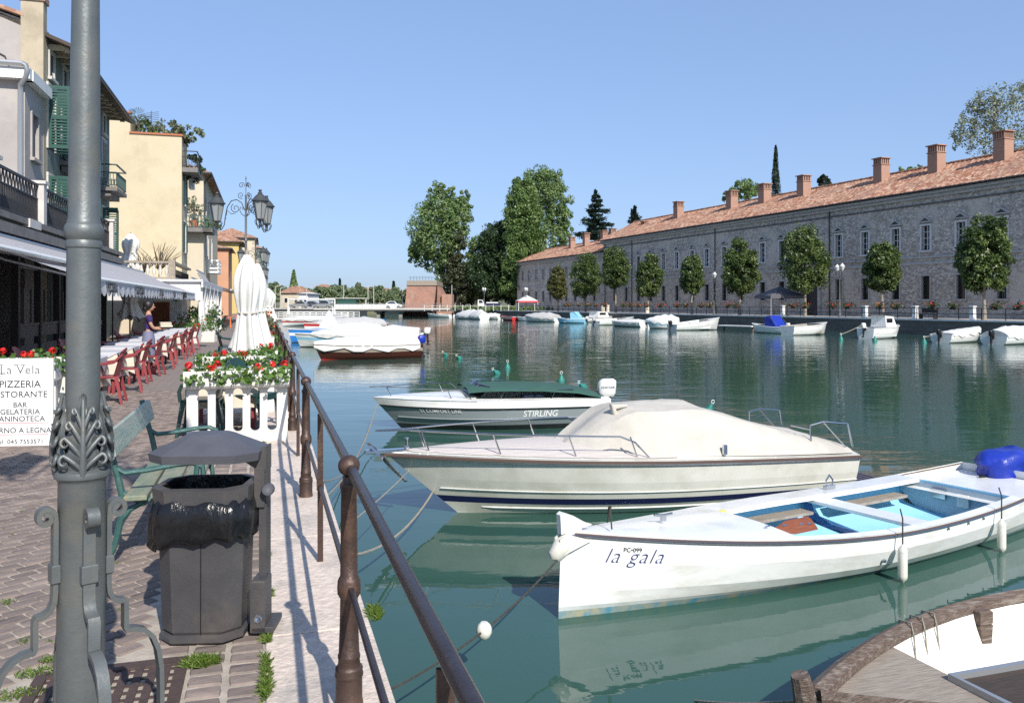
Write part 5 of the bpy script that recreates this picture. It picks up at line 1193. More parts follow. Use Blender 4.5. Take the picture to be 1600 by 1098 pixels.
def planter(label, loc, rz, W=1.12, H=.84, nfl=7, seed=1, slots=5, group=None, D=.34, fh=.18):
    t = thing('balustrade_planter', label, 'planter', loc, rz, group)
    mb = MB(); pitch = .19; sw = .107; bwid = W - .05; y0 = -.05
    xs = [-(slots - 1) / 2 * pitch + k * pitch for k in range(slots)]
    edges = [-bwid / 2] + [v for x in xs for v in (x - sw / 2, x + sw / 2)] + [bwid / 2]
    for k in range(0, len(edges), 2): mb.box(((edges[k] + edges[k + 1]) / 2, 0, H * .42), (edges[k + 1] - edges[k], .09, H * .84))
    mb.box((0, 0, .06), (bwid - .002, .088, .12)); mb.box((0, 0, .68), (bwid - .002, .088, .1))
    for x in xs:
        for s, zc in ((1, .575), (-1, .175)):
            arc = [(x + sw / 2 * math.cos(math.pi * q / 8), -.044, zc + s * sw / 2 * math.sin(math.pi * q / 8)) for q in range(9)]
            top = zc + s * .058
            for q in range(8): mb.prism([arc[q], arc[q + 1], (arc[q + 1][0], -.044, top), (arc[q][0], -.044, top)][::s], (0, .088, 0))
    part('balustrade', mb, M['whitestone'], t, 30)
    mb = MB(); h2 = .19
    prof = [(-D / 2 + .03, .64), (-D / 2, .67), (-D / 2 - .012, H), (-D / 2 + .03, H), (-D / 2 + .04, H - .06), (D / 2 - .04, H - .06), (D / 2 - .03, H), (D / 2 + .012, H), (D / 2, .67), (D / 2 - .03, .64)]
    mb.loft([[(x, y, z) for y, z in prof] for x in (-W / 2, W / 2)], c0=True, c1=True); part('trough', mb, M['whitestone'], t, 20)
    geranium(t, W - .05, D, H - .05, seed, nfl, h=fh); return t
planter('white balustrade planter full of red geraniums standing across the quay before the umbrellas', gp(366, 692) + Vector((0.02, .07, 0)), PHI, W=1.16, nfl=8, seed=4, fh=.15)
planter('second white planter with geraniums half hidden behind the front planter', LW(-.42, 12.9), PHI, nfl=4, seed=8)
planter('white planter beside the railing, next to the closed umbrellas', LW(0.0, 14.6), PHI + R(90), nfl=3, seed=9)
planter('white planter beside the railing, farther along past the umbrellas', LW(0.0, 20.5), PHI + R(90), nfl=5, seed=10)
# ---- closed umbrellas
def umbrella(label, loc, zb, zt, r, seed, lean=0.0, group='closed white umbrellas on the quay'):
    t = thing('closed_umbrella', label, 'umbrella', loc, 0, group); g = random.Random(seed); H = zt - zb; rings = []
    ph = g.uniform(0, 6)
    for i in range(19):
        f = i / 18
        if f < .4: rad = r * (1.0 - .42 * (f / .4) ** .8)
        elif f < .45: rad = r * .55
        else: rad = r * (.55 + .22 * math.sin((f - .45) / .55 * math.pi) - .40 * max(0, (f - .72) / .28) ** 1.6)
        ring = []
        for q in range(64):
            th = 2 * math.pi * q / 64; am = (.20 * (1 - f) + .07) if f < .4 else .13
            k = 1 + am * math.cos(8 * th + ph + .7 * math.sin(f * 5)) + am * .55 * math.cos(5 * th - ph * 2 + f * 3)
            z = zb + H * f - (.10 * math.sin(3 * th + ph) + .05 * math.cos(7 * th)) * (1 - f / .35 if f < .35 else 0)
            ring.append((rad * k * math.cos(th), rad * k * math.sin(th), z))
        rings.append(ring)
    mb = MB(); mb.loft(rings, c0=False); part('canopy', mb, M['whitecanvas'], t, 70)
    mb = MB(); mb.lathe([(r * .60, zb + H * .415), (r * .64, zb + H * .425), (r * .6, zb + H * .435)], 20); part('strap', mb, M['canvas'], t)
    mb = MB(); mb.lathe([(.026, 0), (.026, zt - .02), (.04, zt - .01), (.04, zt + .04), (.02, zt + .08), (0, zt + .09)], 10); part('pole', mb, M['greywood'], t)
    mb = MB(); mb.box((0, 0, .05), (.5, .5, .1), ch=.01); part('base', mb, M['concrete'], t, 0)
    return t
umbrella('front closed white umbrella with a wide crumpled skirt, behind the geranium planter', at(386, 475, 14.0) * 1 - Vector((0, 0, 1.6)), .72, 2.43, .26, 3)
umbrella('closed white umbrella partly hidden right behind the front one', at(402, 475, 16.8) - Vector((0, 0, 1.6)), .72, 2.42, .23, 5)
umbrella('small far closed white umbrella by the railing near the orange flowers', at(417, 475, 31) - Vector((0, 0, 1.6)), .95, 2.2, .36, 6)
umbrella('closed white umbrella under the lettered awning beside the rusty screen', at(203, 475, 27.5) - Vector((0, 0, 1.6)), 1.15, 2.3, .34, 8)
zq = 4.0
pu = at(204, 408, 46.8); u5 = umbrella('closed white umbrella up on the balustrade terrace', Vector((pu.x, pu.y, zb)), .7, 2.6, .55, 9)
# ---- tables and chairs of the pizzeria
def cloth(mb, hx, hy, ztop, drop, seed, n=10, wav=.03):
    g = random.Random(seed); pts = []
    for side in range(4):
        for q in range(n):
            f = -1 + 2 * q / n; pts.append([(f * hx, -hy), (hx, f * hy), (-f * hx, hy), (-hx, -f * hy)][side])
    N_ = len(pts); rings = [[(x * .5, y * .5, ztop) for x, y in pts], [(x, y, ztop) for x, y in pts]]
    for k in (1, 2, 3):
        f = k / 3; ring = []
        for q, (x, y) in enumerate(pts):
            corner = abs(abs(x) - hx) < 1e-6 and abs(abs(y) - hy) < 1e-6; w = wav * math.sin(q * 2.1 + seed) * f
            s = 1 + (.05 + w + (.10 if corner else 0)) * f; ring.append((x * s, y * s, ztop - drop * f * (1.12 if corner else 1)))
        rings.append(ring)
    mb.loft(rings, c0=True, c1=False)
def make_table(label, loc, rz, seed, group):
    t = thing('table', label, 'table', loc, rz, group)
    mb = MB(); mb.box((0, 0, .715), (.8, .8, .03)); part('table_top', mb, M['redchair'], t, 0)
    for sx_ in (-1, 1):
        for sy_ in (-1, 1): mb = MB(); mb.box((sx_ * .34, sy_ * .34, .35), (.05, .05, .7)); part('leg', mb, M['redchair'], t, 0)
    return t
def make_cloth(label, loc, rz, seed, group):
    t = thing('tablecloth', label, 'tablecloth', loc, rz, group)
    mb = MB(); cloth(mb, .41, .41, .738, .46, seed); part('cloth', mb, M['linen'], t, 50)
    mb = MB(); cloth(mb, .33, .33, 0, .16, seed + 3, wav=.01); me = mb.mesh('top_cloth', M['greylinen'], 50); me.transform(Matrix.Translation((0, 0, .7455)) @ Matrix.Rotation(R(0), 4, 'Z'))
    mb = MB(); h = .415; z = .745; e = .02
    mb.add([(-h, -h, z), (h, -h, z), (h, h, z), (-h, h, z), (0, -h - .035, z - .24), (h + .035, 0, z - .24), (0, h + .035, z - .24), (-h - .035, 0, z - .24), (-h - .012, -h - .012, z - .01), (h + .012, -h - .012, z - .01), (h + .012, h + .012, z - .01), (-h - .012, h + .012, z - .01)],
      [(0, 1, 2, 3), (0, 8, 9, 1), (1, 9, 10, 2), (2, 10, 11, 3), (3, 11, 8, 0), (8, 4, 9), (9, 5, 10), (10, 6, 11), (11, 7, 8)])
    part('top_cloth', mb, M['greylinen'], t, 0); return t
def make_chair(label, loc, rz, m, group, name='plastic_chair'):
    t = thing(name, label, 'chair', loc, rz, group)
    mb = MB(); mb.box((0, 0, .43), (.46, .45, .03), ch=.012); mb.box((0, -.21, .40), (.44, .03, .07)); part('seat', mb, M[m], t, 30)
    mb = MB(); rows = []
    for i in range(7):
        f = i / 6; z = .43 + .45 * f; y = .20 + .11 * f; w = .215 * (1 - .12 * f ** 3); rows.append([(w * math.sin(a) / math.sin(.9), y + .09 * (1 - math.cos(a)) * -1.2, z - .05 * (a / .9) ** 2 * f) for a in [-.9 + 1.8 * q / 8 for q in range(9)]])
    mb.loft(rows, closed=False, c0=False, c1=False); mb.loft([[(x, y - .014, z) for x, y, z in r] for r in rows][::-1], closed=False, c0=False, c1=False)
    mb.tube(rows[-1], .014, 6); part('backrest', mb, M[m], t, 50)
    for s in (-1, 1):
        mb = MB(); mb.tube([(s * .215, .29, .80), (s * .245, .16, .67), (s * .255, -.05, .64), (s * .25, -.2, .62), (s * .245, -.23, .55), (s * .235, -.22, .43)], [.018, .022, .024, .024, .024, .022], 6, flat=1.3); part('arm', mb, M[m], t, 50)
        for y0, y1 in ((-.19, -.26), (.19, .28)):
            mb = MB(); mb.loft([[(s * (.205 + dx * .6), y0 + dy * .6, .43) for dx, dy in ((-.05, -.05), (.05, -.05), (.05, .05), (-.05, .05))], [(s * (.225 + dx * .45), (y0 + y1) / 2 + dy * .45, .22) for dx, dy in ((-.05, -.05), (.05, -.05), (.05, .05), (-.05, .05))], [(s * (.25 + dx * .35), y1 + dy * .35, 0) for dx, dy in ((-.05, -.05), (.05, -.05), (.05, .05), (-.05, .05))]][::s]); part('leg', mb, M[m], t, 0)
    return t
Yt = [13.3, 15.05, 16.75, 18.6, 20.4, 22.1, 23.9, 25.6, 27.3, 29.0]
def qb(Y, a): return (Y - a * EX.y) / EY.y
t0 = c0 = ch0 = None
for k, Y in enumerate(Yt):
    a = -2.95; bq = qb(Y, a); o_ = ORD[k]
    lt = f'red plastic table, {o_} to the lamp post in the pizzeria row' if k == 0 else f'red plastic table, {o_} counted from the lamp post in the pizzeria row'
    lc = lt.replace('red plastic table', 'cream tablecloth with grey top cloth'); lh = lt.replace('red plastic table', 'red walkway side chair')
    if k == 0:
        t0 = make_table(lt, LW(a, bq), PHI, 1, 'tables of the pizzeria'); c0 = make_cloth(lc, LW(a, bq), PHI, 2, 'tablecloths of the pizzeria'); ch0 = make_chair(lh, LW(a + .46, bq), PHI - R(90), 'redchair', 'red chairs of the pizzeria')
        hid = ch0
    else:
        dup(t0, LW(a, bq), PHI, lt); dup(c0, LW(a, bq), PHI + math.pi * (k % 2), lc); dup(ch0, LW(a + .44 + .05 * math.sin(k * 2.1), bq + .12 * math.sin(k * 3.3)), PHI - R(90) + .12 * math.sin(k * 1.7), lh)
for k in range(5):
    make = dup(ch0, LW(-3.75, qb(14 + 3.1 * k, -3.75)), PHI + R(90), f'red plastic chair on the shaded inner side, {ORD[k]} from the lamp post')
# dark chairs and cloth covered table inside the quay enclosure
gch = make_chair('dark green plastic chair facing the umbrellas behind the front planter', gp(356, 566) * 1, PHI + R(100), 'greenchair', 'dark green chairs by the umbrellas')
dup(gch, LW(-.62, 15.6), PHI - R(60), 'dark green plastic chair left of the front umbrella')
dup(gch, LW(-.7, 17.6), PHI - R(75), 'dark green plastic chair farther back left of the umbrellas')
dup(gch, LW(.02, 16.2), PHI + R(95), 'dark green plastic chair leaning by the railing right of the umbrellas')
dup(gch, LW(.02, 17.2), PHI + R(80), 'second dark green chair by the railing past the umbrellas')
dup(gch, LW(-.75, 10.9), PHI - R(95), 'dark green plastic chair seen through the slots of the front planter')
dup(gch, LW(-.15, 11.3), PHI + R(60), 'dark green plastic chair behind the right slots of the front planter')
dup(t0, LW(-.5, 11.6), PHI, 'red plastic table behind the front planter')
dup(c0, LW(-.5, 11.6), PHI, 'cream tablecloth hanging behind the slots of the front planter')
dup(t0, LW(-.25, 18.6), PHI, 'red plastic table by the railing past the umbrellas'); 
wc = thing('tablecloth', 'white tablecloth on the table by the railing past the umbrellas', 'tablecloth', LW(-.25, 18.6), PHI); mb = MB(); cloth(mb, .42, .42, .739, .5, 4); part('cloth', mb, M['whitecanvas'], wc, 50)
# stacked dark chairs in the shade
for k in range(4):
    dup(gch, LW(-4.55 + .02 * k, 24.2, .09 * k), PHI - R(90), f'dark chair in the shaded stack under the awning, {["lowest", "second", "third", "topmost"][k]}', scale=(1, 1, 1))
# ---- restaurant sign
sx0, sx1 = -18, 80
ps = gp(31, 697); Ys = ps.y; ws = (sx1 - sx0) / F * Ys; hs = (697 - 560) / F * Ys
sg = thing('restaurant_sign', 'white board sign reading La Vela pizzeria ristorante, cut by the left frame edge', 'sign', (ps.x, Ys, 0), R(6))
mb = MB(); mb.box((0, .02, hs / 2), (ws, .03, hs), ch=.004); bd = part('board', mb, M['signwhite'], sg, 0)
for s in (-1, 1): mb = MB(); mb.box((s * (ws / 2 - .08), .16, hs * .42), (.03, .03, hs * .86)); part('strut', mb, M['gutter'], sg, 0)
def zl(y): return (697 - y) / F * Ys
for txt, y, hpx, spc in (('PIZZERIA', 605, 15.5, 1.0), ('RISTORANTE', 620.5, 14, 1.02), ('BAR', 636, 11.5, 1.0), ('GELATERIA', 647, 12, 1.0), ('PANINOTECA', 658, 12, 1.0), ('FORNO A LEGNA', 676, 12, 1.0), ('tel. 045 7553571', 693, 10, 1.05)):
    lettering(txt, hpx / F * Ys * .98, M['ink'], sg, frame((0, .003, zl(y)), (1, 0, 0), (0, 0, 1)), spacing=spc, extrude=.0015)
# serif name
lm = textmesh('La Vela', 20 / F * Ys * .97, extrude=.0012, offset=-.002, spacing=1.06)
lm.materials.append(M['ink']); lm.transform(frame((0, .003, zl(584)), (1, 0, 0), (0, 0, 1))); o = bpy.data.objects.new('lettering', lm); col.objects.link(o); o.parent = sg
xs_ = [v.co.x for v in lm.vertices]; xL, xR = min(xs_), max(xs_); hh = 14 / F * Ys
mb = MB()
for fx, fz, w in ((.012, 0, .018), (.015, .99, .03), (.395, .99, .05), (.565, .99, .05)): mb.box((xL + (xR - xL) * fx, .0025, zl(584) + hh * 1.05 * fz), (w, .003, .006))
part('serifs', mb, M['ink'], sg, 0)
for y in (660.5, 678.5): mb = MB(); mb.box((0, .003, zl(y)), (ws * .86, .003, .006)); part('rule', mb, M['pinkline'], sg, 0)
planter('white planter of red geraniums right behind the La Vela sign', LW(-3.1, 11.75), PHI, W=1.15, nfl=9, seed=14, H=.92)
tq = thing('planter_box', 'plain white planter with dense green leaves between the sign and the lamp post', 'planter', LW(-2.68, 12.2), PHI)
mb = MB(); mb.box((0, 0, .4), (.42, .42, .8), top=(1.1, 1.1), ch=.01); part('box', mb, M['whitestone'], tq, 0); geranium(tq, .5, .5, .78, 15, 1, h=.32)
# ---- waitress
def skin_figure(name, joints, edges, m, parent, sub=1):
    me = bpy.data.meshes.new(name); me.from_pydata([j[0] for j in joints], edges, []); o = bpy.data.objects.new(name, me); col.objects.link(o)
    md = o.modifiers.new('skin', 'SKIN'); md.use_smooth_shade = True
    for k, j in enumerate(joints): me.skin_vertices[0].data[k].radius = (j[1], j[1] * (j[2] if len(j) > 2 else 1)); me.skin_vertices[0].data[k].use_root = (k == 0)
    sb = o.modifiers.new('sub', 'SUBSURF'); sb.levels = sub; sb.render_levels = sub
    bpy.context.view_layer.update()
    em = bpy.data.meshes.new_from_object(o.evaluated_get(bpy.context.evaluated_depsgraph_get())); em.materials.clear(); em.materials.append(M[m])
    bpy.data.objects.remove(o); em.polygons.foreach_set('use_smooth', [True] * len(em.polygons))
    return part(name, em, None, parent)
pw = gp(232, 584)
wt = thing('person', 'waitress with dark hair, purple top and grey skirt laying the tables under the awning', 'person', pw, R(118))
# local: faces -y
J = [((0, 0, .92), .115, .8), ((0, 0, 1.05), .10, .75), ((0, -.005, 1.2), .115, .72), ((0, .0, 1.33), .085, .7), ((0, .0, 1.41), .05), ((0, -.015, 1.46), .048),
     ((.15, 0, 1.31), .055), ((.19, -.03, 1.14), .042), ((.17, -.10, 1.04), .037), ((.12, -.27, 1.05), .03), ((-.15, 0, 1.31), .055), ((-.19, -.03, 1.14), .042), ((-.17, -.10, 1.04), .037), ((-.1, -.28, 1.03), .03),
     ((.085, 0, .82), .085), ((.09, -.01, .48), .058), ((.09, .02, .10), .04), ((-.085, 0, .82), .085), ((-.09, .02, .48), .058), ((-.09, .05, .10), .04)]
E = [(0, 1), (1, 2), (2, 3), (3, 4), (4, 5), (3, 6), (6, 7), (7, 8), (8, 9), (3, 10), (10, 11), (11, 12), (12, 13), (0, 14), (14, 15), (15, 16), (0, 17), (17, 18), (18, 19)]
skin_figure('body', J, E, 'skin', wt)
skin_figure('shirt', [((0, 0, .93), .128, .85), ((0, 0, 1.05), .118, .78), ((0, -.005, 1.2), .13, .78), ((0, .0, 1.33), .098, .75), ((.15, 0, 1.315), .07), ((.19, -.03, 1.17), .058), ((-.15, 0, 1.315), .07), ((-.19, -.03, 1.17), .058)], [(0, 1), (1, 2), (2, 3), (3, 4), (4, 5), (3, 6), (6, 7)], 'purple', wt)
mb = MB(); mb.loft([[(r * math.cos(2 * math.pi * q / 24) * 1.15 * (1 + .03 * math.cos(q * 3)), r * .85 * math.sin(2 * math.pi * q / 24), z) for q in range(24)] for r, z in ((.19, .42), (.18, .6), (.165, .78), (.145, .9), (.128, .98))], c0=False, c1=False); part('skirt', mb, M['denim'], wt)
mb = MB(); mb.ball((0, -.03, 1.545), .098, 14, 10, (.82, .98, 1.18)); mb.ball((0, -.128, 1.53), .016, 6, 5, (.8, 1, 1.4))
for s in (-1, 1): mb.ball((s * .082, -.02, 1.54), .02, 6, 5, (.4, .8, 1.2))
hd = part('head', mb, M['skin'], wt, 60)
mb = MB()
for s in (-1, 1): mb.ball((s * .034, -.117, 1.56), .012, 6, 5)
part('eyes', mb, M['hair'], hd); mb = MB(); mb.box((0, -.118, 1.49), (.04, .006, .009)); part('mouth', mb, M['redchair'], hd, 0)
mb = MB(); mb.ball((0, .005, 1.575), .117, 16, 10, (.92, .98, 1.08)); mb.ball((0, .07, 1.50), .07, 10, 8, (1.15, .8, 1.2)); part('hair', mb, M['hair'], wt, 60)
def hand(parent, c, d):
    mb = MB(); d = Vector(d).normalized(); sd = d.cross(Vector((0, 0, 1))).normalized(); c = Vector(c); mb.ball(c, .03, 8, 6, (1, 1.2, .55))
    for k in range(4): p = c + sd * (k - 1.5) * .017; L_ = (.06, .07, .066, .05)[k]; mb.tube([p + d * .02, p + d * (.02 + L_ * .5), p + d * (.02 + L_) - Vector((0, 0, .02))], [.0085, .008, .006], 6)
    mb.tube([c + sd * -.02, c + sd * -.045 + d * .02, c + sd * -.04 + d * .05], [.01, .009, .007], 6); part('hand', mb, M['skin'], parent)
hand(wt, (.12, -.30, 1.05), (-.1, -1, 0)); hand(wt, (-.1, -.31, 1.03), (.1, -1, 0))
for s in (-1, 1): mb = MB(); mb.loft([[(s * .09 + w * x, y, z) for x, y in ((-1, -.15), (1, -.15), (1.15, -.05), (1, .09), (-1, .09), (-1.15, -.05))] for w, z in ((.045, 0), (.048, .03), (.042, .07), (.03, .11))]); part('shoe', mb, M['red'], wt, 40)
mb = MB(); mb.box((0, -.37, 1.09), (.36, .26, .05), ch=.012); mb.box((.02, -.36, 1.135), (.32, .24, .035), ch=.01); mb.box((0, -.36, 1.168), (.3, .24, .025), ch=.008)
single('folded_cloths', mb, M['linen'], 'stack of folded cream cloths carried by the waitress', 'cloths', pw, R(118), smooth=30)
# ---- farther restaurant: screen, board, flower row, pergola, orange tables
def farp(x, y): return gp(x, y)
q = at(252, 506, 41); q.z = 0
t = single('rusty_screen', MB().box((0, 0, 1.05), (1.1, .05, 1.3), ch=.01).box((-.5, 0, .5), (.05, .06, 1.0)).box((.5, 0, .5), (.05, .06, 1.0)), M['corten'], 'rusty brown screen panel behind the waitress', 'screen', q, R(4), smooth=0)
q = at(275, 506, 40); q.z = 0
single('menu_board', MB().box((0, 0, 1.3), (.58, .04, 1.1), ch=.01).box((0, .03, .5), (.05, .05, 1.0)).box((0, .03, .03), (.4, .3, .06)), M['signwhite'], 'blank white notice board on a foot beside the rusty screen', 'board', q, R(4), smooth=0)
for k, (x, Y, lab, hh_) in enumerate(((262, 33, 'low white trough of mixed flowers at the end of the pizzeria tables', .25), (292, 34, 'white trough of red flowers next to the end of the tables', .3), (318, 35, 'white trough with taller green shrubs by the walkway', .75))):
    q = at(x, 510, Y); q.z = 0; t = thing('flower_trough', lab, 'planter', q, R(3)); mb = MB(); mb.box((0, 0, .33), (1.0, .4, .66), top=(1.06, 1.06), ch=.01); part('box', mb, M['whitestone'], t, 0); geranium(t, 1.0, .45, .62, 40 + k, 7 if k < 2 else 1, h=hh_, reds=(k == 1))
bush('dark green shrub in front of the white pergola', at(312, 475, 38) - Vector((0, 0, 1.4)), (.9, .7, .7), 700, .14, 'plane', 44)
bush('broad dark shrub right of the other one before the white pergola', at(330, 475, 39) - Vector((0, 0, 1.45)), (.7, .7, .62), 600, .13, 'darkleaf', 45)
bush('orange flowering shrub hanging under the pergola edge', at(281, 463, 31) - Vector((0, 0, .2)), (.22, .22, .2), 160, .07, 'brownleaf', 46)
t = thing('white_pergola', 'white canopy with square white posts beyond the lettered awning', 'pergola', LW(-3.6, 47, 0), PHI)
mb = MB(); mb.box((-1.0, 0, 2.62), (3.9, 17, .1)); mb.box((.93, 0, 2.47), (.08, 17, .3)); part('roof', mb, M['awningplain'], t, 0)
for k in range(6):
    mb = MB(); mb.box((.85, -8.2 + k * 3.2, 1.25), (.16, .16, 2.5)); part('post', mb, M['whitepaint'], t, 0)
for k in range(4):
    mb = MB(); mb.tube([(.8, -6.8 + k * 3.2, 2.45), (.8, -6.7 + k * 3.2, 1.4), (.83, -6.75 + k * 3.2, .5)], [.2, .13, .2], 8); part('curtain', mb, M['whitecanvas'], t)
mb = MB(); mb.box((-1.0, -8.3, 2.2), (3.7, .1, .9)); part('end_panel', mb, M['awningplain'], t, 0)
t = awning('long pale awning over the farther restaurant beyond the pergola', -4.6, 3.3, -2.2, 2.55, 57, 88, False, [])
t = awning('striped open shop awning below the cream house', -5.2, zat(424, -5.3, bC - 6), -4.3, zat(452, -4.8, bC - 6), bC - 9, bC - 1, False, [])
ot = make_table('orange table at the far cafe, first of three', gp(352, 512), PHI, 1, 'orange tables of the far cafe')
for ch in ot.children:
    ch.data = ch.data.copy(); ch.data.materials.clear(); ch.data.materials.append(M['orange'])
dup(ot, gp(344, 511), PHI, 'orange table at the far cafe, left of the others'); dup(ot, gp(362, 508), PHI, 'orange table at the far cafe, right of the others beside the umbrella')
dup(gch, gp(336, 514), PHI - R(90), 'dark chair by the orange tables, left'); dup(gch, gp(345, 515), PHI - R(70), 'dark chair by the orange tables, in front of them')
t = thing('flower_trough', 'trough of orange flowers by the railing near the far umbrella', 'planter', LW(-.05, 29), PHI); mb = MB(); mb.box((0, 0, .35), (.5, 1.6, .7), ch=.01); part('box', mb, M['terracotta'], t, 0)
P, T, Nn = clumps((0, 0, .95), (.35, .9, .35), 26, 22, .14, 70); part('foliage', leafmesh('foliage', P, T, .1, M['planepale'], .7, nrm=Nn), None, t); P, T, Nn = clumps((0, 0, 1.0), (.36, .95, .36), 14, 9, .12, 71); part('flowers', leafmesh('flowers', P, T, .09, M['petalo'], .9, nrm=Nn), None, t)
bl_ = thing('wall_lantern', 'twin globe lamp under the awning by the restaurant front', 'lamp', at(176, 475, 24) - Vector((0, 0, 1.6)), 0)
mb = MB(); mb.tube([(0, 0, 0), (0, 0, 2.1), (.08, 0, 2.35), (.22, 0, 2.4), (.3, 0, 2.3), (.3, 0, 2.2)], .02, 7); mb.tube([(0, 0, 2.1), (-.08, 0, 2.35), (-.2, 0, 2.4), (-.27, 0, 2.3), (-.27, 0, 2.2)], .02, 7); part('stem', mb, M['iron'], bl_)
for s in (.3, -.27): mb = MB(); mb.ball((s, 0, 2.08), .12, 12, 8); part('globe', mb, M['lampglass'], bl_, 60)
# ---- grass in the joints
def tuft(n, spots, name, label, size):
    V = []; Fc = []; T = []; g = random.Random(17)
    for (a, b, ra, rb2, k, h) in spots:
        for q in range(k):
            r_ = math.sqrt(g.random()); th = g.uniform(0, 6.28); p = LW(a + ra * r_ * math.cos(th), b + rb2 * r_ * math.sin(th)); an = g.uniform(0, 6.28); ln = h * g.uniform(.5, 1.3); d = Vector((math.cos(an), math.sin(an), g.uniform(.5, 1.8))).normalized(); s = Vector((-math.sin(an), math.cos(an), 0)) * size
            i = len(V); V += [p - s, p + s, p + d * ln * .6 + s * .7, p + d * ln + Vector((0, 0, -.2 * ln)), p + d * ln * .6 - s * .7]; Fc.append((i, i + 1, i + 2, i + 3, i + 4)); T += [g.random()] * 5
    me = bpy.data.meshes.new(name); me.from_pydata([tuple(v) for v in V], [], Fc); at_ = me.attributes.new('tint', 'FLOAT', 'POINT'); at_.data.foreach_set('value', T); me.materials.append(M['grassm'])
    o = bpy.data.objects.new(name, me); col.objects.link(o); return tag(o, label, 'grass', kind='stuff')
sp = []
w2l = lambda v: (v.dot(EX), v.dot(EY))
for x, y, ra, rb2, k, h in ((315, 1036, .075, .055, 420, .045), (70, 1050, .12, .05, 220, .03), (30, 1085, .10, .05, 160, .03), (88, 1030, .06, .04, 120, .035), (10, 940, .05, .05, 60, .02), (45, 1000, .05, .05, 60, .02), (418, 1000, .012, .05, 90, .045), (416, 1040, .012, .10, 150, .045), (415, 1080, .015, .08, 160, .045), (419, 930, .012, .06, 90, .05), (417, 870, .01, .04, 50, .045), (585, 960, .03, .10, 260, .05), (417, 1060, .012, .08, 120, .04)):
    a_, b_ = w2l(gp(x, y)); sp.append((a_, b_, ra, rb2, k, h))
for k in range(46):
    bb = 3.2 + k * .26; sp.append((-.02 + rr.uniform(-.01, .01), bb + rr.uniform(-.1, .1), .012, .06, rr.randrange(4, 22), .035))
for k in range(60): sp.append((rr.uniform(-3.2, -.5), rr.uniform(3.2, 8), .02, .02, rr.randrange(4, 14), .018))
tuft(0, sp, 'grass', 'tufts of green grass growing in the paving joints and along the kerb', .0022)
# ================================================================ BOATS  (local: x from bow to stern, z = 0 at the waterline)
class Hull:
    def __init__(s, L, B, fb, fs, sag=.05, rake=.4, stern=.7, full=2.2, tm=.5, keel=.25, flare=.9):
        s.L, s.B, s.fb, s.fs, s.sag, s.rake, s.stern, s.full, s.tm, s.keel, s.flare = L, B, fb, fs, sag, rake, stern, full, tm, keel, flare
    def beam(s, t):
        if t < s.tm: return s.B / 2 * (1 - (1 - t / s.tm) ** s.full)
        f = (t - s.tm) / (1 - s.tm); return s.B / 2 * (1 - (1 - s.stern) * f * f)
    def sheer(s, t): return s.fb + (s.fs - s.fb) * t - s.sag * 4 * t * (1 - t)
    def x(s, t, z): return s.L * t + s.rake * (1 - min(1, max(-.4, z / s.sheer(t)))) * (1 - t) ** 2
    def pt(s, t, side, fz, fbm):
        """fz: height as share of the sheer (negative below water), fbm: share of the beam"""
        h = s.sheer(t); z = fz * h if fz >= 0 else fz * -1 * -s.keel
        b = s.beam(t) * fbm ** (1 + s.flare * (1 - t) ** 2)
        return Vector((s.x(t, z), side * b, z))
def hullmesh(h, rows, mats, n=26, t0=0.0, mb=None):
    """rows from gunwale to keel: (fz, fbm, mat index of the strake below)"""
    mb = mb or MB()
    ts = [t0 + (1 - t0) * (i / n) ** 1.25 for i in range(n + 1)]
    for side in (-1, 1):
        for r in range(len(rows) - 1):
            mb.mi = rows[r][2]
            A = [h.pt(t, side, rows[r][0], rows[r][1]) for t in ts]; Bv = [h.pt(t, side, rows[r + 1][0], rows[r + 1][1]) for t in ts]
            mb.loft([A, Bv] if side == -1 else [Bv, A], closed=False, c0=False, c1=False)
    mb.mi = rows[0][2]
    tr = [h.pt(1, -1, r[0], r[1]) for r in rows] + [h.pt(1, 1, r[0], r[1]) for r in rows][::-1]
    mb.add(tr, [tuple(range(len(tr)))]); mb.mi = 0
    return mb
def deckmesh(h, ta, tb, inset=.0, drop=0.0, camber=.06, n=18, mb=None, m=9):
    mb = mb or MB(); rows = []
    for i in range(n + 1):
        t = ta + (tb - ta) * i / n; b = max(.004, h.beam(t) - inset); z = h.sheer(t) - drop
        rows.append([(h.x(t, h.sheer(t)), b * (-1 + 2 * q / (m - 1)), z + camber * (1 - (-1 + 2 * q / (m - 1)) ** 2) * min(1, b)) for q in range(m)])
    mb.loft(rows, closed=False, c0=False, c1=False); return mb
def railstrip(h, r, ta=0, tb=1, out=.0, dz=0.0, n=30, sides=(-1, 1), flat=1.0):
    mb = MB()
    for s in sides:
        mb.tube([(h.x(t, h.sheer(t)), s * (h.beam(t) + out), h.sheer(t) + dz) for t in [ta + (tb - ta) * (i / n) ** 1.2 for i in range(n + 1)]], r, 6, flat=flat, up=(0, 0, 1))
    return mb
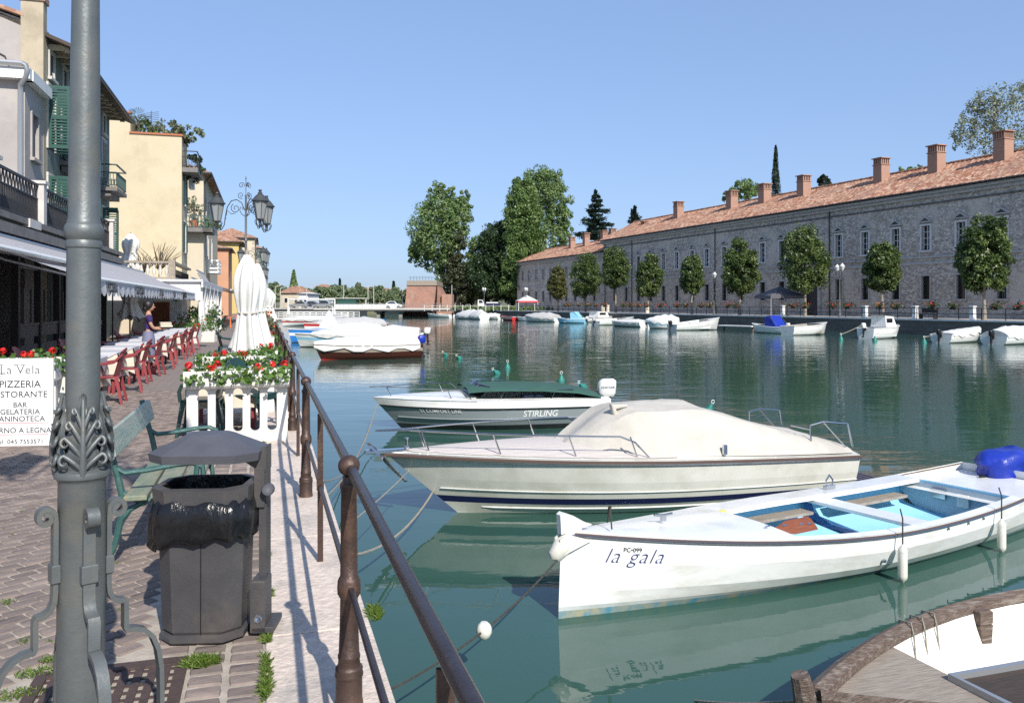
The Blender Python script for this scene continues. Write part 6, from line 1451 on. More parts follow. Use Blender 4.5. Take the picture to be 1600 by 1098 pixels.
def stanch_rail(h, ta, tb, ht, posts, inset=.12, nose=True, r=.011, tip=.18):
    mb = MB(); N_ = 16
    L_, R_ = [], []
    for s, lst in ((-1, L_), (1, R_)):
        for i in range(N_ + 1):
            t = ta + (tb - ta) * i / N_; hh = ht * (1 if t < tb - .04 else max(.05, (tb - t) / .04)); lst.append(Vector((h.x(t, h.sheer(t)), s * max(.03, h.beam(t) - inset), h.sheer(t) + hh)))
    if nose: mid = Vector((h.x(ta, h.sheer(ta)) - tip, 0, h.sheer(ta) + ht)); path = L_[::-1] + [mid] + R_; mb.tube(path, r, 6)
    else: mb.tube(L_, r, 6); mb.tube(R_, r, 6)
    for t in posts:
        for s in (-1, 1):
            p = Vector((h.x(t, h.sheer(t)), s * max(.03, h.beam(t) - inset), h.sheer(t))); mb.tube([p + Vector((.10, 0, 0)), p + Vector((0, 0, ht))], r * .95, 6)
    return mb
def outboard(parent, loc, m_cowl, m_leg='black', sc_=1.0, tilt=0.0, cover=False):
    MT = Matrix.Translation(loc) @ Matrix.Rotation(tilt, 4, 'Y') @ Matrix.Scale(sc_, 4)
    mb = MB(); rr_ = []
    for x, y, z, k in ((.02, 0, .12, .75), (.0, 0, .2, 1.0), (.02, 0, .42, 1.0), (.04, 0, .52, .9), (.05, 0, .57, .6)):
        rr_.append([(x + .24 * k * math.copysign(abs(math.cos(a)) ** .6, math.cos(a)), .15 * k * math.copysign(abs(math.sin(a)) ** .6, math.sin(a)), z) for a in [2 * math.pi * q / 16 for q in range(16)]])
    mb.loft(rr_); me = mb.mesh('cowl', M[m_cowl], 50); me.transform(MT); o = part('outboard_motor', me, None, parent)
    mb = MB(); mb.box((.03, 0, -.12), (.16, .10, .5), ch=.02); mb.box((.06, 0, -.5), (.14, .05, .4), ch=.015); mb.box((.1, 0, -.42), (.36, .14, .025)); mb.ball((.06, 0, -.66), .06, 10, 6, (2.4, 1, 1)); mb.box((-.16, 0, .02), (.16, .2, .26), ch=.02); mb.tube([(-.15, 0, .25), (-.5, .04, .32)], .022, 7)
    for k in range(3): mb.box((.22, .06 * math.cos(k * 2.1), -.66 + .06 * math.sin(k * 2.1)), (.02, .07, .07))
    me = mb.mesh('leg', M[m_leg], 40); me.transform(MT); part('leg', me, None, o); return o
def fender(label, p, length, r, group=None):
    t = thing('boat_fender', label, 'fender', p, 0, group); mb = MB(); mb.lathe([(.0, -.02), (r * .35, 0), (r * .5, .01), (r * .95, .035), (r, .06), (r, length - .06), (r * .95, length - .035), (r * .5, length - .01), (r * .35, length), (0, length + .02)], 14); part('body', mb, M['fender'], t)
    mb = MB(); mb.tube([(0, 0, length), (0, 0, length + .25), (.0, .05, length + .33)], .007, 5); part('line', mb, M['darkrope'], t); return t
def boat_thing(name, label, bow, stern_dir, group=None):
    return thing(name, label, 'boat', (bow[0], bow[1], WZ), math.atan2(stern_dir[1], stern_dir[0]), group)
def wpt(t, p): return t.matrix_basis @ Vector(p) if False else (Matrix.Translation(t.location) @ Matrix.Rotation(t.rotation_euler[2], 4, 'Z')) @ Vector(p)
# ---------------------------------------------------------------- rowing boat "la gala"
bw_ = gp(877, 965, WZ); dirg = Vector((.855, .52, 0)).normalized()
h = Hull(6.8, 1.74, .72, .53, sag=.185, rake=-.03, stern=.68, full=1.75, tm=.52, keel=.2, flare=1.1)
t = boat_thing('rowing_boat', 'white wooden rowing boat lettered la gala with light blue inside and a brown oar', bw_, dirg)
rows = [(1.0, 1.0, 0), (.62, .985, 0), (.3, .93, 0), (.13, .86, 1), (.03, .80, 1), (-.4, .62, 1), (-1.0, .0, 1)]
part('hull', hullmesh(h, rows, None, 34), [M['white_gel'], M['bottom']], t, 50)
mb = MB()
for s in (-1, 1):
    A = [h.pt(tt, s, .085, .84) + Vector((0, s * .004, 0)) for tt in [.5 * q / 14 for q in range(15)]]; Bq = [h.pt(tt, s, .0, .79) + Vector((0, s * .004, 0)) for tt in [.5 * q / 14 for q in range(15)]]
    mb.loft([A, Bq] if s < 0 else [Bq, A], closed=False, c0=False, c1=False)
part('waterline_stripe', mb, M['blueline'], t)
part('rub_rail', railstrip(h, .017, .01, 1, .010, -.02, flat=.8), M['rub'], t); part('rail_trim', railstrip(h, .006, .01, 1, .026, -.022), M['chrome'], t)
td0, td1 = .315, .81
part('foredeck', deckmesh(h, .0, td0, 0, 0, .07), M['white_gel'], t, 60)
mb = MB(); mb.prism([(-.02, -.03, .70), (.30, -.03, .74), (.22, -.03, .77), (.10, -.03, .84), (0.0, -.03, .88), (-.03, -.03, .86)], (0, .06, 0)); part('stem_post', mb, M['white_gel'], t, 0)
part('stern_deck', deckmesh(h, td1, .995, .03, .09, .0), M['white_gel'], t, 60)
# side decks
mb = MB(); ts = [td0 - .02 + (td1 - td0 + .04) * q / 24 for q in range(25)]
SDW = {1: .30, -1: .10}
for s in (-1, 1):
    o_ = [(h.x(q, 1), s * h.beam(q), h.sheer(q) + .002) for q in ts]; i_ = [(h.x(q, 1), s * (h.beam(q) - SDW[s]), h.sheer(q) + .012) for q in ts]; d_ = [(x, y - s * .01, z - .05) for x, y, z in i_]
    mb.loft([o_, i_, d_] if s < 0 else [d_, i_, o_], closed=False, c0=False, c1=False)
part('side_deck', mb, M['white_gel'], t, 60)
# interior
mb = MB()
for s in (-1, 1):
    hb = lambda q, z0: abs(h.pt(q, 1, z0 / h.sheer(q), float(np.interp(z0 / h.sheer(q), [r[0] for r in rows[::-1]], [r[1] for r in rows[::-1]]))).y)
    rws = [[(h.x(q, 1), s * max(.05, (hb(q, z0 if z0 is not None else h.sheer(q) - .03) - .04) * k), z0 if z0 is not None else h.sheer(q) - .03) for q in ts] for k, z0 in ((1.0, None), (1.0, .28), (.95, .14), (.0, .06))]
    mb.loft(rws[::-1] if s < 0 else rws, closed=False, c0=False, c1=False)
q0, q1 = ts[0], ts[-1]
for q, sg_ in ((q0, 1), (q1, -1)):
    mb.add([(h.x(q, 1), y_, z_) for y_, z_ in ((-hb(q, .08) * .7, .07), (hb(q, .08) * .7, .07), (hb(q, .28) - .04, .28), (h.beam(q) - .05, h.sheer(q) - .0), (-h.beam(q) + .05, h.sheer(q) - .0), (-hb(q, .28) + .04, .28))], [(0, 1, 2, 3, 4, 5)])
itr = part('interior', mb, M['skyblue'], t, 60)
mb = MB(); q = ts[-1]; mb.add([(h.x(q, 1) - .012, y_, z_) for y_, z_ in ((-hb(q, .1) * .7, .1), (hb(q, .1) * .7, .1), (hb(q, .28) - .06, .28), (h.beam(q) - .08, h.sheer(q) - .03), (-h.beam(q) + .08, h.sheer(q) - .03), (-hb(q, .28) + .06, .28))], [(0, 1, 2, 3, 4, 5)]); bk_ = part('bulkhead', mb, M['grey_int'], t, 0)
mb = MB(); xx = h.x(q, 1) - .03
for y_, w_, hh_, mm in ((.18, .17, .12, 0),): mb.box((xx, y_, .33), (.03, w_, hh_), ch=.008)
part('hatch_frame', mb, M['chrome'], bk_, 0); mb = MB(); mb.box((xx, -.12, .30), (.03, .14, .15), ch=.008); part('panel', mb, M['palestone'], bk_, 0)
for q in (.585,):
    mb = MB(); mb.box((h.x(q, 1), 0, h.sheer(q) - .06), (.26, 2 * h.beam(q) - .06, .045), ch=.008); part('thwart', mb, M['white_gel'], t, 0)
mb = MB(); q = .58
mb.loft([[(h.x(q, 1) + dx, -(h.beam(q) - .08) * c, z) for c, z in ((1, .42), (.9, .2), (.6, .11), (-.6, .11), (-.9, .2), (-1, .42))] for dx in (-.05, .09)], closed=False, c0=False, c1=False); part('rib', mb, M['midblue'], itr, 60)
mb = MB()
for qa, qb_ in ((.33, .555), (.615, .79)):
    mb.loft([[(h.x(q, 1), h.beam(q) - SDW[1] - o2, h.sheer(q) - zz) for q in [qa + (qb_ - qa) * k / 8 for k in range(9)]] for o2, zz in ((-.12, .15), (.06, .15), (.06, .18))], closed=False, c0=False, c1=False)
part('side_shelf', mb, M['greywood'], itr, 60)
# row locks, bow cleat
mb = MB()
for s in (1,):
    p = Vector((h.x(.635, 1), s * (h.beam(.635) - .13), h.sheer(.635) + .01)); mb.box(p + Vector((0, 0, .02)), (.16, .05, .04)); mb.tube([p + Vector((-.05, 0, .03)), p + Vector((-.06, 0, .1)), p + Vector((0, 0, .16)), p + Vector((.06, 0, .1)), p + Vector((.05, 0, .03))], .010, 6)
part('rowlock', mb, M['chrome'], t)
mb = MB(); p = Vector((h.x(.17, 1), .05, h.sheer(.17) + .07)); mb.tube([p + Vector((-.09, .02, .045)), p + Vector((0, 0, .035)), p + Vector((.09, -.02, .045))], .012, 6); mb.box(p + Vector((0, 0, .01)), (.05, .03, .05)); part('bow_cleat', mb, M['chrome'], t)
mb = MB(); p = Vector((h.x(.075, 1), 0, h.sheer(.075) + .06)); mb.tube([p + Vector((-.06, -.1, -.02)), p + Vector((0, 0, .14)), p + Vector((.05, .1, -.02)), p + Vector((0, .02, .13))], .007, 5); mb.ball(p + Vector((0, 0, .14)), .016, 7, 5); part('mooring_loop', mb, M['darkrope'], t)
mb = MB()
for q in (.30, .36, .375, .33): mb.box((h.x(q, 1), -h.beam(q) * .55, h.sheer(q) + .055), (.05, .02, .008))
part('deck_fittings', mb, M['chrome'], t, 0)
mb = MB()
for q in (.60, .655, .70): mb.ball(h.pt(q, -1, .86, .995) + Vector((0, -.008, 0)), .014, 6, 5)
mb.ball(h.pt(.46, -1, .42, .965) + Vector((0, -.006, 0)), .02, 6, 5); part('bolts', mb, M['chrome'], t)
mb = MB(); mb.lathe([(.0, .0), (.045, .02), (.06, .1), (.05, .2), (.02, .28), (.0, .29)], 12); me = mb.mesh('bow_fender', M['fender'], 60)
me.transform(Matrix.Translation((-.10, 0, .50)) @ Matrix.Rotation(R(50), 4, 'Y') @ Matrix.Scale(1.35, 4)); part('bow_fender', me, None, t)
mb = MB(); mb.prism([(-.06, -.055, .52), (.22, -.13, .64), (.02, -.055, .70), (-.04, -.045, .66)], (0, .02, 0)); mb.prism([(-.06, .055, .52), (.22, .13, .64), (.02, .055, .70), (-.04, .045, .66)], (0, -.02, 0)); part('fender_strap', mb, M['fender'], t, 0)
# lettering on the starboard bow, laid against the planking
def hull_letters(body, size, shear, t, h, q, fz, dq, name='lettering', material='blueink', side=-1, off=.006, spacing=1.0, ofs=0.0):
    me = textmesh(body, size, shear, .001, ofs, 'LEFT', spacing)
    x0 = h.x(q, fz * h.sheer(q))
    for v in me.vertices:                                           # bend each letter on to the planking
        tt = min(1, q + v.co.x / h.L); zz = fz * h.sheer(q) + v.co.y + (h.sheer(tt) - h.sheer(q)) * .7
        f = max(0.02, min(1, zz / h.sheer(tt)))
        bm = np.interp(f, [r[0] for r in h.rows[::-1]], [r[1] for r in h.rows[::-1]]); p = h.pt(tt, side, f, bm); v.co = Vector((p.x, p.y + side * (off + v.co.z), p.z))
    me.materials.append(M[material]); return part(name, me, None, t, 0)
h.rows = rows
hull_letters('la gala', .175, .42, t, h, .05, .66, .2, spacing=1.12, ofs=-.003)
hull_letters('PC\u2022099', .05, 0, t, h, .073, .80, .2, material='ink')
laga = t; hg = h
om = outboard(t, (h.x(1, .4) + .16, 0.15, .16), 'black', 'black', .9)
# blue cover tied over the motor
mb = MB(); g = random.Random(5); rings = []
for z, k in ((.26, .85), (.31, .98), (.38, .92), (.45, 1.06), (.51, 1.0), (.58, 1.12), (.65, 1.04), (.70, .95), (.74, .6)):
    rings.append([(h.x(1, .4) + .13 + .32 * k * math.cos(a) * (1 + .07 * math.sin(a * 5 + z * 19) + g.uniform(-.05, .05)) + (.22 * max(0, math.cos(a)) if z > .5 else 0), .15 + .24 * k * math.sin(a) * (1 + .08 * math.cos(a * 4 + z * 17) + g.uniform(-.05, .05)), z + .02 * math.sin(a * 3)) for a in [2 * math.pi * q / 26 for q in range(26)]])
mb.loft(rings, c0=False); tr_ = single('motor_cover', mb, M['bluecanvas'], 'bright blue tied cover over the outboard motor of la gala', 'motor cover', (t.location.x, t.location.y, WZ), t.rotation_euler[2], smooth=60)
# oar
ro = wpt(t, (h.x(.255, 1), .08, .33)); dirw = t.rotation_euler[2]
mb = MB(); mb.tube([(0, 0, 0), (.5, 0, 0), (.95, 0, 0)], [.02, .02, .022], 8)
mb.loft([[(x, y * w, z * k) for y, z in ((-1, 0), (-.5, .5), (.5, .5), (1, 0), (.5, -.5), (-.5, -.5))] for x, w, k in ((.9, .025, .04), (1.02, .05, .03), (1.15, .085, .022), (1.5, .085, .016))]); part_o = single('oar', mb, M['oarwood'], 'reddish brown wooden oar lying inside the blue rowing boat', 'oar', ro, dirw + R(-2), smooth=50); part_o.rotation_euler = (R(40), R(0), dirw + R(0))
ro = wpt(t, (h.x(.33, 1), .42, .44)); single('sponge', MB().box((0, 0, 0), (.16, .08, .14), .3, ch=.02), M['yellow'], 'yellow bailer by the foredeck edge in the light blue cockpit', 'bailer', ro, dirw, smooth=0)
for q, lab, ln in ((.475, 'white fender hanging amidships on the side of la gala', .34), (.735, 'white fender hanging near the stern of la gala', .34)):
    p = wpt(t, (h.x(q, 1), -(h.beam(q) + .075), h.sheer(q) - .44)); fender(lab, p, ln, .043, 'fenders of the rowing boat')
# ---------------------------------------------------------------- cream motor cruiser with tarpaulin
bw_ = gp(715, 800, WZ); dirg = Vector((.955, .297, 0)).normalized()
h = Hull(6.2, 2.15, .80, .60, sag=-.01, rake=.92, stern=.86, full=2.1, tm=.62, keel=.3, flare=1.25)
bowtip = bw_ - dirg * .92
t = boat_thing('motor_cruiser', 'cream motor cruiser with a navy stripe and beige tarpaulin over its cabin', bowtip, dirg)
rows = [(1.0, 1.0, 0), (.93, 1.005, 0), (.6, .955, 0), (.43, .92, 1), (.30, .885, 2), (.19, .85, 1), (.02, .76, 1), (-.3, .6, 1), (-1, 0, 1)]; h.rows = rows
part('hull', hullmesh(h, rows, None, 36), [M['cream_gel'], M['cream_gel'], M['navy']], t, 50)
mb = MB()
for s in (-1, 1): mb.tube([h.pt(tt, s, .43, .92) + Vector((0, s * .012, 0)) for tt in [.03 + .97 * k / 24 for k in range(25)]], .006, 5); mb.tube([h.pt(tt, s, .12, .815) + Vector((0, s * .002, -.0)) for tt in [.08 + .6 * k / 20 for k in range(21)]], [.003] + [.008] * 19 + [.003], 4)
part('spray_rail', mb, M['white_gel'], t)
part('rub_rail', railstrip(h, .024, 0, 1, .012, -.03), M['rub'], t); part('rail_trim', railstrip(h, .009, 0, 1, .032, -.045), M['chrome'], t)
part('deck', deckmesh(h, 0, 1.0, .02, .0, .10, n=26), M['cream_gel'], t, 60)
mb = MB(); 
for k in range(-6, 7):                                               # teak strips clipped to the deck outline
    o_, i_ = [], []
    for q in [.02 + (.56 - .02) * i / 34 for i in range(35)]:
        be = h.beam(q) - .02; lim = be - .05; y0, y1 = max(-lim, k * .15 - .0735), min(lim, k * .15 + .0735)
        if y1 - y0 > .004:
            cz = lambda y: h.sheer(q) + .007 + .10 * (1 - (y / be) ** 2) * min(1, be)
            o_.append((h.x(q, 1), y0, cz(y0))); i_.append((h.x(q, 1), y1, cz(y1)))
    if len(o_) > 1: p_ = MB(); p_.loft([o_, i_], closed=False, c0=False, c1=False); part('deck_plank', p_, M['teak'], t, 0)
part('bow_rail', stanch_rail(h, .02, .50, .27, (.07, .2, .34, .46), .10, True, .012, .22), M['chrome'], t)
# tarpaulin
secs = [(.375, .42, .07, 0), (.40, .60, .18, 0), (.44, .73, .36, 0), (.475, .79, .50, 0), (.50, .82, .54, 0), (.56, .86, .57, 0), (.62, .88, .595, 0), (.655, .89, .59, 0), (.70, .91, .50, 0), (.76, .93, .40, 0), (.82, .95, .30, 0), (.88, .96, .225, 0), (.94, .97, .16, 0), (.985, .97, .09, 0)]
mb = MB(); rr_ = []
for q, wf, ht, sq in secs:
    b = h.beam(q) * wf; z0 = h.sheer(q) + .02; x = h.x(q, 1); row = []
    for k in range(21):
        u = -1 + 2 * k / 20; prof = (1 - abs(u) * .16) if abs(u) < .6 else max(0, (1 - .6 * .16) * (1 - ((abs(u) - .6) / .4) ** 1.25)); wr = .010 * math.sin(q * 60 + u * 7) * (1 - u * u) + .022 * max(0, math.sin(q * 38 + 1)) ** 4 * (1 - abs(u)) - .02 * math.exp(-((abs(u) - .5) / .08) ** 2) * max(0, math.sin(q * 45))  + .01 * math.sin(u * 19 + q * 25) * (1 - abs(u)); row.append((x + .05 * math.sin(u * 6), u * b, z0 + ht * prof + wr))
    rr_.append(row)
mb.loft(rr_, closed=False, c0=False, c1=False); mb.add([rr_[0][k] for k in range(21)], [tuple(range(21))[::-1]]); part('tarpaulin', mb, M['canvas'], t, 24)
mb = MB(); zt_ = h.sheer(.48) + .52; mb.tube([(h.x(.475, 1), -.30, zt_ - .12), (h.x(.465, 1), -.32, zt_ + .05), (h.x(.50, 1), -.28, zt_ + .05)], [.05, .055, .02], 8); part('windscreen_corner', mb, M['canvas'], t, 60)
mb = MB(); mb.box((h.x(.665, 1), -h.beam(.665) * .905, h.sheer(.665) + .10), (.05, .04, .13), ch=.008); part('side_light', mb, M['chrome'], t, 0)
mb = MB()
for s in (-1, 1): mb.tube([(h.x(.90, 1), s * .72, h.sheer(.9) + .08), (h.x(.90, 1), s * .72, h.sheer(.9) + .36), (h.x(.93, 1), s * .74, h.sheer(.9) + .40), (h.x(.99, 1), s * .76, h.sheer(.9) + .36), (h.x(1.0, 1), s * .78, h.sheer(.9) + .05)], .013, 7); mb.tube([(h.x(.93, 1), s * .74, h.sheer(.9) + .40), (h.x(.985, 1), s * .76, h.sheer(.9) + .05)], .010, 6)
mb.tube([(h.x(.90, 1), -.72, h.sheer(.9) + .3), (h.x(.90, 1), -.3, h.sheer(.9) + .3)], .010, 6); part('stern_rail', mb, M['chrome'], t)
mb = MB(); 
for k in range(5): mb.box((h.x(1, .5) + .14 + k * .1, 0, .18), (.06, 1.5, .03))
mb.box((h.x(1, .5) + .3, -.7, .15), (.6, .04, .04)); mb.box((h.x(1, .5) + .3, .7, .15), (.6, .04, .04)); part('bathing_platform', mb, M['mahogany'], t, 0)
# anchor
mb = MB(); mb.box((.02, 0, h.fb + .01), (.5, .09, .05), ch=.008); mb.tube([(-.16, 0, .86), (.10, 0, .62), (.24, .0, .44)], .016, 6); mb.prism([(-.20, -.13, .90), (-.14, -.02, .86), (.22, -.04, .44), (.26, -.02, .42)], (.03, .05, .01)); mb.prism([(-.20, .13, .90), (-.14, .02, .86), (.22, .04, .44), (.26, .02, .42)], (.03, -.05, .01)); part('anchor', mb, M['chrome'], t, 0)
mb = MB(); mb.lathe([(.03, 0), (.035, .03), (.015, .05), (.015, .12), (.03, .14), (0, .15)], 10, (h.x(.045, 1), .0, h.sheer(.05) + .03)); part('bollard', mb, M['chrome'], t)
cru, hc = t, h
# ---------------------------------------------------------------- grey open motor boat
bw_ = gp(625, 668, WZ); dirg = Vector((.977, .21, 0)).normalized()
h = Hull(4.95, 1.95, .66, .60, sag=.01, rake=.60, stern=.88, full=2.2, tm=.55, keel=.25, flare=1.1)
t = boat_thing('motor_boat', 'grey open motor boat lettered STIRLING with green folding top and outboard', bw_ - dirg * .58, dirg)
rows = [(1.0, .98, 1), (.74, 1.0, 0), (.42, .95, 0), (.36, .93, 0), (.17, .86, 2), (.02, .78, 2), (-.3, .6, 2), (-1, 0, 2)]; h.rows = rows
part('hull', hullmesh(h, rows, None, 30), [M['grey_gel'], M['white_gel'], M['darkbottom']], t, 50)
part('rub_rail', (lambda mb: [mb.tube([h.pt(q, s, .74, 1.0) + Vector((0, s * .012, 0)) for q in [k / 24 for k in range(25)]], .016, 6) for s in (-1, 1)] and mb)(MB()), M['black'], t)
part('strake', (lambda mb: [mb.tube([h.pt(q, s, .39, .94) + Vector((0, s * .008, 0)) for q in [.04 + .96 * k / 24 for k in range(25)]], .014, 6) for s in (-1, 1)] and mb)(MB()), M['grey_gel'], t)
part('foredeck', deckmesh(h, 0, .42, 0, 0, .12), M['white_gel'], t, 60)
mb = MB(); ts = [.40 + .6 * q / 16 for q in range(17)]
for s in (-1, 1):
    o_ = [(h.x(q, 1), s * h.beam(q) * .98, h.sheer(q)) for q in ts]; i_ = [(h.x(q, 1), s * (h.beam(q) - .2), h.sheer(q) + .03) for q in ts]; d_ = [(x, y, .15) for x, y, z in i_]; c_ = [(x, 0, .15) for x, y, z in i_]
    mb.loft([o_, i_, d_, c_] if s < 0 else [c_, d_, i_, o_], closed=False, c0=False, c1=False)
part('cockpit', mb, M['white_gel'], t, 60)
mb = MB(); mb.box((h.x(1, .5) - .12, 0, .42), (.24, 1.5, .4), ch=.03); mb.box((h.x(.72, .5), 0, .38), (.5, 1.3, .36), ch=.05); part('seats', mb, M['black'], t, 0)
mb = MB(); q = .41; x = h.x(q, 1); z = h.sheer(q) + .06
ws_ = [(x + .16 + .0, -.72, z), (x - .05, -.45, z + .04), (x - .1, 0, z + .08), (x - .05, .45, z + .04), (x + .16, .72, z)]
mb.loft([ws_, [(a + .22, b * .96, c + .20) for a, b, c in ws_]], closed=False, c0=False, c1=False); wsn = part('windscreen', mb, M['glass_dark'], t, 60)
mb = MB(); mb.tube([(a + .22, b * .96, c + .20) for a, b, c in ws_], .012, 6)
for k in (0, 1, 3, 4): a, b, c = ws_[k]; mb.tube([(a, b, c), (a + .22, b * .96, c + .2)], .012, 6)
part('frame', mb, M['chrome'], wsn)
mb = MB()
for s in (-1, 1):
    for q in (.52, .74): mb.tube([(h.x(q, 1), s * .8, h.sheer(q) + .03), (h.x(q + .02, 1), s * .8, h.sheer(q) + .2), (h.x(q + .1, 1), s * .8, h.sheer(q) + .22)], .014, 6)
part('top_frame', mb, M['chrome'], t)
secs = [(.385, .70, .20), (.45, .74, .23), (.55, .76, .24), (.7, .78, .23), (.85, .78, .18), (.95, .74, .08), (.985, .6, -.02)]
mb = MB(); rr_ = [[(h.x(q, 1), u * w * 1.15, h.sheer(q) + ht + .05 * (1 - u * u) - (.05 if abs(u) > .95 else 0)) for u in [-1 + 2 * k / 12 for k in range(13)]] for q, w, ht in secs]
mb.loft(rr_, closed=False, c0=False, c1=False); part('canopy', mb, M['greencanvas'], t, 60)
part('bow_rail', stanch_rail(h, .03, .40, .22, (.06, .30), .12, True, .010, .2), M['chrome'], t)
outboard(t, (h.x(1, .5) + .18, 0, .46), 'white_gel', 'black', .85)
mb = MB(); 
lm = textmesh('MARINER', .075, .15, .001); lm.materials.append(M['ink']); lm.transform(frame((h.x(1, .5) + .18, -.1315, .74), (1, 0, 0), (0, 0, 1))); part('lettering', lm, None, t, 0)
hull_letters('S1 COMFORT LINE', .10, .1, t, h, .16, .60, .2, material='whitepaint', spacing=1.05, off=.014, ofs=.002)
hull_letters('STIRLING', .185, .25, t, h, .60, .46, .2, material='whitepaint', spacing=1.0, ofs=.003)
stir = t
# ---------------------------------------------------------------- old wooden boat, lower right corner
bp_ = gp(1262, 1092, -.52)
dirg = Vector((.94, .34, 0)).normalized()
h = Hull(5.4, 1.85, .48, .43, sag=.04, rake=.0, stern=.7, full=1.9, tm=.5, keel=.2, flare=1.0)
t = boat_thing('old_boat', 'old wooden boat with weathered log gunwale and white inside, cut by the lower right corner', bp_, dirg)
rows = [(1, 1, 0), (.5, .97, 0), (.1, .88, 0), (-.4, .6, 0), (-1, 0, 0)]; h.rows = rows
part('hull', hullmesh(h, rows, None, 24), [M['greywood']], t, 50)
gl = railstrip(h, .054, .012, 1, -.02, .0, flat=1.1); part('gunwale', gl, M['oldwood'], t)
mb = MB(); mb.tube([(-.02, 0, .25), (-.02, 0, .5), (-.05, .0, .62)], [.05, .06, .05], 8); part('stem_post', mb, M['oldwood'], t)
part('foredeck', deckmesh(h, .01, .20, .05, .03, .0), M['greywood'], t, 0)
mb = MB(); z_ = h.sheer(.3) - .03
qa, qb_ = .19, .33
mb.loft([[(h.x(q, 1), (h.beam(q) - .09) * u, h.sheer(q) - .02) for u in (-1, -.5, .02)] for q in [qa + (qb_ - qa) * k / 5 for k in range(6)]], closed=False, c0=False, c1=False)
brd = part('dark_board', mb, M['darkboard'], t, 0)
mb = MB(); mb.tube([(h.x(qa, 1), -h.beam(qa) + .09, h.sheer(qa) - .01), (h.x(qa, 1), (h.beam(qa) - .09) * .02, h.sheer(qa) - .01), (h.x(qb_, 1), (h.beam(qb_) - .09) * .02, h.sheer(qb_) - .01)], .02, 4); part('edge_strip', mb, M['gutter'], brd, 0)
mb = MB(); ts = [.18 + .8 * k / 14 for k in range(15)]
rws = [[(h.x(q, 1), max(.03, (h.beam(q) - .07) * k), z0 if z0 is not None else h.sheer(q) - .03) for q in ts] for k, z0 in ((1, None), (.93, .2), (.6, .07), (-.6, .07), (-.93, .2))] + [[(h.x(q, 1), -(h.beam(q) - .07), h.sheer(q) - .03) for q in ts]]
mb.loft(rws, closed=False, c0=False, c1=False); M['boatwhite'] = mat('worn_white_paint', (0.78, 0.78, 0.74), (0.70, 0.68, 0.58), 3, 0.5, c3=(0.55, 0.47, 0.30), s3=2.2, bump=.3, bscale=20); part('interior', mb, M['boatwhite'], t, 60)
for q, d in ((.245, .5), (.30, .36), (.272, .42)):
    p = Vector((h.x(q, 1), h.beam(q) - .02, h.sheer(q))); mb = MB(); mb.tube([p + Vector((0, .065, -.06)), p + Vector((0, .05, .05)), p + Vector((0, -.05, .062)), p + Vector((0, -.075, -.02)), p + Vector((.02, -.08, -.02 - d * .5)), p + Vector((.0, -.08, -.02 - d * .8))], .006, 5); part('tie_cord', mb, M['rope'], t)
mb = MB(); p = Vector((h.x(.40, 1), h.beam(.40) - .09, h.sheer(.4) - .05)); mb.box(p, (.12, .1, .1), ch=.01); mb.prism([p + Vector((-.06, -.05, -.05)), p + Vector((.06, -.05, -.05)), p + Vector((.03, -.05, -.4)), p + Vector((-.0, -.05, -.4))], (0, .05, 0)); part('rib', mb, M['oldwood'], t, 0)
old = t
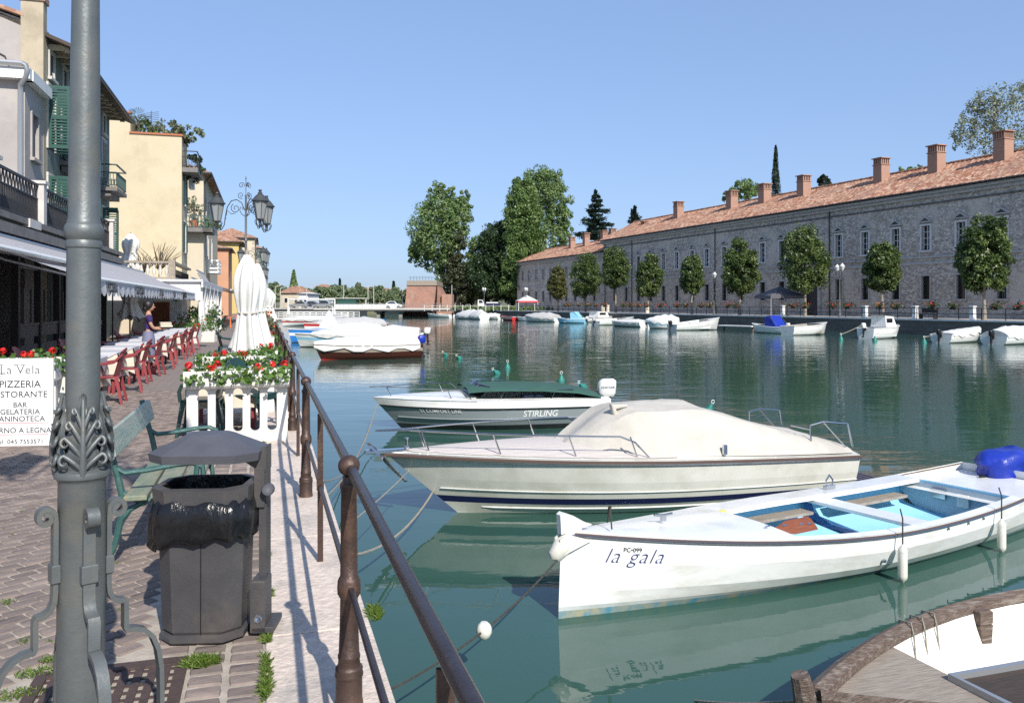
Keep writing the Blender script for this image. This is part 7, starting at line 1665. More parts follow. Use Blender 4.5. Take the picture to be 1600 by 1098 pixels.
# ---------------------------------------------------------------- moored boats: generic small boat
def small_boat(label, bow, stern, hullm='white_gel', stripe=None, cover=None, coverh=.45, inner='white_gel', motor=None, cabin=False, B=None, fb=.7, fs=.55, group=None, name='moored_boat', sail=None, tent=None, bottom='darkbottom', covt=(.04, .98), wood=False, sagc=.0, rake=.35):
    d = (stern - bow); L = d.length; d.normalize(); B = B or L * .36
    h = Hull(L, B, fb, fs, sag=.06, rake=rake, stern=.78, full=2.0, tm=.5, keel=.2, flare=1.0); t = boat_thing(name, label, bow, d, group)
    rows = [(1, 1, 0), (.72, .985, 1), (.52, .96, 0), (.2, .88, 0), (.06, .80, 2), (-.4, .6, 2), (-1, 0, 2)]; h.rows = rows
    part('hull', hullmesh(h, rows, None, 18), [M[hullm], M[stripe or hullm], M[bottom]], t, 50)
    part('rub_rail', railstrip(h, .03, 0, 1, .01, -.02, n=16), M['rub' if wood else 'white_gel'], t)
    if cover:
        mb = MB(); rr_ = []; g = random.Random(len(label)); n = 13
        for i in range(n):
            f = i / (n - 1); q = covt[0] + (covt[1] - covt[0]) * f; hh = coverh * (math.sin(min(1, f * 1.25 + .12) * math.pi * .5) if f < .8 else 1 - 1.6 * (f - .8)) * (1 + .08 * math.sin(i * 2.2)); b = h.beam(q) + .035; drop = .16 + .10 * math.sin(i * 1.9 + len(label)) + sagc
            row = [(h.x(q, 1), -b * 1.0, h.sheer(q) - drop), (h.x(q, 1), -b, h.sheer(q) + .02)] + [(h.x(q, 1), b * u, h.sheer(q) + .03 + hh * (1 - abs(u) ** 1.6) + .02 * math.sin(i * 3 + u * 5)) for u in (-.75, -.5, -.25, 0, .25, .5, .75)] + [(h.x(q, 1), b, h.sheer(q) + .02), (h.x(q, 1), b, h.sheer(q) - drop)]
            rr_.append(row)
        mb.loft(rr_, closed=False, c0=True, c1=True); part('cover', mb, M[cover], t, 50)
        if covt[0] > .1: part('foredeck', deckmesh(h, 0, covt[0] + .02), M[hullm], t, 60)
        if covt[1] < .9: part('stern_deck', deckmesh(h, covt[1] - .02, 1), M[inner], t, 60)
    else:
        part('foredeck', deckmesh(h, 0, .32, 0, .0, .06, n=8), M[hullm], t, 60); mb = MB(); ts = [.30 + .7 * k / 10 for k in range(11)]
        rws = [[(h.x(q, 1), (h.beam(q) - .05) * k, z0 if z0 is not None else h.sheer(q)) for q in ts] for k, z0 in ((1, None), (.9, .15), (-.9, .15))] + [[(h.x(q, 1), -(h.beam(q) - .05), h.sheer(q)) for q in ts]]
        mb.loft(rws, closed=False, c0=False, c1=False); part('interior', mb, M[inner], t, 60)
        for q in (.5, .75): mb = MB(); mb.box((h.x(q, 1), 0, h.sheer(q) - .12), (.3, 2 * h.beam(q) - .14, .05)); part('thwart', mb, M[inner], t, 0)
    if cabin:
        mb = MB(); q = .34; x0, x1 = h.x(.34, 1), h.x(.62, 1); b = h.beam(.45) * .72; z = h.sheer(.45)
        mb.loft([[(x0 - .2, -b, z), (x1, -b, z), (x1, b, z), (x0 - .2, b, z)], [(x0 + .12, -b * .86, z + .75), (x1 - .02, -b * .86, z + .85), (x1 - .02, b * .86, z + .85), (x0 + .12, b * .86, z + .75)], [(x0 + .0, -b * .9, z + .80), (x1 + .3, -b * .9, z + .90), (x1 + .3, b * .9, z + .90), (x0 + .0, b * .9, z + .80)]]); cb = part('cabin', mb, M['white_gel'], t, 0)
        mb = MB()
        for s in (-1, 1): mb.box(((x0 + x1) / 2 + .1, s * b * .945, z + .5), ((x1 - x0) * .6, .03, .32))
        part('window', mb, M['glass_dark'], cb, 0)
    if tent:
        mb = MB(); q0_, q1_ = .55, .86; b = h.beam(.7) * .9; x0, x1 = h.x(q0_, 1), h.x(q1_, 1); z = h.sheer(.7)
        mb.loft([[(x0, -b, z), (x1, -b, z), (x1, b, z), (x0, b, z)], [(x0 - .1, -b * .9, z + .85), (x0 + .55, -b * .9, z + 1.0), (x0 + .55, b * .9, z + 1.0), (x0 - .1, b * .9, z + .85)]]); part('canopy', mb, M[tent], t, 0)
        mb = MB(); mb.tube([(x0 + .5, -b, z + .98), (x1 + .2, -b, z + .1)], .015, 5); mb.tube([(x0 + .5, b, z + .98), (x1 + .2, b, z + .1)], .015, 5); part('canopy_frame', mb, M['chrome'], t)
    if sail:
        mb = MB(); x0 = h.x(.42, 1); mb.loft([[(x0 - .6, -.45, h.sheer(.4) + .2), (x0 + .6, -.4, h.sheer(.4) + .2), (x0 + .6, .4, h.sheer(.4) + .2), (x0 - .6, .45, h.sheer(.4) + .2)], [(x0 - .05, -.05, h.sheer(.4) + sail), (x0 + .05, -.05, h.sheer(.4) + sail), (x0 + .05, .05, h.sheer(.4) + sail), (x0 - .05, .05, h.sheer(.4) + sail)]]); part('peaked_cover', mb, M['whitecanvas'], t, 0)
    if motor: outboard(t, (h.x(1, .5) + .2, 0, fs - .1), motor, 'black', .85)
    return t
W = lambda x, y: gp(x, y, WZ)
G1 = 'boats moored along the near quay'
small_boat('brown wooden boat under a white cover, nearest of the boats moored along the quay', W(490, 562.5), W(648, 560) + Vector((0, 1.2, 0)), 'mahogany', 'greywood', 'whitecanvas', .48, fb=.74, fs=.68, group=G1, wood=True, bottom='red', motor='bluecanvas', covt=(.0, .97), sagc=.06, B=1.9)
small_boat('white boat with a sky blue band under a cream cover, right behind the brown boat', W(470, 540) + Vector((0, -1.5, 0)), W(655, 545) + Vector((0, 2.5, 0)), 'white_gel', 'skyblue', 'whitecanvas', .5, fb=.85, fs=.8, group=G1, motor='whitecanvas', covt=(.14, .97), B=2.2)
small_boat('blue bowed boat with white and grey stripes behind the cream covered one', W(450, 536), W(590, 527), 'brightblue', 'whitepaint', 'whitecanvas', .5, fb=.95, fs=.7, group=G1, covt=(.3, .97), sail=1.35, B=2.1)
small_boat('red boat with a grey white cover and blue stern, farthest of the near quay boats', W(474, 523), W(596, 518), 'red', 'whitepaint', 'greycanvas', .6, fb=1.0, fs=.8, group=G1, covt=(.12, .97), motor='brightblue', B=2.2)
small_boat('white covered boat beyond the red one, beside the white gangway frame', W(440, 510), W(520, 506), 'white_gel', 'red', 'whitecanvas', .5, group=G1, fb=.9, B=2.2)
small_boat('low dark red boat beside the white gangway frame', W(462, 506), W(530, 502), 'red', None, 'greycanvas', .4, group=G1, fb=.8, B=2.2)
# right bank boats
G2 = 'boats moored along the promenade'
RB = [
 (1010, 1062, 513, 513.5, dict(cover='whitecanvas', stripe='skyblue', coverh=.85, fb=.9), 'white cruiser with a pale blue band and high white cover, under the fifth round tree', -1),
 (1124, 1050, 515, 516, dict(fb=1.25, fs=.6, inner='white_gel', motor='black'), 'long open white boat with a high raised bow, moored next to the covered white cruiser', 1),
 (955, 1009, 509, 511, dict(cover='whitecanvas', coverh=.3, motor='skyblue', covt=(.3, .95)), 'small white boat with a light blue motor cover left of the high covered cruiser', 1),
 (990, 930, 507, 508, dict(fb=1.0, motor='greycanvas'), 'white open boat with tilted grey outboard in the middle of the far row', 1),
 (962, 905, 502, 503.5, dict(cabin=True, fb=.9), 'white boat with a small cabin against the far quay wall', 1),
 (870, 915, 504.5, 505, dict(hullm='skyblue', tent='skyblue', motor='white_gel', fb=.75), 'bright light blue boat with a blue canopy in the far row', -1),
 (820, 872, 502, 503, dict(cover='greycanvas', coverh=.75, fb=.9), 'white boat under a long grey cover in the far row', -1),
 (786, 808, 500, 501, dict(hullm='red', stripe='whitepaint', motor='black'), 'small red boat in the far row', -1),
 (808, 826, 501, 501.5, dict(motor='black'), 'little white boat between the red boat and the grey covered one', -1),
 (748, 782, 498.5, 499, dict(cover='whitecanvas', coverh=.5, motor='black'), 'white covered boat left of the red one in the far row', -1),
 (712, 750, 498, 499, dict(cover='whitecanvas', coverh=1.1, motor='black'), 'white boat with a peaked cover below the street lamp of the far bank', -1),
 (735, 757, 498.5, 499.5, dict(cover='whitecanvas', coverh=1.1), 'second white boat with a peaked cover beside the first peaked one', -1),
 (668, 706, 495.5, 496, dict(motor='black', fb=.8), 'low white boat moored beside the bridge end', -1),
 (1175, 1228, 519, 521, dict(tent='bluecanvas', motor='white_gel', fb=.85), 'white motor boat with a strong blue canopy before the dark tent', -1),
 (1292, 1230, 522, 523.5, dict(fb=1.05, fs=.75, cabin=False, inner='greywood'), 'white open boat with steel hoops touching the blue canopied boat', 1),
 (1404, 1352, 527, 529, dict(cabin=True, fb=1.0, fs=.8, motor='white_gel'), 'white boat with a small wheelhouse between the two trees on the far bank', 1),
 (1530, 1470, 533, 535.5, dict(cover='whitecanvas', coverh=.14, covt=(.02, .95), fb=1.0, motor='black'), 'white rowing boat with a black outboard near the large round tree', 1),
 (1625, 1552, 535, 538, dict(cover='whitecanvas', coverh=.5, fb=.95, motor='black'), 'white covered boat cut by the right frame edge', 1),
]
for xb_, xs2, yb_, ys2, kw, lab, sgn in RB:
    p0, p1 = W(xb_, yb_), W(xs2, ys2)
    L_ = (p1 - p0).length
    small_boat(lab + ('' if False else ''), p0, p1, group=G2, **{**dict(B=min(2.4, L_ * .42)), **kw})
# jetties
def jetty(label, p0, p1, w, z=.45):
    d = p1 - p0; L_ = d.length; t = thing('pontoon', label, 'pontoon', ((p0 + p1) / 2)[:2] + (WZ,), math.atan2(d.y, d.x)); mb = MB(); mb.box((0, 0, z), (L_, w, .12), ch=.02); part('deck', mb, M['palestone'], t, 0)
    for k in range(int(L_ / 3) + 1): mb = MB(); mb.lathe([(.1, -1), (.1, z)], 8, (-L_ / 2 + .3 + k * (L_ - .6) / max(1, int(L_ / 3)), 0, 0)); part('pile', mb, M['oldwood'], t)
    return t
jetty('low pale pontoon along the far quay wall left of the blue canopied boat', W(1128, 515.5), W(1180, 517.5), 1.0)
# white gangway frame on the left
Yf = 128
def X_(x): return (x - CX) / F * Yf
t = thing('landing_stage', 'white steel frame and railed pontoons of the landing stage before the bridge', 'landing stage', (X_(485), Yf, WZ))
x0 = X_(485); mb = MB()
for x in (450, 451.5, 520, 523): mb.tube([(X_(x) - x0, 0, 0), (X_(x) - x0, 0, 3.35 if x in (450, 523) else 2.2)], .10, 6)
mb.tube([(X_(450) - x0, 0, 3.3), (X_(523) - x0, 0, 3.3)], .10, 6); part('frame', mb, M['whitepaint'], t)
for k, yy in enumerate((0, 4.5, 9)):
    mb = MB(); mb.box((0, yy, .35), (12, 1.3, .25)); pd_ = part('pontoon', mb, M['stonelight'], t, 0)
    mb = MB()
    for q in range(13): mb.tube([(-6 + q, yy - .6, .45), (-6 + q, yy - .6, 1.35)], .035, 4)
    for z in (.75, 1.05, 1.35): mb.tube([(-6, yy - .6, z), (6, yy - .6, z)], .035, 4)
    part('railing', mb, M['whitepaint'], pd_)
# ---------------------------------------------------------------- mooring lines, buoys
def line(label, p0, p1, sag, r=.012, m='rope', n=14, floats=()):
    pts = [Vector(p0).lerp(Vector(p1), k / n) - Vector((0, 0, sag * 4 * (k / n) * (1 - k / n))) for k in range(n + 1)]; c = pts[0].copy()
    t = thing('mooring_line', label, 'rope', c); mb = MB(); mb.tube([p - c for p in pts], r, 6); part('rope', mb, M[m], t)
    for f in floats:
        p = pts[int(f * n)] - c; mb = MB(); mb.ball(p, .055, 10, 7, (1, 1, 1.15)); part('float', mb, M['fender'], t)
    return t
lb = wpt(laga, (0, 0, .52))
line('dark mooring rope with two white floats running from la gala to the quay wall', LW(.52, 4.55, -.55), lb, .12, .008, 'darkrope', 20, (.0, .52))
cb_ = wpt(cru, (.62, 0, .30))
line('pale mooring rope from the quay to the bow of the cream cruiser', LW(.52, 6.9, -.45), cb_, .22, .013, 'rope')
line('second thin rope from the quay railing to the cream cruiser bow', LW(.52, 7.1, -.35), wpt(cru, (.3, 0, .55)), .03, .007, 'rope')
sb_ = wpt(stir, (.1, 0, .5)); line('pale rope from the quay to the bow of the grey motor boat', LW(.52, 9.0, -.5), sb_, .3, .011, 'rope'); line('second rope from the quay to the grey motor boat', LW(.52, 10.0, -.45), sb_, .5, .009, 'rope')
buoys = [(793, 576, 1, 'upright green cone buoy right of the others near the brown boat'), (777, 584, 0, 'tilted green cone buoy with a ring beside the upright one'), (877, 596, 1, 'green cone buoy just above the grey motor boat'), (697, 555, 0, 'small green buoy right of the brown boat'), (719, 561, 0, 'ring topped buoy right of the brown boat, by the rope end'), (912, 606, 0, 'green buoy with white eye behind the outboard of the grey boat'), (1105, 645, 0, 'ring buoy just behind the beige tarpaulin'), (1314, 531, 1, 'green mooring buoy left of the wheelhouse boat'), (1367, 533, 1, 'green mooring buoy before the wheelhouse boat'), (1444, 536, 1, 'green mooring buoy left of the rowing boat with black outboard')]
for x, y, up, lab in buoys:
    p = W(x, y); t = thing('mooring_buoy', lab, 'buoy', p, 0, 'green mooring buoys'); s = .72 if y > 550 else 1.0; mb = MB(); mb.lathe([(.0, -.12), (.17 * s, -.02), (.17 * s, .05), (.05 * s, .30 * s), (.04 * s, .36 * s), (0, .37 * s)], 12); a = part('cone', mb, M['buoygreen'], t)
    mb = MB(); mb.tube([(.06 * s * math.cos(q * .7), 0, .42 * s + .06 * s * math.sin(q * .7)) for q in range(10)], .013 * s, 5); b2 = part('ring', mb, M['whitepaint'], t)
    if not up:
        for o in (a, b2): o.rotation_euler = (.3, R(-48) if x < 1000 else R(20), .4)
line('mooring rope from the tilted cone buoy to the stern of the brown boat', W(777, 574) + Vector((0, 0, .3)), W(655, 545) + Vector((0, 0, .75)), .1, .012, 'rope')
line('short rope from the ring topped buoy to the brown boat stern', W(719, 561) + Vector((0, 0, .25)), W(655, 560) + Vector((0, 0, .4)), .05, .012, 'rope')
line('rope from the quay to the left buoy by the wheelhouse boat', W(1314, 531) + Vector((0, 0, .4)), W(1350, 522) + Vector((0, 0, .9)), .05, .03, 'rope')
line('rope from the rowing boat stern to its green buoy', W(1444, 536) + Vector((0, 0, .4)), W(1470, 533) + Vector((0, 0, .6)), .03, .03, 'rope')
line('rope from the old wooden boat across the water at the lower edge', gp(1262, 1092, -.52), gp(1085, 1094, -1.0), .02, .008, 'rope')
# ================================================================ RIGHT BANK: trees, lamps, railing, tents
mags = [(872, 416, 465, 34, 'small brownish round tree, leftmost of the round trees before the barracks'), (915, 394, 462, 54, 'second round tree from the left before the barracks'), (962, 386, 448, 48, 'third round tree from the left, at the joint of the two barracks wings'), (1013, 396, 462, 46, 'fourth round tree from the left before the barracks'), (1081, 399, 456, 42, 'fifth round tree from the left, slim crown before the barracks'), (1156, 375, 458, 62, 'sixth round tree from the left before the barracks'), (1258, 352, 452, 80, 'large round tree beside the dark tent before the barracks'), (1379, 379, 452, 58, 'smaller round tree beside the lamp right of the dark tent'), (1538, 334, 450, 84, 'largest round tree, at the right before the barracks')]
for k, (x, yt, yb, wpx, lab) in enumerate(mags):
    p = rline(x, 67.3); Y = p.y; zt, zb = EYE - (yt - HY) / F * Y, EYE - (yb - HY) / F * Y; w = wpx / F * Y / 2; H = zt - zb
    P_, T_, N_ = [], [], []
    g = random.Random(100 + k)
    for (cz, rw, rh, nc) in ((.40, 1.0, .42, 70), (.66, .84, .36, 46), (.16, .82, .2, 22)):
        A, B_, C_ = clumps((g.uniform(-.06, .06) * w, g.uniform(-.06, .06) * w, zb - RZ + H * cz), (w * rw * .9, w * rw * .9, H * rh * .95), int(nc * 1.7), 75, w * .2, 200 + k * 3 + int(cz * 10), hollow=.55)
        P_.append(A); T_.append(B_); N_.append(C_)
    mb = MB(); branches(mb, (0, 0, -.05), (0, 0, zb - RZ + H * .5), .17, 8, w * .7, 5 + k, .62)
    t = tree(lab, (p.x, p.y, RZ), (np.concatenate(P_), np.concatenate(T_), np.concatenate(N_)), mb, 'magbrown' if k == 0 else 'magnolia', .27, 'palebark', 'magnolia_tree', 'round trees before the barracks', aspect=.5)
def bigtree(label, x, yt, yb, xw, Y, leafm, size, seed, lobes, trunkm='bark', name='leafy_tree', zg=.4, per=40, tr=.4, group=None, nclf=1.0, up=None, hollow=.35, trunk_top=.75, nbr=16):
    """lobes: (dx px, y px, rx px, ry px, n clumps) in photo pixels turned to metres at distance Y"""
    p = at(x, 475, Y); p.z = zg; P_, T_, N_ = [], [], []
    zt = EYE - (yt - HY) / F * Y
    for i, (dx, y, rx, ry, nc) in enumerate(lobes):
        c = (dx / F * Y, (random.Random(seed + i).uniform(-.3, .3)) * rx / F * Y, EYE - (y - HY) / F * Y - zg); r = (rx / F * Y * .92, rx / F * Y * .92, ry / F * Y * .92)
        A, B_, C_ = clumps(c, r, int(nc * nclf * 1.35), int(per * 1.9), min(r) * .26, seed * 10 + i, hollow=hollow); P_.append(A); T_.append(B_); N_.append(C_)
    mb = MB(); branches(mb, (0, 0, -.3), (0, 0, (zt - zg) * trunk_top), tr, nbr, (xw / F * Y) * .55, seed, .22)
    return tree(label, p, (np.concatenate(P_), np.concatenate(T_), np.concatenate(N_)), mb, leafm, size * .74, trunkm, name, group, up=up)
bigtree('tall loose plane tree left of the tree group behind the bastion', 692, 290, 470, 54, 205, 'plane', .75, 301, [(-4, 330, 34, 40, 60), (-20, 378, 38, 34, 60), (18, 350, 30, 46, 55), (-2, 300, 22, 16, 18), (34, 318, 14, 22, 18), (-34, 400, 24, 20, 26), (8, 420, 34, 26, 40), (-8, 360, 46, 56, 70), (12, 450, 22, 18, 16)], 'palebark', per=34, tr=.7, hollow=.4)
bigtree('tall dense hornbeam with a rounded column crown behind the barracks end', 822, 276, 478, 42, 196, 'hornbeam', .62, 302, [(-6, 310, 24, 38, 70), (-2, 360, 36, 44, 110), (4, 410, 44, 40, 130), (-4, 335, 30, 50, 90), (2, 445, 48, 28, 80)], per=52, tr=.7, hollow=.55, up=(0, 0, .35))
bigtree('broad plane tree behind the column shaped hornbeam', 852, 258, 478, 46, 222, 'plane', .75, 303, [(-8, 300, 34, 40, 60), (20, 320, 26, 46, 55), (28, 350, 18, 40, 34), (6, 285, 26, 26, 34), (-26, 300, 20, 30, 24), (10, 380, 34, 34, 46)], 'palebark', per=36, tr=.8)
bigtree('dark tree in the middle of the tree group', 775, 345, 478, 34, 200, 'darkleaf', .6, 304, [(0, 385, 30, 38, 80), (-10, 430, 36, 40, 90), (12, 440, 30, 36, 70), (6, 362, 20, 20, 26)], per=44, tr=.6, hollow=.5)  # crown uses the dark leaf greens
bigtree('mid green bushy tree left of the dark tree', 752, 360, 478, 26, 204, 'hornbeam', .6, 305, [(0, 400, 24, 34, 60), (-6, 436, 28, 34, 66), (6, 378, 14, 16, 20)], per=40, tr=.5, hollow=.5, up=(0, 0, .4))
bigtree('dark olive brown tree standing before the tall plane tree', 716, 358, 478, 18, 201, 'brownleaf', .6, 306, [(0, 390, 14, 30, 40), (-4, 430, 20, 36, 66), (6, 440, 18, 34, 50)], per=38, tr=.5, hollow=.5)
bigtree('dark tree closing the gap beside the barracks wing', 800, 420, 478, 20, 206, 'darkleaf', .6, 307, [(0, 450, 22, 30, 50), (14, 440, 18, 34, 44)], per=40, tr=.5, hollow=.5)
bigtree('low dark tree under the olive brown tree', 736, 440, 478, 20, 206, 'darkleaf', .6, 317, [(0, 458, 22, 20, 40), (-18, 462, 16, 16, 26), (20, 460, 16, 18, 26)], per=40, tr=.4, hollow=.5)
bigtree('pale sparse plane tree at the right edge behind the barracks roof', 1556, 125, 250, 78, 110, 'planepale', .42, 308, [(-8, 165, 40, 36, 60), (-50, 205, 26, 26, 30), (20, 190, 46, 50, 70), (-22, 215, 44, 26, 44), (48, 150, 28, 28, 36), (-36, 178, 24, 24, 22), (14, 232, 60, 24, 50)], 'palebark', per=9, tr=.5, hollow=.25, zg=RZ, nbr=26, trunk_top=.92)
bigtree('green tree behind the barracks roof between two chimneys', 1158, 281, 330, 30, 165, 'plane', .55, 309, [(2, 300, 24, 18, 36), (-16, 306, 14, 12, 14), (16, 296, 16, 16, 18)], per=30, tr=.3, zg=RZ)
bigtree('treetop just showing over the roof left of the middle chimneys', 1428, 255, 300, 24, 130, 'plane', .4, 310, [(-14, 268, 16, 9, 14), (10, 266, 20, 9, 18)], per=26, tr=.3, zg=RZ)
bigtree('small round dark treetop right of the tall cypress', 1287, 272, 310, 10, 140, 'cypress', .4, 311, [(0, 288, 11, 16, 34)], per=40, tr=.25, zg=RZ, hollow=.55)
bigtree('green tree behind the lower wing roof', 876, 385, 478, 16, 215, 'darkleaf', .6, 312, [(0, 392, 16, 12, 22)], per=34, tr=.3)
# cypress
p = at(1212, 475, 135); p.z = RZ; zt = EYE + (475 - 228) / F * 135 - RZ; g = np.random.default_rng(5); n = 5200
f = g.uniform(0, 1, n) ** .8; th = g.uniform(0, 6.28, n); rad = 1.75 * np.sin(np.clip((1 - f) * 1.25 + .04, 0, 1.57)) ** .8 * (.8 + .25 * np.sin(th * 5 + f * 30)) * g.uniform(.75, 1.05, n)
P_ = np.stack([rad * np.cos(th), rad * np.sin(th), .6 + (zt - .6) * f], 1)
mb = MB(); mb.tube([(0, 0, 0), (0, 0, zt * .9)], [.25, .04], 7); tree('tall thin dark cypress rising behind the barracks roof', p, (P_, g.uniform(0, 1, n), np.stack([np.cos(th), np.sin(th), .3 + 0 * th], 1)), mb, 'cypress', .42, 'bark', 'cypress_tree', up=(0, 0, 2.0), aspect=.35)
# cedars
def cedar(label, x, yt, ybase, wpx, Y, seed, tiers):
    p = at(x, 475, Y); p.z = RZ; zt = EYE + (475 - yt) / F * Y - RZ; zb = EYE + (475 - ybase) / F * Y - RZ; W_ = wpx / F * Y / 2; g = np.random.default_rng(seed); P_, T_ = [], []
    mb = MB(); mb.tube([(0, 0, 0), (.1, 0, zt * .5), (0, 0, zt)], [.5, .3, .05], 8)
    for k in range(tiers):
        f = k / (tiers - 1); z = zb + (zt - zb) * f; R0 = W_ * (1 - f) ** .75 * (.9 + .25 * math.sin(k * 2.3)) + .35
        for q in range(7):
            an = g.uniform(0, 6.28); r_ = R0 * g.uniform(.55, 1.1); d = np.array([math.cos(an), math.sin(an)]); m = int(110 * r_ / 2) + 30; s = g.uniform(.12, 1, m); sp_ = g.normal(0, .16, (m, 2)) * (1.1 - .3 * s)[:, None] * r_ * .7
            xy = d * (s * r_)[:, None] + sp_; P_.append(np.concatenate([xy, (z + .12 * r_ * s ** 2 * -.2 + g.normal(0, .22, m))[:, None]], 1)); T_.append(g.uniform(0, 1, m)); mb.tube([(0, 0, z - .3), (d[0] * r_ * .8, d[1] * r_ * .8, z - .05)], [.1, .03], 5)
    P_ = np.concatenate(P_); T_ = np.concatenate(T_); return tree(label, p, (P_, T_, np.tile([0, 0, 1.6], (len(P_), 1))), mb, 'cedar', .55, 'bark', 'cedar_tree', aspect=.5)
cedar('large dark cedar with flat tiers behind the joint of the barracks roofs', 931, 300, 372, 66, 190, 7, 11)
cedar('small dark cedar right of the large one behind the roof', 992, 325, 362, 26, 200, 9, 8)
# promenade railing with flower pots and stone posts
t = thing('promenade_railing', 'thin dark railing along the far promenade', 'railing', RW(0, 0, RZ), RPHI)
ra = RA_EDGE + .28
b0_, b1_ = rb(1700, 62.5 + .3), rb(815, 62.5 + .3); nb_ = int((b1_ - b0_) / 2.1)
mb0 = MB(); mb0.box((0, 0, .52), (.05, .05, 1.0)); me0 = mb0.mesh('post', M['iron'], 0)
for k in range(nb_ + 1): o = part('post', me0, None, t); o.location = (ra, b0_ + k * (b1_ - b0_) / nb_, 0)
mb = MB()
for z in (1.0, .55): mb.tube([(ra, b0_, z), (ra, b1_, z)], .028, 5)
part('rails', mb, M['iron'], t)
pots = [1240, 1258, 1301, 1325, 1375, 1400, 1457, 1490, 1555, 1590, 1138, 1150, 1096, 1109, 1072, 1059, 998, 1010, 1032, 974, 985, 945, 930, 918, 905, 890, 884]
fl = random.Random(77)
NTH = ORD[1:] + ['twenty first', 'twenty second', 'twenty third', 'twenty fourth', 'twenty fifth', 'twenty sixth', 'twenty seventh']
for k, x in enumerate(sorted(pots, reverse=True)):
    p = rline(x, 62.5 + .45); t = thing('flower_pot', f'dark flower pot on the promenade railing, ' + ('first' if k == 0 else NTH[k - 1]) + ' counted from the right frame edge', 'flower pot', (p.x, p.y, RZ + 1.02), 0, 'flower pots on the promenade railing')
    mb = MB(); mb.box((0, 0, -.02), (.6, .26, .24), RPHI + R(90), top=(1.1, 1.1)); part('pot', mb, M['pot'], t, 0)
    n = 70; g = np.random.default_rng(300 + k); P_ = g.normal(0, 1, (n, 3)) * np.array([.30, .30, .13]) + np.array([0, 0, .2])
    part('leaves', leafmesh('leaves', P_, g.uniform(0, 1, n), .2, M['darkleaf'], .7), None, t)
    P_ = g.normal(0, 1, (20, 3)) * np.array([.28, .28, .12]) + np.array([0, 0, .25]); part('flowers', leafmesh('flowers', P_, g.uniform(0, 1, 20), .15, M['petalo'] if fl.random() < .5 else M['petal'], .8), None, t)
for k, (x, lab) in enumerate(((1352, 'left'), (1430, 'middle'), (1520, 'right'), (1223, 'tent'))):
    p = rline(x, 62.5 + .5); m = MB().box((0, 0, .55), (.36, .36, 1.1), top=(.9, .9), ch=.02).box((0, 0, 1.15), (.42, .42, .1), ch=.02)
    single('stone_bollard', m, M['palestone'], {'left': 'pale stone post on the promenade between the lamp and the slim tree', 'middle': 'pale stone post on the promenade above the rowing boat', 'right': 'pale stone post on the promenade beside the largest round tree', 'tent': 'pale stone post beside the dark tent'}[lab], 'stone post', (p.x, p.y, RZ), RPHI, 'stone posts on the promenade', smooth=0)
for x, ht, lab in ((866, 2.6, 'yellowish wooden post pair left end'), ):
    pass
for k, (x, lab) in enumerate(((942, 'cream coloured mooring post on the promenade, left of a pair'), (950, 'cream coloured mooring post on the promenade, right of a pair'), (1011, 'cream coloured post beside the fourth round tree'))):
    p = rline(x, 63.6); single('wooden_post', MB().lathe([(.3, 0), (.28, .9), (.2, 1.2), (.1, 1.3), (0, 1.32)], 10), M['linen'], lab, 'post', (p.x, p.y, RZ))
# bench on the promenade
p = rline(1450, 64.5); t = thing('promenade_bench', 'dark bench on the far promenade near the right', 'bench', (p.x, p.y, RZ), RPHI + R(90))
mb = MB(); mb.box((0, 0, .45), (1.7, .4, .06)); part('seat', mb, M['iron'], t, 0); mb = MB(); mb.box((0, -.22, .8), (1.7, .05, .4)); part('backrest', mb, M['iron'], t, 0)
for s in (-1, 1): mb = MB(); mb.box((s * .75, 0, .22), (.06, .4, .44)); part('leg', mb, M['iron'], t, 0)
# double arm lamps
def lamp2(label, p, h):
    t = thing('promenade_lamp', label, 'street lamp', p, RPHI + R(60), 'double lamps on the promenade'); mb = MB(); mb.lathe([(.16, 0), (.14, .5), (.08, .7), (.06, h - .5), (.09, h - .4), (.05, h - .3), (.04, h), (.09, h + .1), (0, h + .25)], 10); part('pole', mb, M['lampgrey'], t)
    for s in (-1, 1):
        mb = MB(); mb.tube([(0, 0, h - .9), (s * .5, 0, h - 1.0), (s * .95, 0, h - .7), (s * 1.1, 0, h - .45)], .04, 6); mb.tube([(0, 0, h - .4), (s * .5, 0, h - .3), (s * 1.1, 0, h - .35)], .025, 5); part('arm', mb, M['lampgrey'], t)
        mb = MB(); mb.lathe([(.08, -.35), (.2, -.1), (.26, .1), (.22, .14), (.1, .3), (0, .4)], 10, (s * 1.1, 0, h)); part('lantern', mb, M['palestone'], t)
for x, yt, lab in ((1312, 418, 'double armed lamp on the promenade beside the smaller round tree'), (1115.5, 430, 'double armed lamp on the promenade between fifth and sixth round trees'), (822, 452, 'double armed lamp behind the red edged gazebo')):
    p = rline(x, 65); p.z = RZ; lamp2(lab, p, EYE - (yt - HY) / F * p.y - RZ)
p = at(756.5, 475, 170); p.z = RZ; lamp2('double armed lamp on the far bank near the parked truck', p, EYE - (452 - HY) / F * 170 - RZ)
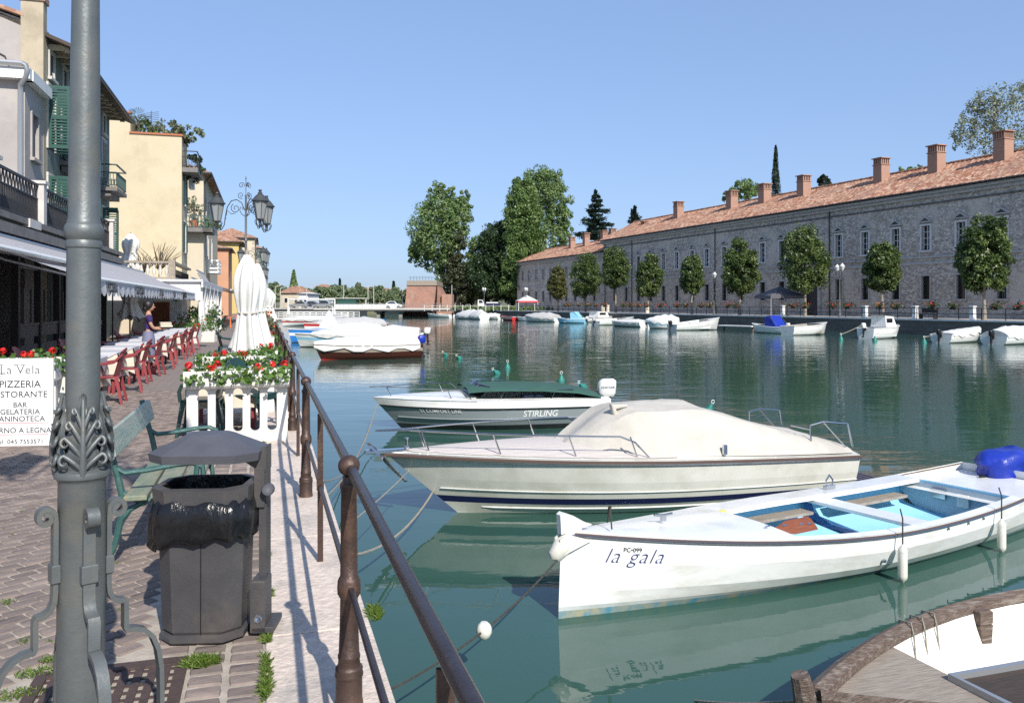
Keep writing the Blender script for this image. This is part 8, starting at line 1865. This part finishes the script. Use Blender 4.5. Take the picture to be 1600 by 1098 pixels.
# tents
def gazebo(label, x0, x1, ytop, yeave, c, m, edge, side=3.6):
    p = rline((x0 + x1) / 2, c); p.z = RZ; Y = p.y; hw = (x1 - x0) / F * Y / 2 * .92; ze = EYE - (yeave - HY) / F * Y - RZ; zt = EYE - (ytop - HY) / F * Y - RZ; t = thing('gazebo_tent', label, 'tent', p, R(8)); mb = MB()
    mb.add([(-hw, -hw, ze), (hw, -hw, ze), (hw, hw, ze), (-hw, hw, ze), (0, 0, zt)], [(0, 1, 4), (1, 2, 4), (2, 3, 4), (3, 0, 4), (3, 2, 1, 0)]); part('roof', mb, M[m], t, 0)
    mb = MB(); d = .32
    for a, b in (((-hw, -hw), (hw, -hw)), ((hw, -hw), (hw, hw)), ((hw, hw), (-hw, hw)), ((-hw, hw), (-hw, -hw))): mb.prism([(a[0], a[1], ze - .01), (b[0], b[1], ze - .01), (b[0], b[1], ze - d), (a[0], a[1], ze - d)], (.012, .012, 0))
    part('valance', mb, M[edge], t, 0)
    for sx_ in (-1, 1):
        for sy_ in (-1, 1): mb = MB(); mb.box((sx_ * (hw - .08), sy_ * (hw - .08), ze / 2 - .02), (.09, .09, ze - .06)); part('pole', mb, M['whitepaint'] if edge == 'redroof' else M['gutter'], t, 0)
gazebo('white gazebo tent with a red edge near the barracks end', 806, 840, 461, 470, 65.5, 'awningplain', 'redroof')
gazebo('dark grey gazebo tent before the barracks door', 1187, 1250, 447, 462, 66.5, 'darktent', 'darktent')
# ================================================================ FAR BANK: vehicles, posts, trees, houses
def car(label, x, y, Y, length, m, heading=0, van=False, zoff=None):
    t = thing('parked_car', label, 'car', (X(x, Y), Y, zoff if zoff is not None else .72), heading, 'vehicles by the bridge'); L_, W_, H_ = length, 1.7, 1.5 if not van else 1.7; mb = MB()
    low = [(-L_ / 2, .35), (-L_ / 2, .7), (-L_ / 2 + .1, .82), (-L_ * .2, .92), (L_ * .36, .92), (L_ / 2 - .05, .82), (L_ / 2, .6), (L_ / 2, .35)]
    top = [(-L_ * .23, .92), (-L_ * .06, H_), (L_ * .22, H_ + .02), (L_ * .38, H_ * .82 if not van else H_ * .95), (L_ * .45, .9)]
    mb.loft([[(x_, -W_ / 2, z) for x_, z in low], [(x_, W_ / 2, z) for x_, z in low]]); mb.loft([[(x_, -W_ / 2 + .03 + (z - .9) * .22, z) for x_, z in top], [(x_, W_ / 2 - .03 - (z - .9) * .22, z) for x_, z in top]]); bd_ = part('body', mb, M[m], t, 30)
    mb = MB()
    for s in (-1, 1):
        w = [(-L_ * .185, .96), (-L_ * .055, H_ - .08), (L_ * .20, H_ - .07), (L_ * .33, H_ * .8), (L_ * .36, .96)]; mb.add([(x_, s * (W_ / 2 - .022 - (z - .9) * .22), z) for x_, z in w], [(0, 1, 2, 3, 4) if s > 0 else (4, 3, 2, 1, 0)])
    part('window', mb, M['glass_dark'], t, 0)
    for sx_ in (-1, 1):
        for sy_ in (-1, 1):
            mb = MB(); mb.lathe([(.0, -.1), (.26, -.1), (.31, -.08), (.31, .08), (.26, .1), (0, .1)], 14); me = mb.mesh('wheel', M['rubber'], 30); me.transform(Matrix.Translation((sx_ * L_ * .31, sy_ * (W_ / 2 - .08), .31)) @ Matrix.Rotation(R(90), 4, 'X')); wl = part('wheel', me, None, t)
            mb = MB(); mb.lathe([(.0, -.11), (.19, -.105), (.19, .105), (0, .11)], 10); me = mb.mesh('hub_cap', M['gutter'], 30); me.transform(Matrix.Translation((sx_ * L_ * .31, sy_ * (W_ / 2 - .08), .31)) @ Matrix.Rotation(R(90), 4, 'X')); part('hub_cap', me, None, wl)
    for s in (-1, 1): mb = MB(); mb.box((-L_ / 2 - .005, s * .6, .68), (.03, .28, .14)); part('headlight', mb, M['palestone'], t, 0)
    return t
zd = .68
car('white hatchback driving on the bridge near the bastion', 615, 478, YB + 3, 3.5, 'carwhite', math.pi, zoff=zd)
car('silver saloon on the bridge, left of the white hatchback', 467, 479, YB + 3, 3.9, 'carsilver', 0, zoff=zd)
car('silver people carrier on the bridge between the other two cars', 504, 479, YB + 4, 3.9, 'carsilver', 0, True, zoff=zd)
car('dark blue car half hidden behind the silver cars', 484, 478, YB + 6, 3.9, 'cardark', 0, zoff=zd)
# parked pick-up truck
t = thing('parked_truck', 'white cabbed flatbed truck parked under the dark trees', 'truck', (X(762, 182), 182, .4), math.pi)
mb = MB(); mb.loft([[(x_, y_, z) for x_, z in ((.6, .5), (.6, 1.2), (.75, 1.35), (1.1, 2.1), (2.1, 2.15), (2.2, .5))] for y_ in (-.9, .9)]); cbn = part('cab', mb, M['carwhite'], t, 0)
mb = MB(); mb.add([(1.0, .91, 1.4), (1.2, .91, 2.0), (1.9, .91, 2.0), (1.9, .91, 1.4)], [(0, 1, 2, 3)]); mb.add([(1.0, -.91, 1.4), (1.2, -.91, 2.0), (1.9, -.91, 2.0), (1.9, -.91, 1.4)], [(3, 2, 1, 0)]); part('window', mb, M['glass_dark'], cbn, 0)
mb = MB(); mb.box((-.5, 0, .75), (5.4, 1.5, .2)); mb.box((-1.2, 0, 1.15), (3.6, 1.8, .5)); part('flatbed', mb, M['cardark'], t, 0)
mb = MB(); mb.box((-1.0, 0, 1.5), (2.6, 1.6, .25)); part('load', mb, M['whitepaint'], t, 0)
for x_ in (1.5, -1.9):
    for s in (-1, 1): mb = MB(); mb.lathe([(0, -.12), (.42, -.12), (.42, .12), (0, .12)], 14); me = mb.mesh('wheel', M['rubber'], 30); me.transform(Matrix.Translation((x_, s * .8, .42)) @ Matrix.Rotation(R(90), 4, 'X')); part('wheel', me, None, t)
mb = MB(); mb.box((0, 0, .5), (13, .3, 1.0)); single('white_wall', mb, M['whitepaint'], 'low white wall between the silver cars and the hatchback behind the bridge rail', 'wall', (X(572, 178), 178, .55), smooth=0)
for k, (x, lab) in enumerate(((545, 'market stall with dark green sides left of the low white wall'),)):
    t = thing('market_stall', lab, 'stall', (X(543, 180), 180, .55)); mb = MB(); mb.box((0, 0, 2.3), (9, 3, .15)); part('roof', mb, M['stonelight'], t, 0); mb = MB(); mb.box((0, 0, 1.1), (4, 2.4, 2.1)); part('counter', mb, M['shutter'], t, 0)
    for s in (-1, 1): mb = MB(); mb.box((s * 4.2, -1.2, 1.1), (.15, .15, 2.2)); part('post', mb, M['whitepaint'], t, 0)
for k, (x, yt, Y, arm, lab) in enumerate(((430, 447, 172, 1, 'grey curved street light at the left end of the bridge'), (438, 449, 172, 1, 'second curved street light at the left end of the bridge'), (537, 445, 185, 0, 'slim white pole behind the market stall'), (575, 446, 182, 0, 'tall pale pole left of a pair behind the low white wall'), (584, 446, 182, 0, 'tall pale pole right of a pair behind the low white wall'), (629, 448, 180, 0, 'tall pale pole beside the brick bastion'), (706, 445, 180, 0, 'thin pole right of the brick bastion'), (479, 449, 182, 1, 'short white street light before the far house'))):
    p = at(x, 475, Y); p.z = .5; h_ = EYE - (yt - HY) / F * Y - .5; mb = MB(); mb.tube([(0, 0, 0), (0, 0, h_ * .9), (.1 * arm, 0, h_ * .98), (1.1 * arm, 0, h_)], [.09, .07, .06, .05], 6); single('light_pole', mb, M['stonelight'], lab, 'pole', p)
ft = [(459, 422, 452, 20, 330, 'cone', 'cone shaped far tree left of the bridge skyline'), (505, 447, 470, 34, 300, 'r', 'rounded green tree right of the far house'), (530, 445, 470, 36, 310, 'r', 'broad green tree in the middle of the far skyline'), (560, 449, 472, 34, 300, 'r', 'green tree behind the pair of pale poles'), (590, 447, 472, 36, 305, 'r', 'green tree right of the pair of pale poles'), (620, 450, 474, 34, 300, 'r', 'green tree beside the brick bastion on the far bank'), (531, 436, 450, 5, 360, 'cone', 'tiny pointed cypress on the far skyline'), (615, 440, 456, 12, 350, 'cone', 'small dark conifer near the bastion on the skyline'), (560, 442, 452, 8, 360, 'r', 'small palm like tree on the far skyline'), (443, 447, 470, 28, 290, 'r', 'green tree behind the left street lights'), (478, 450, 472, 24, 290, 'r', 'small tree beside the far house'), (640, 452, 474, 20, 300, 'r', 'green tree just behind the bastion'), (428, 440, 474, 20, 260, 'r', 'dark green tree at the end of the house row'), (545, 455, 474, 40, 280, 'r', 'low wide bush behind the market stall'), (600, 458, 474, 44, 280, 'r', 'low wide bush behind the white hatchback')]
for k, (x, yt, yb, wpx, Y, kind, lab) in enumerate(ft):
    if kind == 'r': bigtree(lab, x, yt, 474, wpx / 2, Y, 'farleaf', .95, 400 + k, [(0, (yt + yb) / 2, wpx / 2 * 1.15, (yb - yt) / 2 * 1.05, 46), (wpx * .3, (yt + yb) / 2 + 3, wpx / 3, (yb - yt) / 2.4, 20), (-wpx * .32, (yt + yb) / 2 + 2, wpx / 3, (yb - yt) / 2.2, 20)], per=30, tr=.3, hollow=.5, name='far_tree', zg=.8, group='trees on the far bank')
    else:
        p = at(x, 475, Y); p.z = 1; zt = EYE - (yt - HY) / F * Y - 1; g = np.random.default_rng(k); n = 1500; f = g.uniform(0, 1, n) ** .8; th = g.uniform(0, 6.28, n); rad = wpx / 2 / F * Y * (1 - f) ** .8 * g.uniform(.7, 1.1, n); P_ = np.stack([rad * np.cos(th), rad * np.sin(th), 1 + (zt - 1) * f], 1); mb = MB(); mb.tube([(0, 0, 0), (0, 0, zt * .9)], [.3, .05], 6); tree(lab, p, (P_, g.uniform(0, 1, n), np.stack([np.cos(th), np.sin(th), .5 + 0 * th], 1)), mb, 'plane' if wpx > 15 else 'cypress', 1.0, 'bark', 'far_tree', 'trees on the far bank')
def farhouse(label, x0, x1, yt, ye, Y, m, r):
    p = at((x0 + x1) / 2, 475, Y); p.z = .6; w = (x1 - x0) / F * Y; ze = EYE - (ye - HY) / F * Y - .6; zt = EYE - (yt - HY) / F * Y - .6; t = thing('far_house', label, 'house', p, R(-6)); mb = MB(); mb.box((0, 0, ze / 2), (w, 9, ze)); part('wall', mb, M[m], t, 0)
    mb = MB(); o = .6; mb.add([(-w / 2 - o, -4.5 - o, ze), (w / 2 + o, -4.5 - o, ze), (w / 2 + o, 4.5 + o, ze), (-w / 2 - o, 4.5 + o, ze), (-w / 4, 0, zt), (w / 4, 0, zt)], [(0, 1, 5, 4), (1, 2, 5), (2, 3, 4, 5), (3, 0, 4), (3, 2, 1, 0)]); part('roof', mb, M[r], t, 0)
    n = max(2, int(w / 3))
    for k in range(n):
        for z in ([ze * .3, ze * .7] if ze > 5 else [ze * .5]):
            mb = MB(); mb.box((-w / 2 + (k + .5) * w / n, -4.52, z), (1.0, .08, 1.4)); wn = part('window', mb, M['whitepaint'], t, 0); mb = MB(); mb.box((-w / 2 + (k + .5) * w / n, -4.57, z), (.8, .04, 1.2)); part('pane', mb, M['glass_dark'], wn, 0)
farhouse('cream far house with a brown hipped roof and dormers behind the bridge cars', 448, 480, 447, 458, 235, 'creamwall', 'roof')
farhouse('white low building with a small tower left of the market stall', 476, 490, 457, 459, 225, 'whitepaint', 'whitepaint')
farhouse('far house with a red roof seen over the trees at mid skyline', 560, 584, 449, 453, 380, 'creamwall', 'roof')
farhouse('pale far house with a flat roof on the skyline left of centre', 496, 516, 444, 450, 400, 'whitepaint', 'roof')
farhouse('far house with a pale red roof left of the bastion', 590, 612, 450, 455, 390, 'creamwall', 'roof')
for k, x in enumerate((420, 436, 470)):
    pass
# far-side boats under the bridge
for k, (x0_, x1_, y_, lab) in enumerate(((545, 566, 488.5, 'white boat far under the bridge, left of the middle pier'), (566, 586, 488.8, 'white boat far under the bridge, right of the middle pier'))): small_boat(lab, W(x0_, y_), W(x1_, y_), 'white_gel', None, 'whitecanvas', .5, group='boats beyond the bridge', B=2.4, fb=1.0)
# clipped park behind the promenade end
mb = MB(); mb.box((0, 0, .3), (26, 1.2, .6)); hd_ = thing('hedge', 'low flower hedge in front of the parked truck', 'hedge', (X(775, 172), 172, .25)); P_, T_, N_ = clumps((0, 0, .4), (13, .7, .45), 160, 16, .3, 91, hollow=0); part('leaves', leafmesh('leaves', P_, T_, .4, M['plane'], .6, nrm=N_), None, hd_)
pl = thing('promenade_posts', 'row of short pale posts with chains along the far quay by the boats', 'posts', (X(735, 163), 163, .25))
for k in range(13): mb = MB(); mb.box((-9 + k * 1.5, 0, .6), (.14, .14, 1.2)); part('post', mb, M['stonelight'], pl, 0)
mb = MB(); mb.tube([(-9, 0, .95), (9, 0, .95)], .03, 4); part('rail', mb, M['stonelight'], pl)
